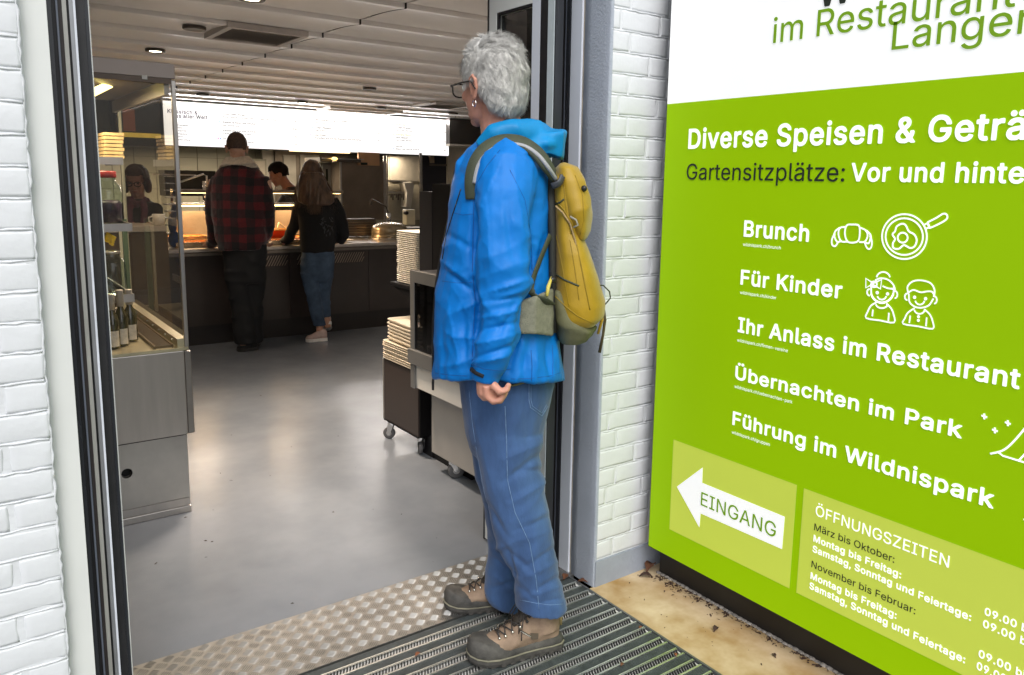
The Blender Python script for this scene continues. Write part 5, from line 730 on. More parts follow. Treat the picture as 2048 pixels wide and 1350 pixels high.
ribbon('boy_icon', [(sm_([(1318, 590), (1310, 545), (1340, 514), (1388, 508), (1440, 524), (1462, 562), (1458, 600)]), False), (sm_([(1318, 590), (1322, 630), (1350, 655), (1388, 662), (1430, 648), (1456, 610)]), False),
    (sm_([(1318, 574), (1345, 562), (1385, 575), (1420, 570), (1448, 572), (1460, 590)]), False), (ell_px(1462, 618, 13, 20, -100, 110), False), (ell_px(1308, 600, 13, 18, 80, 280), False),
    (ell_px(1350, 603, 5, 5)[:-1], True), (ell_px(1412, 611, 5, 5)[:-1], True), (ell_px(1380, 618, 26, 26, 190, 350), False),
    (sm_([(1350, 664), (1312, 690), (1296, 720), (1286, 752), (1370, 766), (1452, 780), (1452, 740), (1436, 700), (1404, 670)], k=3), False),
    (ell_px(1378, 668, 30, 28, 190, 350), False), (ell_px(1372, 712, 4, 4)[:-1], True), (ell_px(1371, 733, 4, 4)[:-1], True), ([q2(1326, 706), q2(1320, 748)], False), ([q2(1418, 716), q2(1414, 766)], False)], 3.0)
def cross(u, v): return [([q3(u-15, v-5), q3(u+15, v+5)], False), ([q3(u, v-15), q3(u, v+15)], False)]
ribbon('tent_icon', cross(1756, 32)+cross(1876, 66)+cross(1810, 103)+[([q3(1956, 555), q3(1985, 566)], False), (sm_([(1786, 222), (1850, 205), (1905, 160), (1990, 60)], q3), False), ([q3(1825, 212), q3(1850, 232), q3(1990, 275)], False), ([q3(1990, 195), q3(1930, 258)], False)], 4)
# ================================================================== INTERIOR SHELL
CZ = 2.3
ceil = thing('ceiling', 'pale metal panel ceiling of the self-service restaurant', 'ceiling', (3, 7, CZ))
ceil['kind'] = 'structure'; del ceil['category']
M_ceil = mat('ceiling enamel', (.90, .875, .855), .42, .0, var=.05, vscale=2, spec=.7)
PW, XJ = .551, 1.95
PN = 12
def panel_mesh(L):
    V = []; F = []; prof = []
    for i in range(PN+1):
        t = i/PN; yy = t*(PW-.008)
        zz = .012+.042*(1-(1-t)**2.2) - (.0 if t < .98 else .0)
        prof.append((yy, zz))
    prof = [(0, .05), (0, .003), (.006, .0)]+[(.006+(PW-.022)*i/PN, .024*(i/PN)**.8+.006*math.sin(math.pi*i/PN)) for i in range(1, PN)]+[(PW-.010, .026), (PW-.008, .05)]
    n = len(prof)
    V = [(0, a, b) for a, b in prof]+[(L, a, b) for a, b in prof]
    F = [(i, n+i, n+i+1, i+1) for i in range(n-1)]
    return V, F
def ceil_panel(x, L, y):
    V, F = panel_mesh(L); return put('ceiling_panel', [(x+a, y+b, CZ+c) for a, b, c in V], F, M_ceil, ceil)
y = 2.42+.08
k = 0; y = 4.864-PW*4
while y < 10.3:
    if y > 2.3:
        for x, L in ((XJ-4.5, 4.494), (XJ+.006, 3.9), (XJ+3.912, 3.6)): ceil_panel(x, L, y)
    y += PW
box('ceiling_slab', (-3, 2.5, CZ+.06, 9.5, 12.0, CZ+.12), mat('dark void', (.03, .03, .03), .9), ceil)
def vent(x0, y0, x1, y1, lab):
    t = thing('air_vent', lab, 'vent', ((x0+x1)/2, (y0+y1)/2, CZ), 'square air vents in the ceiling')
    fr = MB(); z0 = CZ-.012; a = .035
    for b in ((x0, y0, x1, y0+a), (x0, y1-a, x1, y1), (x0, y0+a, x0+a, y1-a), (x1-a, y0+a, x1, y1-a)): fr.box(b[0], b[1], z0, b[2], b[3], CZ+.02)
    fr.build('vent_frame', mat('vent frame', (.5, .46, .43), .5), t)
    n = 14
    sl_ = MB()
    for i in range(n):
        yy = y0+a+(y1-y0-2*a)*(i+.5)/n; sl_.add([(x0+a, yy-.012, CZ-.006), (x1-a, yy-.012, CZ-.006), (x1-a, yy+.008, CZ+.006), (x0+a, yy+.008, CZ+.006), (x0+a, yy-.012, CZ-.004), (x1-a, yy-.012, CZ-.004), (x1-a, yy+.008, CZ+.008), (x0+a, yy+.008, CZ+.008)], BF)
    sl_.build('slats', mat('vent slat', (.33, .30, .27), .5), t, kind='stuff')
    box('vent_back', (x0+a, y0+a, CZ+.012, x1-a, y1-a, CZ+.016), mat('vent back', (.06, .055, .05), .8), t)
vent(1.375, 4.84, 1.85, 5.36, 'square ceiling air vent nearest the door above the left display case')
vent(4.54, 8.05, 5.05, 8.6, 'square ceiling air vent near the right end of the menu board')
vent(3.9, 9.55, 4.9, 9.98, 'long dark ceiling vent right in front of the menu board top')
M_lampoff = mat('downlight cup', (.10, .09, .08), .3, .6); M_lampon = mat('downlight glow', (1, .82, .6), .5, emit=7)
DL = [(1.27, 4.06, 1, 'lit round downlight nearest the door at the top edge'), (1.255, 5.1, 0, 'round downlight left of the square air vent'), (1.26, 6.2, 1, 'round downlight above the glass display case'),
      (2.32, 9.2, 0, 'round downlight just above the left end of the menu board'), (3.42, 9.2, 1, 'round downlight above the middle of the menu board'), (3.39, 7.31, 0, 'round downlight in the middle of the ceiling'),
      (4.42, 9.2, 0, 'round downlight before the long dark vent'), (5.45, 9.2, 0, 'round downlight at the right end of the menu board'), ]
for x, y in ((2.33, 3.2), (3.4, 4.1), (4.5, 5.2), (6.6, 5.2), (-.9, 5.1)):   # unseen ceiling lamps added to brighten floor and ceiling
    DL.append((x, y, 1, 'added round ceiling downlight out of view that brightens the room'))
for x, y, on, lab in DL:
    if lab is None: continue
    t = thing('downlight', lab, 'ceiling light', (x, y, CZ), 'round recessed downlights')
    MB().lathe((x, y, CZ), [(.040, -.004), (.062, -.008), (.066, -.002), (.066, .012), (.05, .012)], 24).build('trim_ring', mat('dark trim', (.09, .08, .07), .3, .7), t, smooth=True)
    if on:
        L_ = bpy.data.lights.new('downlight lamp', 'SPOT'); L_.energy = 265 if y < 6 else 25; L_.spot_size = math.radians(100); L_.spot_blend = .8; L_.color = (1, .80, .62); L_.shadow_soft_size = .15
        l_ = bpy.data.objects.new('downlight_lamp', L_); COL.objects.link(l_); l_.location = (x, y, CZ-.03)
    MB().lathe((x, y, CZ), [(.001, -.004), (.039, -.0045), (.039, .01)], 20).build('lamp_lens', M_lampon if on else M_lampoff, t)
# walls
WL = thing('wall', 'left inner wall of the restaurant behind the display case', 'wall', (-2.9, 7, 0)); box('wall_body', (-3.1, 2.43, 0, -3.0, 12, 2.4), mat('wall ochre', (.30, .2, .12), .7), WL)
WR = thing('wall', 'far right inner wall of the restaurant', 'wall', (9.5, 7, 0)); box('wall_body', (9.5, 2.51, 0, 9.6, 12, 2.4), MATS['inner wall paint'], WR)
BY = 10.9
bwall = thing('kitchen_wall', 'cream tiled kitchen wall below the menu board', 'wall', (3, BY, 0))
M_tile = mat('cream tile', (.36, .34, .25), .35, var=.05, vscale=2); 
box('wall_body', (-3, BY+.012, 0, 9.5, BY+.12, 2.4), mat('grout', (.17, .155, .12), .8), bwall)
tx = on_y(225, 330, BY)[0]; tw = .247; n_t = 0
zr = [1.86-i*.2 for i in range(7)]
for zz in zr:
    x = tx-.5
    while x < on_y(600, 330, BY)[0]:
        if n_t < 290:
            o = MB().box(x+.004, BY+random.uniform(0, .0015), zz-.196, x+tw-.004, BY+.011, zz).build('tile', M_tile, bwall); n_t += 1
        x += tw
# menu board
MY = 10.1
mx0 = on_y(326, 245, MY)[0]; mx1 = on_y(898.5, 270, MY)[0]; mz1 = CZ-.012; mz0 = on_y(600, 301, MY)[2]
board = thing('menu_board', 'long glowing white menu board hanging above the kitchen counter', 'menu board', ((mx0+mx1)/2, MY, mz0))
box('board_case', (mx0, MY+.004, mz0-.006, mx1, MY+.09, mz1+.01), mat('board case', (.03, .03, .03), .4), board)
put('board_face', [(mx0+.008, MY, mz0+.004), (mx1-.008, MY, mz0+.004), (mx1-.008, MY, mz1), (mx0+.008, MY, mz1)], [(0, 1, 2, 3)], mat('board glow', (.30, .294, .290), .6, var=.01, emit=3.25, spec=.1), board)
bl = bpy.data.lights.new('ceiling wash fill', 'AREA'); bl.shape = 'RECTANGLE'; bl.size = (mx1-mx0)-.05; bl.size_y = .05; bl.energy = 30; bl.color = (1, .95, .92)  # added area light along the board's top edge, washes the ceiling
bo = bpy.data.objects.new('ceiling_wash_fill', bl); COL.objects.link(bo); bo.location = ((mx0+mx1)/2, MY-.012, mz1-.035); bo.rotation_euler = (math.radians(-112), 0, 0)
M_menu = mat('menu ink dark', (.03, .02, .05), .6, var=.02); M_menug = mat('menu ink grey', (.01, .01, .01), .6, var=.02); M_menul = mat('menu ink pale', (.03, .03, .03), .6, var=.02)
M_menuo = mat('menu ink orange', (.8, .35, .08), .6, var=.02, emit=.4)
MBx = lambda u, v: on_y(u, v, MY-.004)
def mtext(t, a, b, hpx, m, bold=0.0):
    pass
    A = MBx(*a); Bp = MBx(*b); V, F = text_mesh(t, bold); c1, c0 = capheight(bold); x0, x1 = V[:, 0].min(), V[:, 0].max()
    hz = A[2]-MBx(a[0], a[1]+hpx)[2]; sx = (Bp[0]-A[0])/(x1-x0)
    P = np.stack([A[0]+(V[:, 0]-x0)*sx, MY-.004-V[:, 2]*.5, A[2]+(V[:, 1]-c0)*hz/(c1-c0)], 1)
    put('menu_lettering', P, F, m, board)
def m5(u, v): return (320+u/6.024, 180+v/6.024)
def m6(u, v): return (600+u/6.4, 200+v/6.4)
mtext('Klassisch &', m5(90, 275), m5(455, 297), 8, M_menu, .02)
mtext('aus aller Welt', m5(150, 331), m5(572, 356), 8, M_menu, .02)
for t, u0, v0, u1, v1 in (('Laugengeb\u00e4ck', 205, 428, 340, 430), ('Salat', 215, 462, 268, 464), ('Suppe klein', 218, 497, 325, 500), ('Tagesteller', 220, 535, 335, 537), ('Dessert', 222, 570, 280, 573), ('Kaffee und Kuchen', 225, 607, 370, 611)):
    mtext(t, m5(u0, v0), m5(u1, v1), 3.0, M_menul, .02)
for t, u0, v0, u1, v1, m, b in (('Pulled-Beef-Burger', 755, 296, 1030, 312, M_menug, .01), ('Ruby Coleslaw und BBQ-Sauce im Bun, Z\u00fcri-Frites', 757, 332, 1405, 370, M_menul, 0), ('Sweet & Sour mit Poulet', 757, 397, 1155, 416, M_menug, .01), ('mit Jasminreis', 757, 434, 955, 444, M_menul, 0),
                           ('Kalbsbratwurst', 760, 497, 975, 506, M_menug, .01), ('vom Schwein', 985, 506, 1165, 513, M_menul, 0), ('Zwiebelsauce, Z\u00fcri-Frites', 760, 532, 1098, 550, M_menul, 0), ('Grill', 762, 590, 800, 594, M_menug, .01), ('Pommes frites', 1060, 640, 1130, 645, M_menul, 0),
                           ('21.80', 1590, 384, 1650, 388, M_menul, 0), ('18.80', 1592, 478, 1652, 481, M_menul, 0), ('16.80', 1594, 573, 1654, 576, M_menul, 0), ('14.50', 1596, 667, 1655, 669, M_menul, 0)):
    mtext(t, m5(u0, v0), m5(u1, v1), 3.6 if b else 3.0, m, .02)
for t, u0, v0, u1, v1, m, b in (('Wild-Wienerli', 195, 262, 372, 272, M_menug, .01), ('hausgemacht Schweiz', 385, 272, 612, 287, M_menul, 0), ('Z\u00fcri-Frites', 195, 297, 322, 305, M_menul, 0), ('Crispy-Nuggets', 195, 362, 400, 372, M_menug, .01), ('Z\u00fcri-Frites', 195, 397, 322, 404, M_menul, 0), ('Z\u00fcri Frites', 195, 460, 330, 467, M_menug, .01),
                           ('Kartoffeln aus Freuda, Rosmarin und Kr\u00e4uterfett', 195, 494, 790, 522, M_menul, 0), ('17.00', 968, 346, 1022, 349, M_menul, 0), ('15.50', 968, 436, 1022, 440, M_menul, 0), ('8.50', 980, 530, 1022, 532, M_menul, 0),
                           ('Kinder Men\u00fc', 1228, 324, 1375, 330, M_menuo, .005), ('Crispy Nuggets', 1230, 360, 1428, 372, M_menug, .005), ('Z\u00fcri-Frites, Rahmeis', 1230, 396, 1440, 406, M_menul, 0), ('Vorrang Men\u00fc', 1228, 452, 1420, 460, M_menuo, .005), ('Wild-Wienerli', 1230, 490, 1385, 498, M_menug, .005), ('Z\u00fcri-Frites, Rahmeis', 1230, 523, 1438, 532, M_menul, 0),
                           ('Saucen', 1228, 600, 1310, 603, M_menul, 0), ('Mayo mit Dill & Gurke', 1225, 634, 1522, 647, M_menug, 0), ('9.50', 1825, 420, 1865, 422, M_menul, 0), ('9.50', 1825, 545, 1865, 547, M_menul, 0), ('1.50', 1825, 655, 1865, 657, M_menul, 0)):
    mtext(t, m6(u0, v0), m6(u1, v1), 3.6 if b else 3.0, m, .02)
for f, u, v, c in ((m5, 720, 384, 0), (m5, 675, 578, 2), (m5, 701, 580, 1), (m5, 728, 583, 0), (m6, 140, 347, 2), (m6, 165, 348, 0), (m6, 115, 443, 2), (m6, 140, 445, 1), (m6, 165, 446, 0), (m6, 1158, 310, 2), (m6, 1180, 312, 0), (m6, 1203, 314, 3), (m6, 1200, 441, 3), (m6, 1197, 625, 2)):
    p = MBx(*f(u, v)); r = .0085
    put('menu_dot', [(p[0]+r*math.cos(i*math.pi/5), MY-.004, p[2]+r*math.sin(i*math.pi/5)) for i in range(10)], [tuple(range(10))],
        [mat('dot blue', (.01, .25, .8), .6, emit=.5), mat('dot pink', (.75, .02, .3), .6, emit=.5), mat('dot steel', (.1, .2, .35), .6, emit=.5), mat('dot gold', (.8, .5, .1), .6, emit=.5)][c], board)
# ================================================================== KITCHEN COUNTER AND BACKGROUND
CY = 7.02
M_front = mat('dark brown front panel', (.040, .031, .028), .32, var=.15, vscale=3)
M_ctop = mat('counter steel top', (.58, .54, .50), .3, .9, var=.12, vscale=5)
ctr = thing('serving_counter', 'long dark brown serving counter with a steel worktop under the menu board', 'counter', (2.6, 7.3, 0))
ZC = .835
xs = [1.2, 1.95, 2.45, 3.22, 4.1, 5.0]
for a, b in zip(xs[:-1], xs[1:]): box('front_panel', (a+.002, CY, .17, b-.002, CY+.02, ZC-.035), M_front, ctr)
box('kick_board', (1.2, CY+.03, 0, 5.0, CY+.05, .168), mat('kick board', (.022, .019, .018), .45), ctr)
box('carcass', (1.2, CY+.052, 0, 5.0, CY+.72, ZC-.036), mat('carcass dark', (.03, .027, .025), .7), ctr)
box('worktop', (1.2, CY-.045, ZC-.032, 5.0, CY+.78, ZC), M_ctop, ctr, bevel=.004)
box('tray_slide', (1.2, CY-.06, ZC-.06, 5.0, CY-.03, ZC-.034), mat('slide rail', (.2, .18, .16), .3, .8), ctr)
vg = MB()
for (x0, x1) in ((2.02, 2.42), (2.52, 3.15)):
    x = x0
    while x < x1:
        for zz in (.69, .735):
            vg.add([(x, CY-.004, zz-.035), (x+.008, CY-.004, zz-.035), (x+.034, CY-.004, zz+.012), (x+.026, CY-.004, zz+.012), (x, CY+.002, zz-.035), (x+.008, CY+.002, zz-.035), (x+.034, CY+.002, zz+.012), (x+.026, CY+.002, zz+.012)], BF)
        x += .024
vg.build('vent_louvres', mat('louvre slot', (.30, .25, .20), .3, .8), ctr, kind='stuff')
# heated display on the counter: glass, shelf lights
hd = thing('heated_display', 'glass-fronted heated food display glowing amber on the counter behind the two customers', 'food display', (2.3, 7.5, ZC))
M_amber = mat('heat lamp strip', (1, .62, .25), .5, emit=9)
M_hs = mat('display steel', (.45, .36, .27), .35, .85)
hx0, hx1 = 1.62, 3.12
HY = 7.38
zt_ = on_y(590, 380, HY)[2]; zm_ = on_y(590, 407, HY)[2]
box('top_glass', (hx0, HY-.02, zt_, hx1, HY+.38, zt_+.008), M_glass, hd)
box('top_rail', (hx0, HY-.03, zt_-.03, hx1, HY-.005, zt_-.001), M_hs, hd)
box('heat_strip', (hx0+.02, HY+.0, zt_-.034, hx1-.02, HY+.02, zt_-.022), M_amber, hd)
box('middle_shelf', (hx0, HY+.02, zm_-.012, hx1, HY+.34, zm_), M_hs, hd)
box('heat_strip', (hx0+.02, HY+.03, zm_-.024, hx1-.02, HY+.05, zm_-.0125), M_amber, hd)
box('rear_panel', (hx0, HY+.39, ZC+.04, hx1, HY+.40, zm_-.08), M_hs, hd)
for x in (hx0+.01, (hx0+hx1)/2, hx1-.02): box('post', (x, HY+.34, ZC, x+.02, HY+.36, zt_-.001), M_chrome, hd)
box('front_glass', (hx0, HY-.03, ZC+.15, hx1, HY-.024, zt_-.031), M_glass, hd)
# warm lamps of the display
for x in (1.85, 2.35, 2.85):
    L = bpy.data.lights.new('display lamp', 'AREA'); L.shape = 'RECTANGLE'; L.size = .4; L.size_y = .1; L.energy = 5; L.color = (1, .66, .34)
    lo = bpy.data.objects.new('display_lamp', L); COL.objects.link(lo); lo.location = (x, HY+.16, zm_-.03)
# food trays on counter
def food_tray(x0, y0, x1, y1, z, lab, fill, grp='food trays on the counter'):
    t = thing('food_tray', lab, 'tray', ((x0+x1)/2, (y0+y1)/2, z), grp)
    mb = MB()
    mb.box(x0, y0, z, x1, y1, z+.006)
    for b in ((x0, y0, x1, y0+.008), (x0, y1-.008, x1, y1), (x0, y0+.009, x0+.008, y1-.009), (x1-.008, y0+.009, x1, y1-.009)): mb.box(b[0], b[1], z+.0062, b[2], b[3], z+.045)
    mb.build('pan', mat('warm pan steel', (.72, .55, .36), .25, .9), t)
    f = MB()
    for i in range(26):
        x = random.uniform(x0+.03, x1-.03); yy = random.uniform(y0+.03, y1-.03); f.ell((x, yy, z+.022), (random.uniform(.015, .035), random.uniform(.012, .02), random.uniform(.01, .018)), nu=8, nv=5)
    f.build('food', fill, t, smooth=True, kind='stuff')
M_f1 = mat('golden fries', (.75, .38, .08), .5, var=.3, vscale=40); M_f2 = mat('meat brown', (.40, .13, .04), .4, var=.4, vscale=30); M_f3 = mat('sauce orange', (.75, .25, .04), .3, var=.3, vscale=30)
xa = on_y(372, 470, 7.28)[0]; xb = on_y(412, 470, 7.28)[0]
food_tray(1.52, 7.10, 1.86, 7.34, ZC+.001, 'front food tray left of the man in red plaid', M_f3)
food_tray(1.52, 7.40, 1.86, 7.66, ZC+.03, 'raised food tray behind the front one at the left', M_f1)
food_tray(2.30, 7.06, 2.62, 7.26, ZC+.001, 'food tray with browned pieces between the two customers', M_f2)
food_tray(2.64, 7.3, 2.95, 7.55, ZC+.001, 'food tray hidden mostly by the woman in black', M_f1)
# red container with ladle
rc = thing('red_container', 'bright red-orange food tub with a ladle between the two customers', 'tub', (on_y(566, 470, 7.34)[0], 7.36, ZC))
rx0 = on_y(536, 470, 7.34)[0]; rx1 = on_y(592, 470, 7.34)[0]
rr = MB(); cx, cy = (rx0+rx1)/2, 7.42; hx = (rx1-rx0)/2
def sq(h, z, hy): return [(cx-h, cy-hy, z), (cx+h, cy-hy, z), (cx+h, cy+hy, z), (cx-h, cy+hy, z)]
rr.loft([sq(hx*.85, ZC+.03, .06), sq(hx, ZC+.115, .08), sq(hx*.94, ZC+.115, .074), sq(hx*.8, ZC+.06, .055)])
rr.build('tub_body', mat('red orange plastic', (.95, .07, .01), .3, var=.05), rc)
rim = MB(); rim.loft([sq(hx*1.04, ZC+.112, .084), sq(hx*1.04, ZC+.122, .084), sq(hx*.93, ZC+.122, .073), sq(hx*.93, ZC+.112, .073)]); rim.build('rim', mat('rim yellow', (.9, .45, .1), .4), rc)
p0 = on_y(553, 468, 7.42); p1 = on_y(558, 445, 7.42); p2 = on_y(576, 459, 7.42)
MB().tube([p0, p1], .008, 8).tube([p1, p2], .004, 6).build('ladle', mat('cream handle', (.85, .7, .4), .4), rc, smooth=True)
# small red tray under tub
food_tray(rx0-.02, 7.3, rx1+.05, 7.5, ZC+.0005, 'low tray under the red-orange tub', M_f2)
# arm lamp / tap at left (steel spray arm)
arm = thing('swivel_tap', 'long white-grey swivel tap arm behind the counter left of the plaid jacket', 'tap', (on_y(411, 400, 8.0)[0], 8.0, .9))
a0 = on_y(360, 364, 8.0); a1 = on_y(407, 348, 8.0); a2 = on_y(413, 352, 8.0); a3 = on_y(414, 374, 8.0); a4 = on_y(412, 400, 8.0)
MB().tube([a0, a1, a2, a3], .009, 8).build('spout', mat('pale metal', (.75, .73, .68), .3, .5), arm, smooth=True)
MB().tube([on_y(408, 362, 8.01), on_y(409, 400, 8.01)], .016, 8).tube([on_y(409, 400, 8.01), np.array([on_y(409, 400, 8.01)[0], 8.01, .9])], .012, 8).build('tap_body', M_chrome, arm, smooth=True)
rear = thing('kitchen_bench', 'steel kitchen bench along the back under the tiled wall', 'bench', (3, 9.2, 0))
box('bench_top', (.2, 7.95, .86, 6.2, 8.2, .90), M_darksteel, rear)
box('bench_body', (.2, 8.0, 0, 6.2, 8.18, .859), M_darksteel, rear)
hood = thing('dark_hood', 'dark steel cooker backing below the tiles behind the plaid jacket', 'cooker', (1.9, 9.9, 0))
ybox('hood_panel', 330, 341, 432, 392, 9.7, .3, mat('hood dark', (.045, .04, .033), .4, .5), hood)
ybox('hood_leg', 352, 392, 360, 430, 9.72, .05, M_steel, hood)
ybox('hood_rail', 305, 348, 392, 351, 9.6, .02, M_steel, hood)
# cupboard, doors and fridge behind the customers
def unit(nm, u0, v0, u1, v1, y, dy, m, lab, cat):
    t = thing(nm, lab, cat, (on_y((u0+u1)/2, v1, y)[0], y, 0)); ybox('body', u0, v0, u1, v1, y, dy, m, t); return t
M_k1 = mat('kitchen beige panel', (.20, .175, .14), .5, .1); M_k2 = mat('kitchen brown panel', (.11, .09, .07), .45, .4); M_k3 = mat('kitchen grey panel', (.27, .25, .21), .5, .1)
t = unit('doorway', 527, 300, 551, 430, 10.6, .05, M_k3, 'pale door surround behind the bending cook', 'doorway')
t = unit('cabinet', 500, 318, 533, 350, 10.5, .1, mat('olive panel', (.12, .115, .08), .5), 'olive wall cabinet between plaid jacket and cook', 'cabinet'); ybox('door', 504, 322, 530, 350, 10.49, .009, M_k1, t)
t = unit('cabinet', 552, 300, 700, 440, 10.55, .1, M_k2, 'dark brown cabinet row behind the woman', 'cabinet')
ybox('door', 569, 310, 593, 430, 10.53, .015, M_k3, t); ybox('door', 602, 310, 640, 430, 10.53, .015, M_k3, t)
t = unit('fridge', 643, 325, 679, 440, 9.6, .5, mat('fridge grey', (.34, .33, .29), .4, .3), 'pale grey fridge behind the long-haired woman', 'fridge'); ybox('door', 646, 329, 676, 438, 9.58, .015, mat('fridge door', (.40, .39, .35), .4, .3), t); ybox('label', 652, 338, 656, 362, 9.575, .004, M_ink, t)
t = unit('steel_cabinet', 680, 322, 771, 440, 9.3, .5, mat('brown steel sheet', (.26, .21, .165), .35, .8, var=.15, vscale=3), 'tall brown-tinted steel cabinet right of the woman', 'cabinet'); ybox('side_post', 681, 318, 684, 440, 9.28, .02, M_steel, t)
ybox('side_post', 768, 312, 773, 440, 9.28, .02, M_steel, t); ybox('side_post', 774.5, 312, 776.5, 440, 9.28, .02, M_steel, t)
t = unit('oven_top', 640, 316, 722, 324, 9.2, .5, mat('oven dark', (.06, .05, .04), .4), 'dark oven hood shelf above the steel cabinet', 'shelf'); ybox('rail', 645, 317, 728, 318.5, 9.15, .02, M_steel, t)
wl = thing('warm_lamp', 'small glowing yellow lamp dome above the steel cabinet', 'lamp', (on_y(669, 320, 9.1)[0], 9.1, on_y(669, 320, 9.1)[2])); MB().ell(on_y(669, 317.5, 9.1), (.035, .035, .02)).build('lamp_dome', mat('lamp yellow', (1, .6, .15), .4, emit=3), wl, smooth=True)
MB().ell(on_y(669, 323, 9.1), (.03, .03, .014)).build('lamp_base', M_hs, wl, smooth=True)
t = unit('lit_panel', 717, 305, 759, 331, 9.25, .03, mat('copper lit sheet', (.62, .36, .2), .35, .5), 'warm copper-coloured sheet hanging at the top right of the steel cabinet', 'panel'); ybox('letter_plate', 722, 325, 735, 330, 9.24, .008, M_ink, t)
uh = thing('strip_light', 'warm glowing strip light under the menu board', 'light', (on_y(640, 303, 9.9)[0], 9.9, 1.7)); ybox('tube', 580, 301.5, 700, 304.5, 9.9, .03, mat('soft warm tube', (1, .72, .42), .5, emit=2.2), uh)
kl = bpy.data.lights.new('kitchen strip lamp', 'AREA'); kl.shape = 'RECTANGLE'; kl.size = 3.8; kl.size_y = .1; kl.energy = 75; kl.color = (1, .82, .6)
ko = bpy.data.objects.new('kitchen_strip_lamp', kl); COL.objects.link(ko); ko.location = (3.1, 9.75, 1.74)
# tiled niche to the right
t = unit('tiled_niche', 775, 312, 845, 440, 9.9, .08, mat('niche cream', (.34, .31, .24), .45), 'cream tiled niche with shelf and hanging tools right of the steel cabinet', 'niche')
ybox('grey_panel', 780, 312, 838, 362, 9.88, .015, M_k3, t); ybox('shelf', 776, 360.5, 822, 364, 9.75, .12, M_steel, t); ybox('shelf', 776, 383, 807, 386, 9.75, .12, M_steel, t); ybox('niche_post', 840, 306, 844, 400, 9.85, .03, M_steel, t)
for i in range(9): 
    p = on_y(779+i*3.6, 388, 9.72); MB().box(p[0]-.008, 9.72, p[2]-.02-.03*(i % 3), p[0]+.008, 9.735, p[2]).build('hook', M_darksteel, t)
pd = thing('paper_dispenser', 'white slanted dispenser fixed in the tiled niche', 'dispenser', (on_y(818, 380, 9.7)[0], 9.7, 1.2))
MB().prism([on_y(808, 366, 9.7), on_y(826, 364, 9.7), on_y(828, 372, 9.7), on_y(822, 416, 9.7), on_y(812, 414, 9.7), on_y(814, 385, 9.7)], (0, .15, 0)).build('shell', mat('dispenser white', (.5, .47, .41), .4), pd)
t = unit('dark_doorway', 845, 300, 897, 470, 10.3, .05, mat('doorway black', (.012, .012, .018), .6), 'black doorway right of the tiled niche', 'doorway'); ybox('shelf', 860, 328, 895, 332, 10.28, .02, M_k2, t)
for i in range(4):
    MB().tube([on_y(858+i*3, 311, 10.25), on_y(861+i*2.2, 326, 10.25)], .01, 6).build('hanging_paper', mat('paper beige', (.4, .3, .2), .7), t)
t = unit('cream_pillar', 896, 290, 960, 480, 10.25, .3, mat('cream pillar paint', (.52, .46, .36), .6), 'cream wall pillar just left of the blue jacket front', 'pillar')
t = unit('dark_beam', 899, 239, 960, 289, 10.0, .3, mat('beam dark', (.045, .04, .035), .5), 'dark square panel between ceiling and cream pillar at the board end', 'beam'); ybox('beam_trim', 899, 289, 960, 293, 9.99, .3, mat('trim cream', (.6, .55, .47), .5), t)
# dark items left of the board (seen through case glass)
t = unit('dark_cupboard', 232, 198, 324, 292, 10.2, .4, mat('cupboard black brown', (.03, .025, .022), .4), 'dark wall cupboard left of the menu board seen through the display glass', 'cupboard')
ybox('yellow_band', 240, 266, 322, 275, 10.19, .01, mat('yellow lit band', (.62, .42, .06), .4, emit=.5), t)
ybox('orange_panel', 246, 218, 270, 262, 10.18, .01, mat('orange brown panel', (.30, .09, .04), .4, emit=.1), t)
# faucet right
fc = thing('kitchen_faucet', 'thin dark swan-neck faucet in front of the steel cabinet', 'tap', (on_y(776, 430, 8.1)[0], 8.1, .9))
MB().tube([on_y(742, 410, 8.1), on_y(742, 401, 8.1), on_y(744, 398, 8.1), on_y(772, 413, 8.1), on_y(776, 424, 8.1), on_y(778, 440, 8.1)], .007, 8).build('spout', M_darksteel, fc, smooth=True)
MB().tube([on_y(777, 426, 8.1), on_y(778, 446, 8.1)], .025, 10).build('tap_body', M_chrome, fc, smooth=True)
wd = thing('white_dispenser', 'small cream box dispenser standing behind the plate stack', 'dispenser', (on_y(822, 440, 7.6)[0], 7.6, ZC)); ybox('body', 813, 419, 831, 450, 7.6, .1, mat('cream box', (.62, .58, .42), .4), wd, bevel=.01)
MB().ell(on_y(812, 426, 7.6), (.03, .03, .02)).build('knob', M_black, wd, smooth=True)
# cake dome
dm = thing('cake_dome', 'clear cake dome with golden reflections at the right end of the counter', 'cake cover', (on_y(779, 470, 7.35)[0], 7.45, ZC))
dc = (on_y(779, 470, 7.4)[0], 7.4, ZC); R_ = (on_y(812, 460, 7.4)[0]-on_y(746, 460, 7.4)[0])/2
MB().lathe(dc, [(R_*1.02, .002), (R_*1.02, .03), (R_*.98, .035), (R_*.98, .06), (R_*1.0, .064), (R_*.97, .11), (R_*.9, .135), (R_*.6, .158), (R_*.25, .166), (.004, .167)], 32).build('dome', mat('dome reflection gold', (.34, .28, .19), .25, .6, var=.3, vscale=9), dm, smooth=True)  # gold tone in the colour stands for reflections on the clear dome
MB().lathe(dc, [(R_*1.1, .0005), (R_*1.12, .012), (R_*1.05, .014)], 32).build('plate', M_ctop, dm, smooth=True)
MB().lathe((dc[0], dc[1], dc[2]+.015), [(R_*.8, 0), (R_*.85, .05), (R_*.8, .08), (.01, .085)], 24).build('cake', mat('cake tan', (.45, .24, .1), .6), dm, smooth=True)
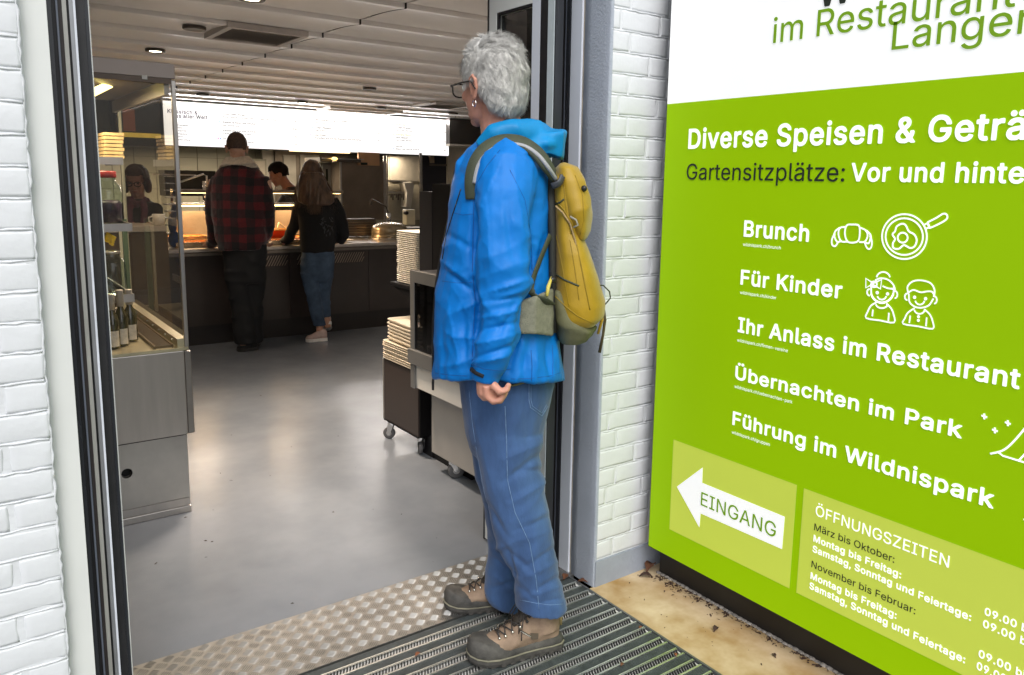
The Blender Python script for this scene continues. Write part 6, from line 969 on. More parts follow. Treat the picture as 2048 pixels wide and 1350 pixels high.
# long grill box right of woman and plate
t = thing('grill_box', 'low dark ribbed warming box on the counter right of the woman', 'warmer', (on_y(720, 470, 7.65)[0], 7.7, ZC)); ybox('body', 690, 438, 752, 472, 7.62, .14, M_darksteel, t)
for i in range(5): ybox('rib', 692, 444+i*5, 750, 446+i*5, 7.61, .009, mat('rib steel', (.18, .15, .12), .3, .7), t)
kn = thing('serving_tongs', 'steel tongs lying on the worktop right of the woman', 'tongs', (3.1, 7.2, ZC)); MB().tube([on_z(712, 474, ZC+.01), on_z(745, 480, ZC+.012)], .006, 6).build('tong_arm', M_chrome, kn); MB().tube([on_z(716, 472, ZC+.01), on_z(745, 479, ZC+.02)], .005, 6).build('tong_arm', M_chrome, kn)
pl = thing('small_plate', 'small pale plate held at the elbow of the woman in black', 'plate', (3.0, 7.05, ZC)); pc = on_y(693, 468, 7.15); MB().lathe((pc[0], 7.15, ZC+.01), [(.03, 0), (.075, .012), (.07, .014), (.02, .004)], 20).build('plate_body', mat('china', (.8, .72, .5), .3), pl, smooth=True)
# left service counter + mug + coffee machine (seen through case)
lc = thing('side_counter', 'brown side counter with a pale ledge seen through the display glass', 'counter', (.8, 6.6, 0))
lx0 = on_y(170, 480, 6.55)[0]; lx1 = on_y(331, 470, 6.55)[0]; lz = on_y(290, 452, 6.55)[2]
box('counter_body', (lx0, 6.57, 0, lx1+.02, 6.95, lz-.05), mat('warm brown panel', (.13, .085, .04), .35, var=.25, vscale=3), lc)
box('ledge', (lx0, 6.5, lz-.04, lx1, 7.0, lz), mat('pale ledge', (.6, .52, .42), .4), lc)
mg = thing('mug', 'cream mug on the side counter ledge beside the woman with glasses', 'mug', (on_y(317, 440, 6.6)[0], 6.6, lz)); mc = (on_y(317, 440, 6.6)[0], 6.6, lz+.001)
MB().lathe(mc, [(.03, 0), (.042, .004), (.045, .085), (.041, .085), (.036, .01)], 20).build('cup', mat('cream china', (.85, .8, .68), .3), mg, smooth=True)
MB().tube([(mc[0]-.043, 6.6, lz+.07), (mc[0]-.068, 6.6, lz+.06), (mc[0]-.068, 6.6, lz+.03), (mc[0]-.043, 6.6, lz+.02)], .006, 6).build('handle', MATS['cream china'], mg, smooth=True)
sx = thing('blue_bag', 'blue and grey bundle standing on the counter corner left of the food trays', 'bag', (on_y(348, 460, 7.1)[0], 7.12, ZC)); c0 = on_y(349, 455, 7.15)
MB().ell((c0[0], 7.15, ZC+.07), (.055, .05, .07)).ell((c0[0]-.01, 7.17, ZC+.20), (.035, .04, .09)).ell((c0[0]+.01, 7.16, ZC+.30), (.03, .03, .07)).build('bundle', mat('navy cloth', (.03, .07, .2), .6, var=.3, vscale=25), sx, smooth=True)
# chequered clear holder
ch = thing('cutlery_box', 'clear box holding cups and cutlery right of the mug', 'box', (on_y(342, 400, 6.9)[0], 6.9, lz)); 
ybox('clear_box', 333, 345, 353, 452, 6.9, .2, M_glass, ch)
for i in range(7): ybox('shelf_edge', 334, 352+i*14, 352, 354+i*14, 6.93, .12, mat('shelf edge pale', (.5, .48, .44), .4), ch)
# ================================================================== LEFT GLASS DISPLAY CASE
dc_ = thing('display_case', 'stainless steel display case with glass sides and a round hole, left inside the door', 'display case', (.5, 4.1, 0))
X0, X1, Y0, Y1 = -.2, .77, 3.5, 4.75
M_case = mat('case steel', (.46, .43, .40), .30, .95, var=.05, vscale=3, bump=.03, bscale=90, stretch=(12, 12, 1))
M_case2 = mat('case lower steel', (.40, .385, .36), .34, .85, var=.14, vscale=4)
M_brasst = mat('warm edge steel', (.62, .56, .38), .3, .9)
# lower body with round hole: front as ring plate
hc = on_y(254, 947, 3.5); hr = .021
fr = MB(); n = 32
def onrect(a, x0, x1, z0, z1, cx, cz):
    dx, dz = math.cos(a), math.sin(a); t = 1e9
    if dx > 1e-6: t = min(t, (x1-cx)/dx)
    if dx < -1e-6: t = min(t, (x0-cx)/dx)
    if dz > 1e-6: t = min(t, (z1-cz)/dz)
    if dz < -1e-6: t = min(t, (z0-cz)/dz)
    return (cx+dx*t, cz+dz*t)
z1 = .345; V = []; F = []
angs = sorted([2*math.pi*i/n for i in range(n)]+[math.atan2(zc-hc[2], xc-hc[0]) % (2*math.pi) for xc in (X0, .754) for zc in (.065, z1)])
n = len(angs)
for a in angs: V.append((hc[0]+hr*math.cos(a), 3.5, hc[2]+hr*math.sin(a)))
for a in angs: q = onrect(a, X0, .754, .065, z1, hc[0], hc[2]); V.append((q[0], 3.5, q[1]))
for a in angs: V.append((hc[0]+hr*math.cos(a), 3.53, hc[2]+hr*math.sin(a)))
for i in range(n): j = (i+1) % n; F += [(i, j, n+j, n+i), (i, 2*n+i, 2*n+j, j)]
put('front_plate', V, F, M_case2, dc_)
box('lower_body', (X0, 3.54, .01, .752, Y1, .344), mat('case inside', (.02, .02, .02), .8), dc_)
box('lower_side', (.7525, 3.501, .01, .7545, Y1, .344), M_case2, dc_)
box('foot_rail', (X0, 3.49, 0, .756, 3.52, .030), M_case, dc_, bevel=.003); box('foot_lip', (X0, 3.496, .031, .753, 3.515, .064), M_case, dc_)
box('upper_body', (X0, 3.485, .352, .757, Y1, .716), M_case, dc_, bevel=.003)
box('corner_panel', (.7585, 3.49, .352, .785, 3.62, .712), mat('corner strip', (.24, .225, .21), .4, .7), dc_, bevel=.003)
box('case_floor', (X0, 3.487, .7165, .775, Y1, .729), M_brasst, dc_)
# side rail and drain grille
box('side_rail', (.735, 3.50, .7295, .772, Y1, .765), M_brasst, dc_)
for i in range(9): MB().ell((.7345, 3.6+i*.13, .748), (.004, .004, .004), nu=6, nv=4).build('rivet', M_chrome, dc_)
gr = MB()
for i in range(70):
    yy = 3.52+i*.016; gr.box(.655, yy, .7295, .715, yy+.006, .740)
gr.box(.648, 3.51, .7292, .654, 4.65, .742).box(.716, 3.51, .7292, .722, 4.65, .742)
gr.build('drain_grille', mat('brown grille', (.12, .09, .05), .4, .7), dc_, kind='stuff')
# posts, fascia, roof
ZTG = 1.822
box('post', (.762, 3.494, .7295, .779, 3.512, ZTG), M_case, dc_, bevel=.002)
box('post', (.762, Y1-.02, .7295, .778, Y1, ZTG), M_brasst, dc_)
box('fascia', (X0, 3.48, 1.826, .775, 3.50, 1.885), mat('fascia steel', (.33, .28, .255), .42, .6, var=.08, vscale=3), dc_, bevel=.002)
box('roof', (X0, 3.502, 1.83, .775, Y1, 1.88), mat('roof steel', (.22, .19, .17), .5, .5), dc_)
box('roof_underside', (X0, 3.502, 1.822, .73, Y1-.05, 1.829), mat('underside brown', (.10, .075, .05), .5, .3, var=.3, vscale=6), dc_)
box('side_valance', (.74, 3.52, 1.765, .758, Y1, 1.821), mat('valance', (.34, .30, .25), .4, .6), dc_)
box('front_track', (X0, 3.483, 1.805, .76, 3.493, 1.8255), mat('track bronze', (.10, .075, .06), .35, .6), dc_)
put('clip', *(lambda a: (a, BF))(boxv(*(on_y(284, 158, 3.478)[[0, 1, 2]]), *(on_y(294, 151, 3.482)))), mat('clip white', (.7, .68, .64), .4), dc_)
ft = thing('light_tube', 'yellow glowing tube light under the roof of the display case', 'light', (.4, 4.0, 1.8))
MB().tube([on_y(186, 182, 3.75), on_y(222, 166, 3.95)], .012, 8).build('tube', mat('yellow tube', (1, .78, .25), .4, emit=3.5), ft); MB().tube([on_y(186, 190, 3.75), on_y(222, 172, 3.95)], .008, 8).build('tube_edge', mat('yellow tube', 0), ft)
cl = bpy.data.lights.new('case lamp', 'AREA'); cl.size = .25; cl.energy = 6.5; cl.color = (1, .8, .5); co_ = bpy.data.objects.new('case_lamp', cl); COL.objects.link(co_); co_.location = (.45, 4.0, 1.80)
put('front_pane', [(X0, 3.504, .73), (.761, 3.504, .73), (.761, 3.504, 1.822), (X0, 3.504, 1.822)], [(0, 1, 2, 3)], M_glass, dc_)
put('side_pane', [(.768, 3.513, .766), (.768, Y1-.021, .766), (.768, Y1-.021, 1.764), (.768, 3.513, 1.764)], [(0, 1, 2, 3)], M_glass2, dc_)
# rear opaque side: brown panel
# shelves
def shelf(z, y0, y1, x1, w=.02, lab=''):
    box('shelf', (X0, y0, z, x1, y1, z+.004), M_glass2, dc_); box('shelf_edge', (X0, y0-.006, z-.022, x1+.004, y0-.0005, z+.012), M_case, dc_); box('shelf_edge', (x1+.0045, y0-.006, z-.022, x1+.012, y1, z+.012), M_case, dc_)
zs1 = on_y(240, 450, 3.95)[2]; zs2 = on_y(240, 590, 3.8)[2]; zs3 = on_y(230, 320, 4.1)[2]
shelf(zs1, 3.85, 4.5, on_y(258, 450, 3.85)[0]); shelf(zs2, 3.72, 4.4, on_y(262, 590, 3.72)[0]); shelf(zs3, 4.05, 4.5, on_y(240, 320, 4.05)[0])
box('dark_strut', (on_y(247, 500, 4.45)[0], 4.45, .73, on_y(257, 500, 4.45)[0], 4.47, zs1), mat('green brown strut', (.035, .06, .035), .4), dc_)
box('pale_strut', (on_y(240, 500, 4.44)[0], 4.44, .73, on_y(246, 500, 4.44)[0], 4.46, zs1), M_brasst, dc_)
# jar with red lid
def jar(x, y, z, r, h, lab, lid=None, flowers=False, content=None):
    t = thing('glass_jar', lab, 'jar', (x, y, z), 'glass jars in the display case')
    MB().lathe((x, y, z), [(r*.9, .0), (r, .006), (r, h*.62), (r*.85, h*.78), (r*.6, h*.86), (r*.58, h*.96), (r*.62, h), (r*.55, h)], 22).build('jar_wall', M_jar, t, smooth=True)
    if content: MB().lathe((x, y, z+.004), [(r*.9, 0), (r*.92, h*.4), (r*.8, h*.45), (.003, h*.46)], 16).build('content', content, t, smooth=True)
    if lid: MB().lathe((x, y, z+h*.94), [(r*.66, 0), (r*.68, h*.02), (r*.68, h*.12), (r*.6, h*.14), (.003, h*.14)], 20).build('lid', lid, t, smooth=True)
    else: MB().lathe((x, y, z+h*.93), [(r*.62, 0), (r*.66, h*.01), (r*.66, h*.05), (r*.6, h*.06)], 20).build('collar', M_steel, t, smooth=True)
    return t
p = on_y(217, 435, 4.0); jar(p[0], 4.0, zs1+.006, .062, .215, 'clear angular jar with a dark red lid on the upper glass shelf', mat('red lid', (.25, .02, .02), .4), content=mat('dark jar content', (.05, .02, .05), .5, var=.8, vscale=30))
p = on_y(226, 580, 3.85); jar(p[0], 3.85, zs2+.006, .058, .185, 'big empty greenish jar with yellow petals behind it on the lower shelf')
p2 = on_y(200, 580, 4.0); jar(p2[0]-.03, 4.05, zs1+.006, .05, .17, 'small jar half hidden by the door frame on the upper shelf', content=mat('dark jar content', 0))
bn = thing('banana_bunch', 'yellow bananas behind the big greenish jar', 'bananas', (on_y(222, 478, 3.95)[0], 3.95, zs1-.2))
for i in range(4):
    c = [on_y(208+i*3, 482+i, 3.98), on_y(216+i*2, 470+i*4, 3.98), on_y(232-i*2, 476+i*5, 3.98)]; MB().tube(c, [.006, .016, .005], 8).build('banana', mat('banana yellow', (.85, .62, .03), .45), bn, smooth=True)
bt = thing('bread_stack', 'stack of pale flat loaves on the top shelf of the display case', 'bread', (on_y(228, 300, 4.15)[0], 4.2, zs3))
for i in range(7):
    a = on_y(206, 262+i*5.5, 4.15); b = on_y(246, 262+i*5.5, 4.15); z = zs3+.014+.017*(6-i); MB().box(a[0], 4.12, z-.005, b[0]-random.uniform(0, .01), 4.3, z+.008).build('loaf', mat('bread pale', (.58, .42, .2), .6, var=.25, vscale=15), bt)
bottles = [(228, 3.62, 'pale bottle with a light label at the front of the three oil bottles'), (246, 3.66, 'tall dark bottle with grey cap in the middle of the oil bottles'), (264, 3.74, 'dark green bottle at the right of the oil bottles'), (214, 3.70, 'bottle partly hidden by the door frame among the oil bottles')]
for i, (u, y, lab) in enumerate(bottles):
    x = on_y(u, 700, y)[0]; t = thing('oil_bottle', lab, 'bottle', (x, y, .73), 'oil bottles on the floor of the display case'); h = .205 if i != 1 else .215; r = .027
    MB().lathe((x, y, .7305), [(r*.9, 0), (r, .004), (r, h*.55), (r*.75, h*.66), (r*.42, h*.74), (r*.4, h*.98), (.003, h)], 18).build('bottle_wall', mat('oil glass dark', (.045, .04, .012), .12, var=.3, vscale=12, spec=.8), t, smooth=True)
    MB().lathe((x, y, .7305+h*.78), [(r*.52, 0), (r*.54, h*.3), (r*.5, h*.32), (.002, h*.32)], 16).build('cap', mat('cap grey', (.30, .28, .24), .5), t, smooth=True)
    lb = MB(); n = 8; rr_ = r+.0006
    for k in range(n+1):
        a = math.radians(-135+90*k/n); lb.V += [(x+rr_*math.cos(a), y+rr_*math.sin(a), .74), (x+rr_*math.cos(a), y+rr_*math.sin(a), .805)]
    lb.F = [(2*k, 2*k+2, 2*k+3, 2*k+1) for k in range(n)]; lb.build('paper_label', mat('label paper', (.5, .47, .4), .6, var=.2, vscale=40), t, smooth=True)
# ================================================================== RIGHT: TRAY TROLLEY, PLATES, COUNTERS
M_brown = mat('dark brown laminate', (.035, .025, .021), .4, var=.15, vscale=3); M_blk = mat('black laminate', (.005, .005, .006), .5, spec=.25, var=.2, vscale=3)
tt = thing('tray_trolley', 'low dark brown trolley on castors carrying beige trays', 'trolley', (2.0, 3.72, 0))
TX = 1.885
box('cabinet', (TX, 3.53, .115, 2.32, 3.935, .46), M_brown, tt, bevel=.003)
box('edge_strip', (TX-.003, 3.926, .115, TX+.012, 3.938, .462), mat('alu edge', (.5, .48, .44), .35, .8), tt)
box('front_panel', (TX+.006, 3.520, .118, 2.31, 3.529, .455), M_blk, tt)
box('bottom_edge', (TX-.002, 3.531, .108, 2.32, 3.934, .1145), M_blk, tt)
M_wheel = mat('castor tyre', (.10, .10, .105), .5); M_hub = mat('castor hub', (.5, .5, .5), .3, .7)
def castor(parent, x, y, ztop, r=.034, ang=.5, twin=False):
    d = np.array([math.cos(ang), math.sin(ang), 0]); nrm = np.array([-d[1], d[0], 0])
    fork = MB().lathe((x, y, ztop-.014), [(.006, -.012), (.022, -.01), (.022, .004), (.006, .006), (.006, .014)], 14)
    c = np.array([x, y, r])+d*.014
    for s in (-1, 1):
        o_ = nrm*s*.017
        fork.prism([np.array([x, y, ztop-.02])+o_+d*.018, np.array([x, y, ztop-.02])+o_-d*.016, c+o_-d*.008-np.array([0, 0, .006]), c+o_+d*.010-np.array([0, 0, .006])], nrm*s*.002)
    f = fork.build('castor', M_chrome, parent)
    for off in ((-.009, .009) if twin else (0,)):
        wv = MB(); V = []; n = 22; prof = [(.004, -.008), (r*.6, -.009), (r*.9, -.009), (r, -.006), (r, .006), (r*.9, .009), (r*.6, .009), (.004, .008)]
        sc = .8 if twin else 1.2
        for q, w_ in prof:
            for k in range(n):
                a = 2*math.pi*k/n; V.append(c+nrm*(off+w_*sc)+(d*math.cos(a)+np.array([0, 0, 1])*math.sin(a))*q)
        F = [(i*n+k, i*n+(k+1) % n, (i+1)*n+(k+1) % n, (i+1)*n+k) for i in range(len(prof)-1) for k in range(n)]+[tuple(range(n))[::-1], tuple((len(prof)-1)*n+k for k in range(n))]
        wv.add(V, F); wo = put('wheel', wv.V, wv.F, M_wheel, f, smooth=True); 
        hb = MB()
        for s in (-1, 1): hb.add([c+nrm*(off+s*.0095*sc)+(d*math.cos(2*math.pi*k/12)+np.array([0, 0, 1])*math.sin(2*math.pi*k/12))*r*.45 for k in range(12)], [tuple(range(12))])
        put('hub', hb.V, hb.F, M_hub, f)
castor(tt, 1.915, 3.90, .108, ang=2.4); castor(tt, 1.925, 3.58, .108, ang=1.2); castor(tt, 2.28, 3.58, .108, ang=.4); castor(tt, 2.28, 3.90, .108, ang=.4)
# tray stacks: each tray a thing
M_tray = mat('beige tray', (.56, .50, .40), .5, var=.05, vscale=4)
def tray_mesh(L, W_, t=.0125):
    mb = MB(); r = .03
    def rr(l, w_, z): 
        o = []
        for cx, cy, a0 in ((l-r, w_-r, 0), (-l+r, w_-r, 90), (-l+r, -w_+r, 180), (l-r, -w_+r, 270)):
            for k in range(4): a = math.radians(a0+30*k); o.append((cx+r*math.cos(a), cy+r*math.sin(a), z))
        return o
    mb.loft([rr(L-.012, W_-.012, 0), rr(L-.002, W_-.002, t*.7), rr(L, W_, t*.72), rr(L, W_, t), rr(L-.008, W_-.008, t), rr(L-.016, W_-.016, t*.35)])
    return mb
def tray_stack(cx, cy, z0, n, pitch, L, W_, rot, labbot, labmid, labtop, grp):
    m0 = tray_mesh(L, W_, pitch*.93); ca, sa = math.cos(rot), math.sin(rot)
    V = [(cx+x*ca-y*sa, cy+x*sa+y*ca, z+z0) for x, y, z in m0.V]
    base = put('serving_tray', V, m0.F, M_tray, None, label=labbot, cat='tray', group=grp)
    z = 0
    for i in range(1, n):
        z += pitch; c = clone(base, (random.uniform(-.003, .003), random.uniform(-.004, .004), z), labtop if i == n-1 else labmid)
    return base
tray_stack(2.09, 3.755, .462, 9, .0118, .215, .185, 0.0, 'lowest tray of the beige stack standing directly on the brown trolley', 'beige tray in the lower tray stack on the brown trolley', 'top tray of the lower beige stack, just under the shifted trays', 'beige trays in the lower stack on the trolley')
tray_stack(2.11, 3.76, .462+9*.0118+.001, 6, .0195, .215, .17, -.05, 'lowest tray of the shifted upper beige stack', 'beige tray in the shifted upper stack on the trolley', 'topmost beige tray whose empty inside is seen on the trolley', 'beige trays in the shifted upper stack on the trolley')
# grey glazed unit on castors
gu = thing('display_counter', 'grey counter with a glazed aluminium-framed case on castors behind the older man', 'counter', (2.1, 3.1, 0))
M_gpan = mat('grey panel', (.30, .29, .275), .45, var=.05); M_lpan = mat('light grey panel', (.55, .54, .51), .4, var=.04); M_alugrey = mat('grey aluminium frame', (.23, .23, .225), .38, .6, var=.05)
GX = 1.78; gy1 = 3.40; gy0 = 2.56
box('lower_cabinet', (1.862, gy0, .095, 2.40, 3.348, .43), M_gpan, gu, bevel=.003)
box('apron_panel', (GX+.012, gy0, .432, 2.42, gy1-.006, .552), M_lpan, gu)
box('corner_post', (GX, gy1-.028, .428, GX+.02, gy1+.012, 1.012), M_alugrey, gu, bevel=.002)
box('bottom_rail', (GX-.012, gy0, .5525, 2.42, gy1+.02, .625), M_alugrey, gu, bevel=.003)
box('top_rail', (GX, gy0, .955, GX+.03, gy1-.029, 1.012), M_alugrey, gu, bevel=.002)
box('top_panel', (GX+.031, gy0, .985, 2.42, gy1, 1.006), mat('dark top', (.08, .08, .085), .3), gu)
put('pane', boxv(GX+.004, gy0, .626, GX+.009, gy1-.029, .954), BF, M_darkglass, gu)
box('inner_frame', (GX+.012, gy1-.12, .626, GX+.022, gy1-.095, .954), M_darksteel, gu); box('inner_box', (GX+.25, gy0, .626, GX+.6, gy1-.05, .984), mat('inside dark', (.035, .03, .028), .5), gu); box('inner_shelf', (GX+.03, gy0, .86, GX+.24, gy1-.1, .868), M_darksteel, gu)
castor(gu, 1.90, 3.20, .095, r=.040, ang=-.35, twin=True); castor(gu, 2.3, 3.2, .095, r=.04, ang=.5, twin=True); castor(gu, 1.9, 2.75, .095, r=.04, ang=.2, twin=True)
# shelf unit with plate stacks, tall black cabinet
tc_ = thing('tall_cabinet', 'tall matt black cabinet behind the glazed counter and the blue jacket', 'cabinet', (2.2, 3.4, 0))
box('cabinet_body', (1.955, 3.12, .0, 2.5, 3.50, 1.425), M_blk, tc_); box('side_panel', (1.952, 3.501, .0, 2.5, 3.63, 1.385), mat('black side', (.006, .006, .008), .5), tc_)
box('plate_shelf', (1.93, 3.635, .866, 2.25, 3.935, .888), M_blk, tc_, bevel=.004); MB().prism([(1.94, 3.64, .864), (1.94, 3.92, .864), (1.94, 3.64, .80)], (.3, 0, 0)).build('shelf_bracket', M_blk, tc_)
n_pl = 27; zz0 = .889; zt = 1.172; pit = (zt-zz0)/n_pl
M_tray2 = mat('grey white tray', (.62, .58, .50), .5, var=.04)
m0 = tray_mesh(.135, .125, pit*.80)
base = put('stacked_tray', [(2.085+x, 3.785+y, zz0+z) for x, y, z in m0.V], m0.F, M_tray2, None, label='lowest small grey-white tray of the tall stack on the black shelf', cat='tray', group='small grey-white trays stacked on the black shelf')
for i in range(1, n_pl): clone(base, (random.uniform(-.002, .002), random.uniform(-.002, .002), i*pit), 'small grey-white tray in the tall stack on the black shelf' if i < n_pl-1 else 'topmost small grey-white tray of the tall stack on the black shelf')
bx = thing('folded_cloth', 'grey folded pack behind the tall tray stack beside the black cabinet', 'pack', (2.1, 3.66, 1.0)); 
box('pack_body', (1.98, 3.633, .889, 2.2, 3.655, 1.12), mat('pack grey', (.3, .3, .29), .6), bx)
# ---------------------------------------------------------------- dead leaves and dirt
M_leaf = [mat('dead leaf brown', (.14, .055, .025), .7, var=.4, vscale=25), mat('dead leaf red', (.22, .075, .03), .7, var=.4, vscale=30), mat('dead leaf dark', (.055, .028, .018), .8, var=.3, vscale=30)]
def leafobj(p, L, rz, curl, m, lab, parent=None, tilt=0):
    V = []; n = 7; out = [0.05, .35, .62, .8, .7, .42, .06]
    for i in range(n):
        t = i/(n-1); wd = out[i]*L*.36*(1+.2*((i*7) % 3-1)); zc = curl*L*math.sin(t*3.1)
        for s in (-1, -.4, .4, 1): V.append((t*L-L/2, s*wd, zc+abs(s)*curl*L*.5+.001+random.uniform(0, .15)*curl*L))
    F = [(i*4+k, i*4+k+1, (i+1)*4+k+1, (i+1)*4+k) for i in range(n-1) for k in range(3)]
    R = (Matrix.Rotation(rz, 3, 'Z') @ Matrix.Rotation(tilt, 3, 'X'))
    V = [tuple(np.array(R @ Vector(v))+np.array(p)) for v in V]
    mn = min(v[2] for v in V); V = [(a, b, c-mn+p[2]+.0008) for a, b, c in V]
    o = put('dead_leaf', V, F, m, parent, smooth=True)
    if parent is None: o['label'] = lab; o['category'] = 'leaf'; o['group'] = 'fallen dead leaves'
    s = o.modifiers.new('t', 'SOLIDIFY'); s.thickness = .0005
    return o
for (u, v), L, rz, cu, mi, lab in (((1300, 1140), .07, .4, .35, 0, 'large curled brown leaf heaped in the corner under the sign'), ((1316, 1128), .075, 1.6, .4, 1, 'upright reddish leaf leaning on the black plinth in the corner'), ((1292, 1155), .05, 2.4, .25, 2, 'dark crumpled leaf at the foot of the corner leaf heap'),
        ((1432, 1261), .035, .3, .3, 2, 'lone dark leaf scrap in the middle of the tan pavement'), ((1548, 1313), .022, 1.2, .3, 2, 'small dark leaf scrap near the plinth at the bottom of the picture'), ((1131, 1156), .045, .6, .25, 0, 'brown leaf under the white door frame beside the trousers'),
        ((1168, 1166), .05, -.8, .2, 0, 'narrow brown leaf at the foot of the plaster pillar'), ((1281, 1256), .018, .2, .2, 1, 'tiny orange leaf on the mat near its right edge'), ((1351, 1310), .018, 1.0, .2, 1, 'tiny brown leaf on the mat near the bottom edge'), ((835, 1310), .025, .5, .2, 1, 'pinkish brown leaf scrap on the mat left of the boots'), ((1244, 1330), .02, .5, .2, 0, 'small leaf scrap on the mat right of the near boot')):
    zz = .004 if on_z(u, v)[0] < 1.745 and on_z(u, v)[1] < 2.1 else .0005
    leafobj(on_z(u, v, zz), L, rz, cu, M_leaf[mi], lab, tilt=(1.2 if 'upright' in lab else 0))
db = MB()
for i in range(330):
    t = random.random()**1.4; y = 1.93-t*.75; x = 2.048-abs(random.gauss(0, .010+.024*(1-t)))
    if i < 26: x = random.uniform(1.79, 2.04); y = random.uniform(1.3, 1.98)
    s = random.uniform(.001, .0045)*(1 if i > 60 else .6); a = random.uniform(0, 6.3); L = s*random.uniform(1, 4); h = random.uniform(.001, .004)
    db.add([(x+math.cos(a)*L, y+math.sin(a)*L, .0005), (x-math.sin(a)*s, y+math.cos(a)*s, h), (x-math.cos(a)*L, y-math.sin(a)*L, .0005), (x+math.sin(a)*s, y-math.cos(a)*s, .0006)], [(0, 1, 2), (0, 2, 3)])
db.build('dirt_crumbs', M_leaf[2], None, kind='stuff')
dg_ = MB()
for i in range(60):
    y = 1.94-i*.02; r = .007+.004*random.random(); dg_.ell((2.049, y, .001), (r, .014, .0035+.003*random.random()), nu=8, nv=5)
dg_.build('dirt_seam', mat('dusty grit', (.33, .30, .27), .95, var=.5, vscale=60, bump=.6), None, smooth=True, kind='stuff')
# ================================================================== PEOPLE
def skinmat(nm, c): 
    m = mat(nm, c, .5, var=.10, vscale=35, bump=.12, bscale=220, spec=.4)
    b = m.node_tree.nodes['Principled BSDF']; b.inputs['Subsurface Weight'].default_value = .12; b.inputs['Subsurface Radius'].default_value = (.012, .004, .002); b.inputs['Subsurface Scale'].default_value = .5
    return m
M_skin = skinmat('skin ruddy', (.55, .27, .195)); M_skin2 = skinmat('skin pale', (.58, .34, .24))
def rotz(a): return np.array([[math.cos(a), -math.sin(a), 0], [math.sin(a), math.cos(a), 0], [0, 0, 1]])
def head_blobs(mb, c, R, s=1.0, neck=None, ear=True):
    c = np.array(c, float)
    def E(p, r, n=(14, 9)): mb.ell(c+R@(np.array(p)*s), np.array(r)*s, R, *n)
    E((-.012, 0, .022), (.098, .077, .096), (24, 16)); E((.03, 0, -.04), (.056, .061, .078), (20, 12)); E((.03, 0, -.085), (.052, .052, .034)); E((.068, 0, -.103), (.02, .022, .017))
    E((.089, 0, -.02), (.014, .010, .032)); E((.100, 0, -.041), (.013, .012, .011)); E((.092, .012, -.044), (.009, .007, .007)); E((.092, -.012, -.044), (.009, .007, .007))
    E((.078, 0, .014), (.016, .046, .012)); E((.062, .034, -.034), (.024, .022, .02)); E((.062, -.034, -.034), (.024, .022, .02))
    E((.083, 0, -.069), (.012, .022, .0075)); E((.081, 0, -.080), (.012, .019, .008))
    for sg in (-1, 1):
        if ear:
            pts = [(-.004, .077, -.045), (-.002, .081, -.022), (-.008, .087, .002), (-.022, .091, .008), (-.034, .090, -.006), (-.031, .086, -.028), (-.018, .081, -.050), (-.008, .078, -.056)]
            mb.tube([c+R@(np.array((x, y*sg, z))*s) for x, y, z in pts], np.array([.005, .0055, .006, .006, .006, .006, .0065, .006])*s, 8)
            E((-.016, .079*sg, -.022), (.014, .006, .024))
    if neck is not None: mb.tube([c+R@(np.array((-.02, 0, -.05))*s)]+[np.array(q[:3]) for q in neck], [.052*s]+[q[3] for q in neck], 16)
def hand_blobs(mb, wrist, dirn, side, palmn, L=.18, curl=.5, spread=1.0):
    """wrist point, direction of the hand, side = towards the thumb, palmn = palm normal (fingers curl towards it)"""
    w_ = np.array(wrist, float); d = np.array(dirn, float); d /= np.linalg.norm(d); sd_ = np.array(side, float); sd_ -= d*(sd_@d); sd_ /= np.linalg.norm(sd_); n = np.cross(d, sd_)
    if n@np.array(palmn, float) < 0: n = -n
    k = L/.18
    mb.tube([w_-d*.03, w_, w_+d*.045*k, w_+d*.088*k], [.026*k, .027*k, .038*k, .036*k], 12, flat=.45 if abs(np.dot([0, 0, 1], n)) > .5 else 1.0, upv=n)
    for i in range(4):
        o = (1.5-i)*.0195*k*spread; b = w_+d*.07*k+sd_*o; Lf = [.072, .08, .075, .058][i]*k; a = 0; p = b; pts = [w_+d*.035*k+sd_*o*.6, b]
        for j, f in enumerate((.45, .3, .25)):
            a += curl*(1.0 if j else .7); p = p+(d*math.cos(a)+n*math.sin(a))*Lf*f; pts.append(p)
        mb.tube(pts, [.010*k, .0100*k, .0092*k, .0085*k, .0065*k], 8)
    b = w_+d*.02*k+sd_*.022*k; pts = [w_+d*.008*k, b, b+(d*.6+sd_*.75+n*.2)*.032*k, b+(d*.9+sd_*.75+n*.5*curl)*.032*k+(d*.8+n*.5)*.022*k]
    mb.tube(pts, [.014*k, .0135*k, .011*k, .0075*k], 8)
from mathutils.bvhtree import BVHTree
SURF = {}
def surf_line(nm, keys, px, r, m, parent, lift=.0005, closed=False, n_sub=5, flat=1.0):
    pts = []
    Q = [np.array(p, float) for p in px]; Q = Q+[Q[0]] if closed else Q
    for a, b in zip(Q[:-1], Q[1:]):
        for k in range(n_sub): pts.append(a+(b-a)*k/n_sub)
    pts.append(Q[-1]); out = []
    for p in pts:
        d = ray(*p); best = None
        for k in keys:
            h = SURF[k].ray_cast(Vector(CAMP), Vector(d/np.linalg.norm(d)))
            if h[0] is not None and (best is None or h[3] < best[3]): best = h
        if best is not None: out.append(np.array(best[0])-d/np.linalg.norm(d)*lift)
    if len(out) > 1: return MB().tube(out, r, 5).build(nm, m, parent, smooth=True)
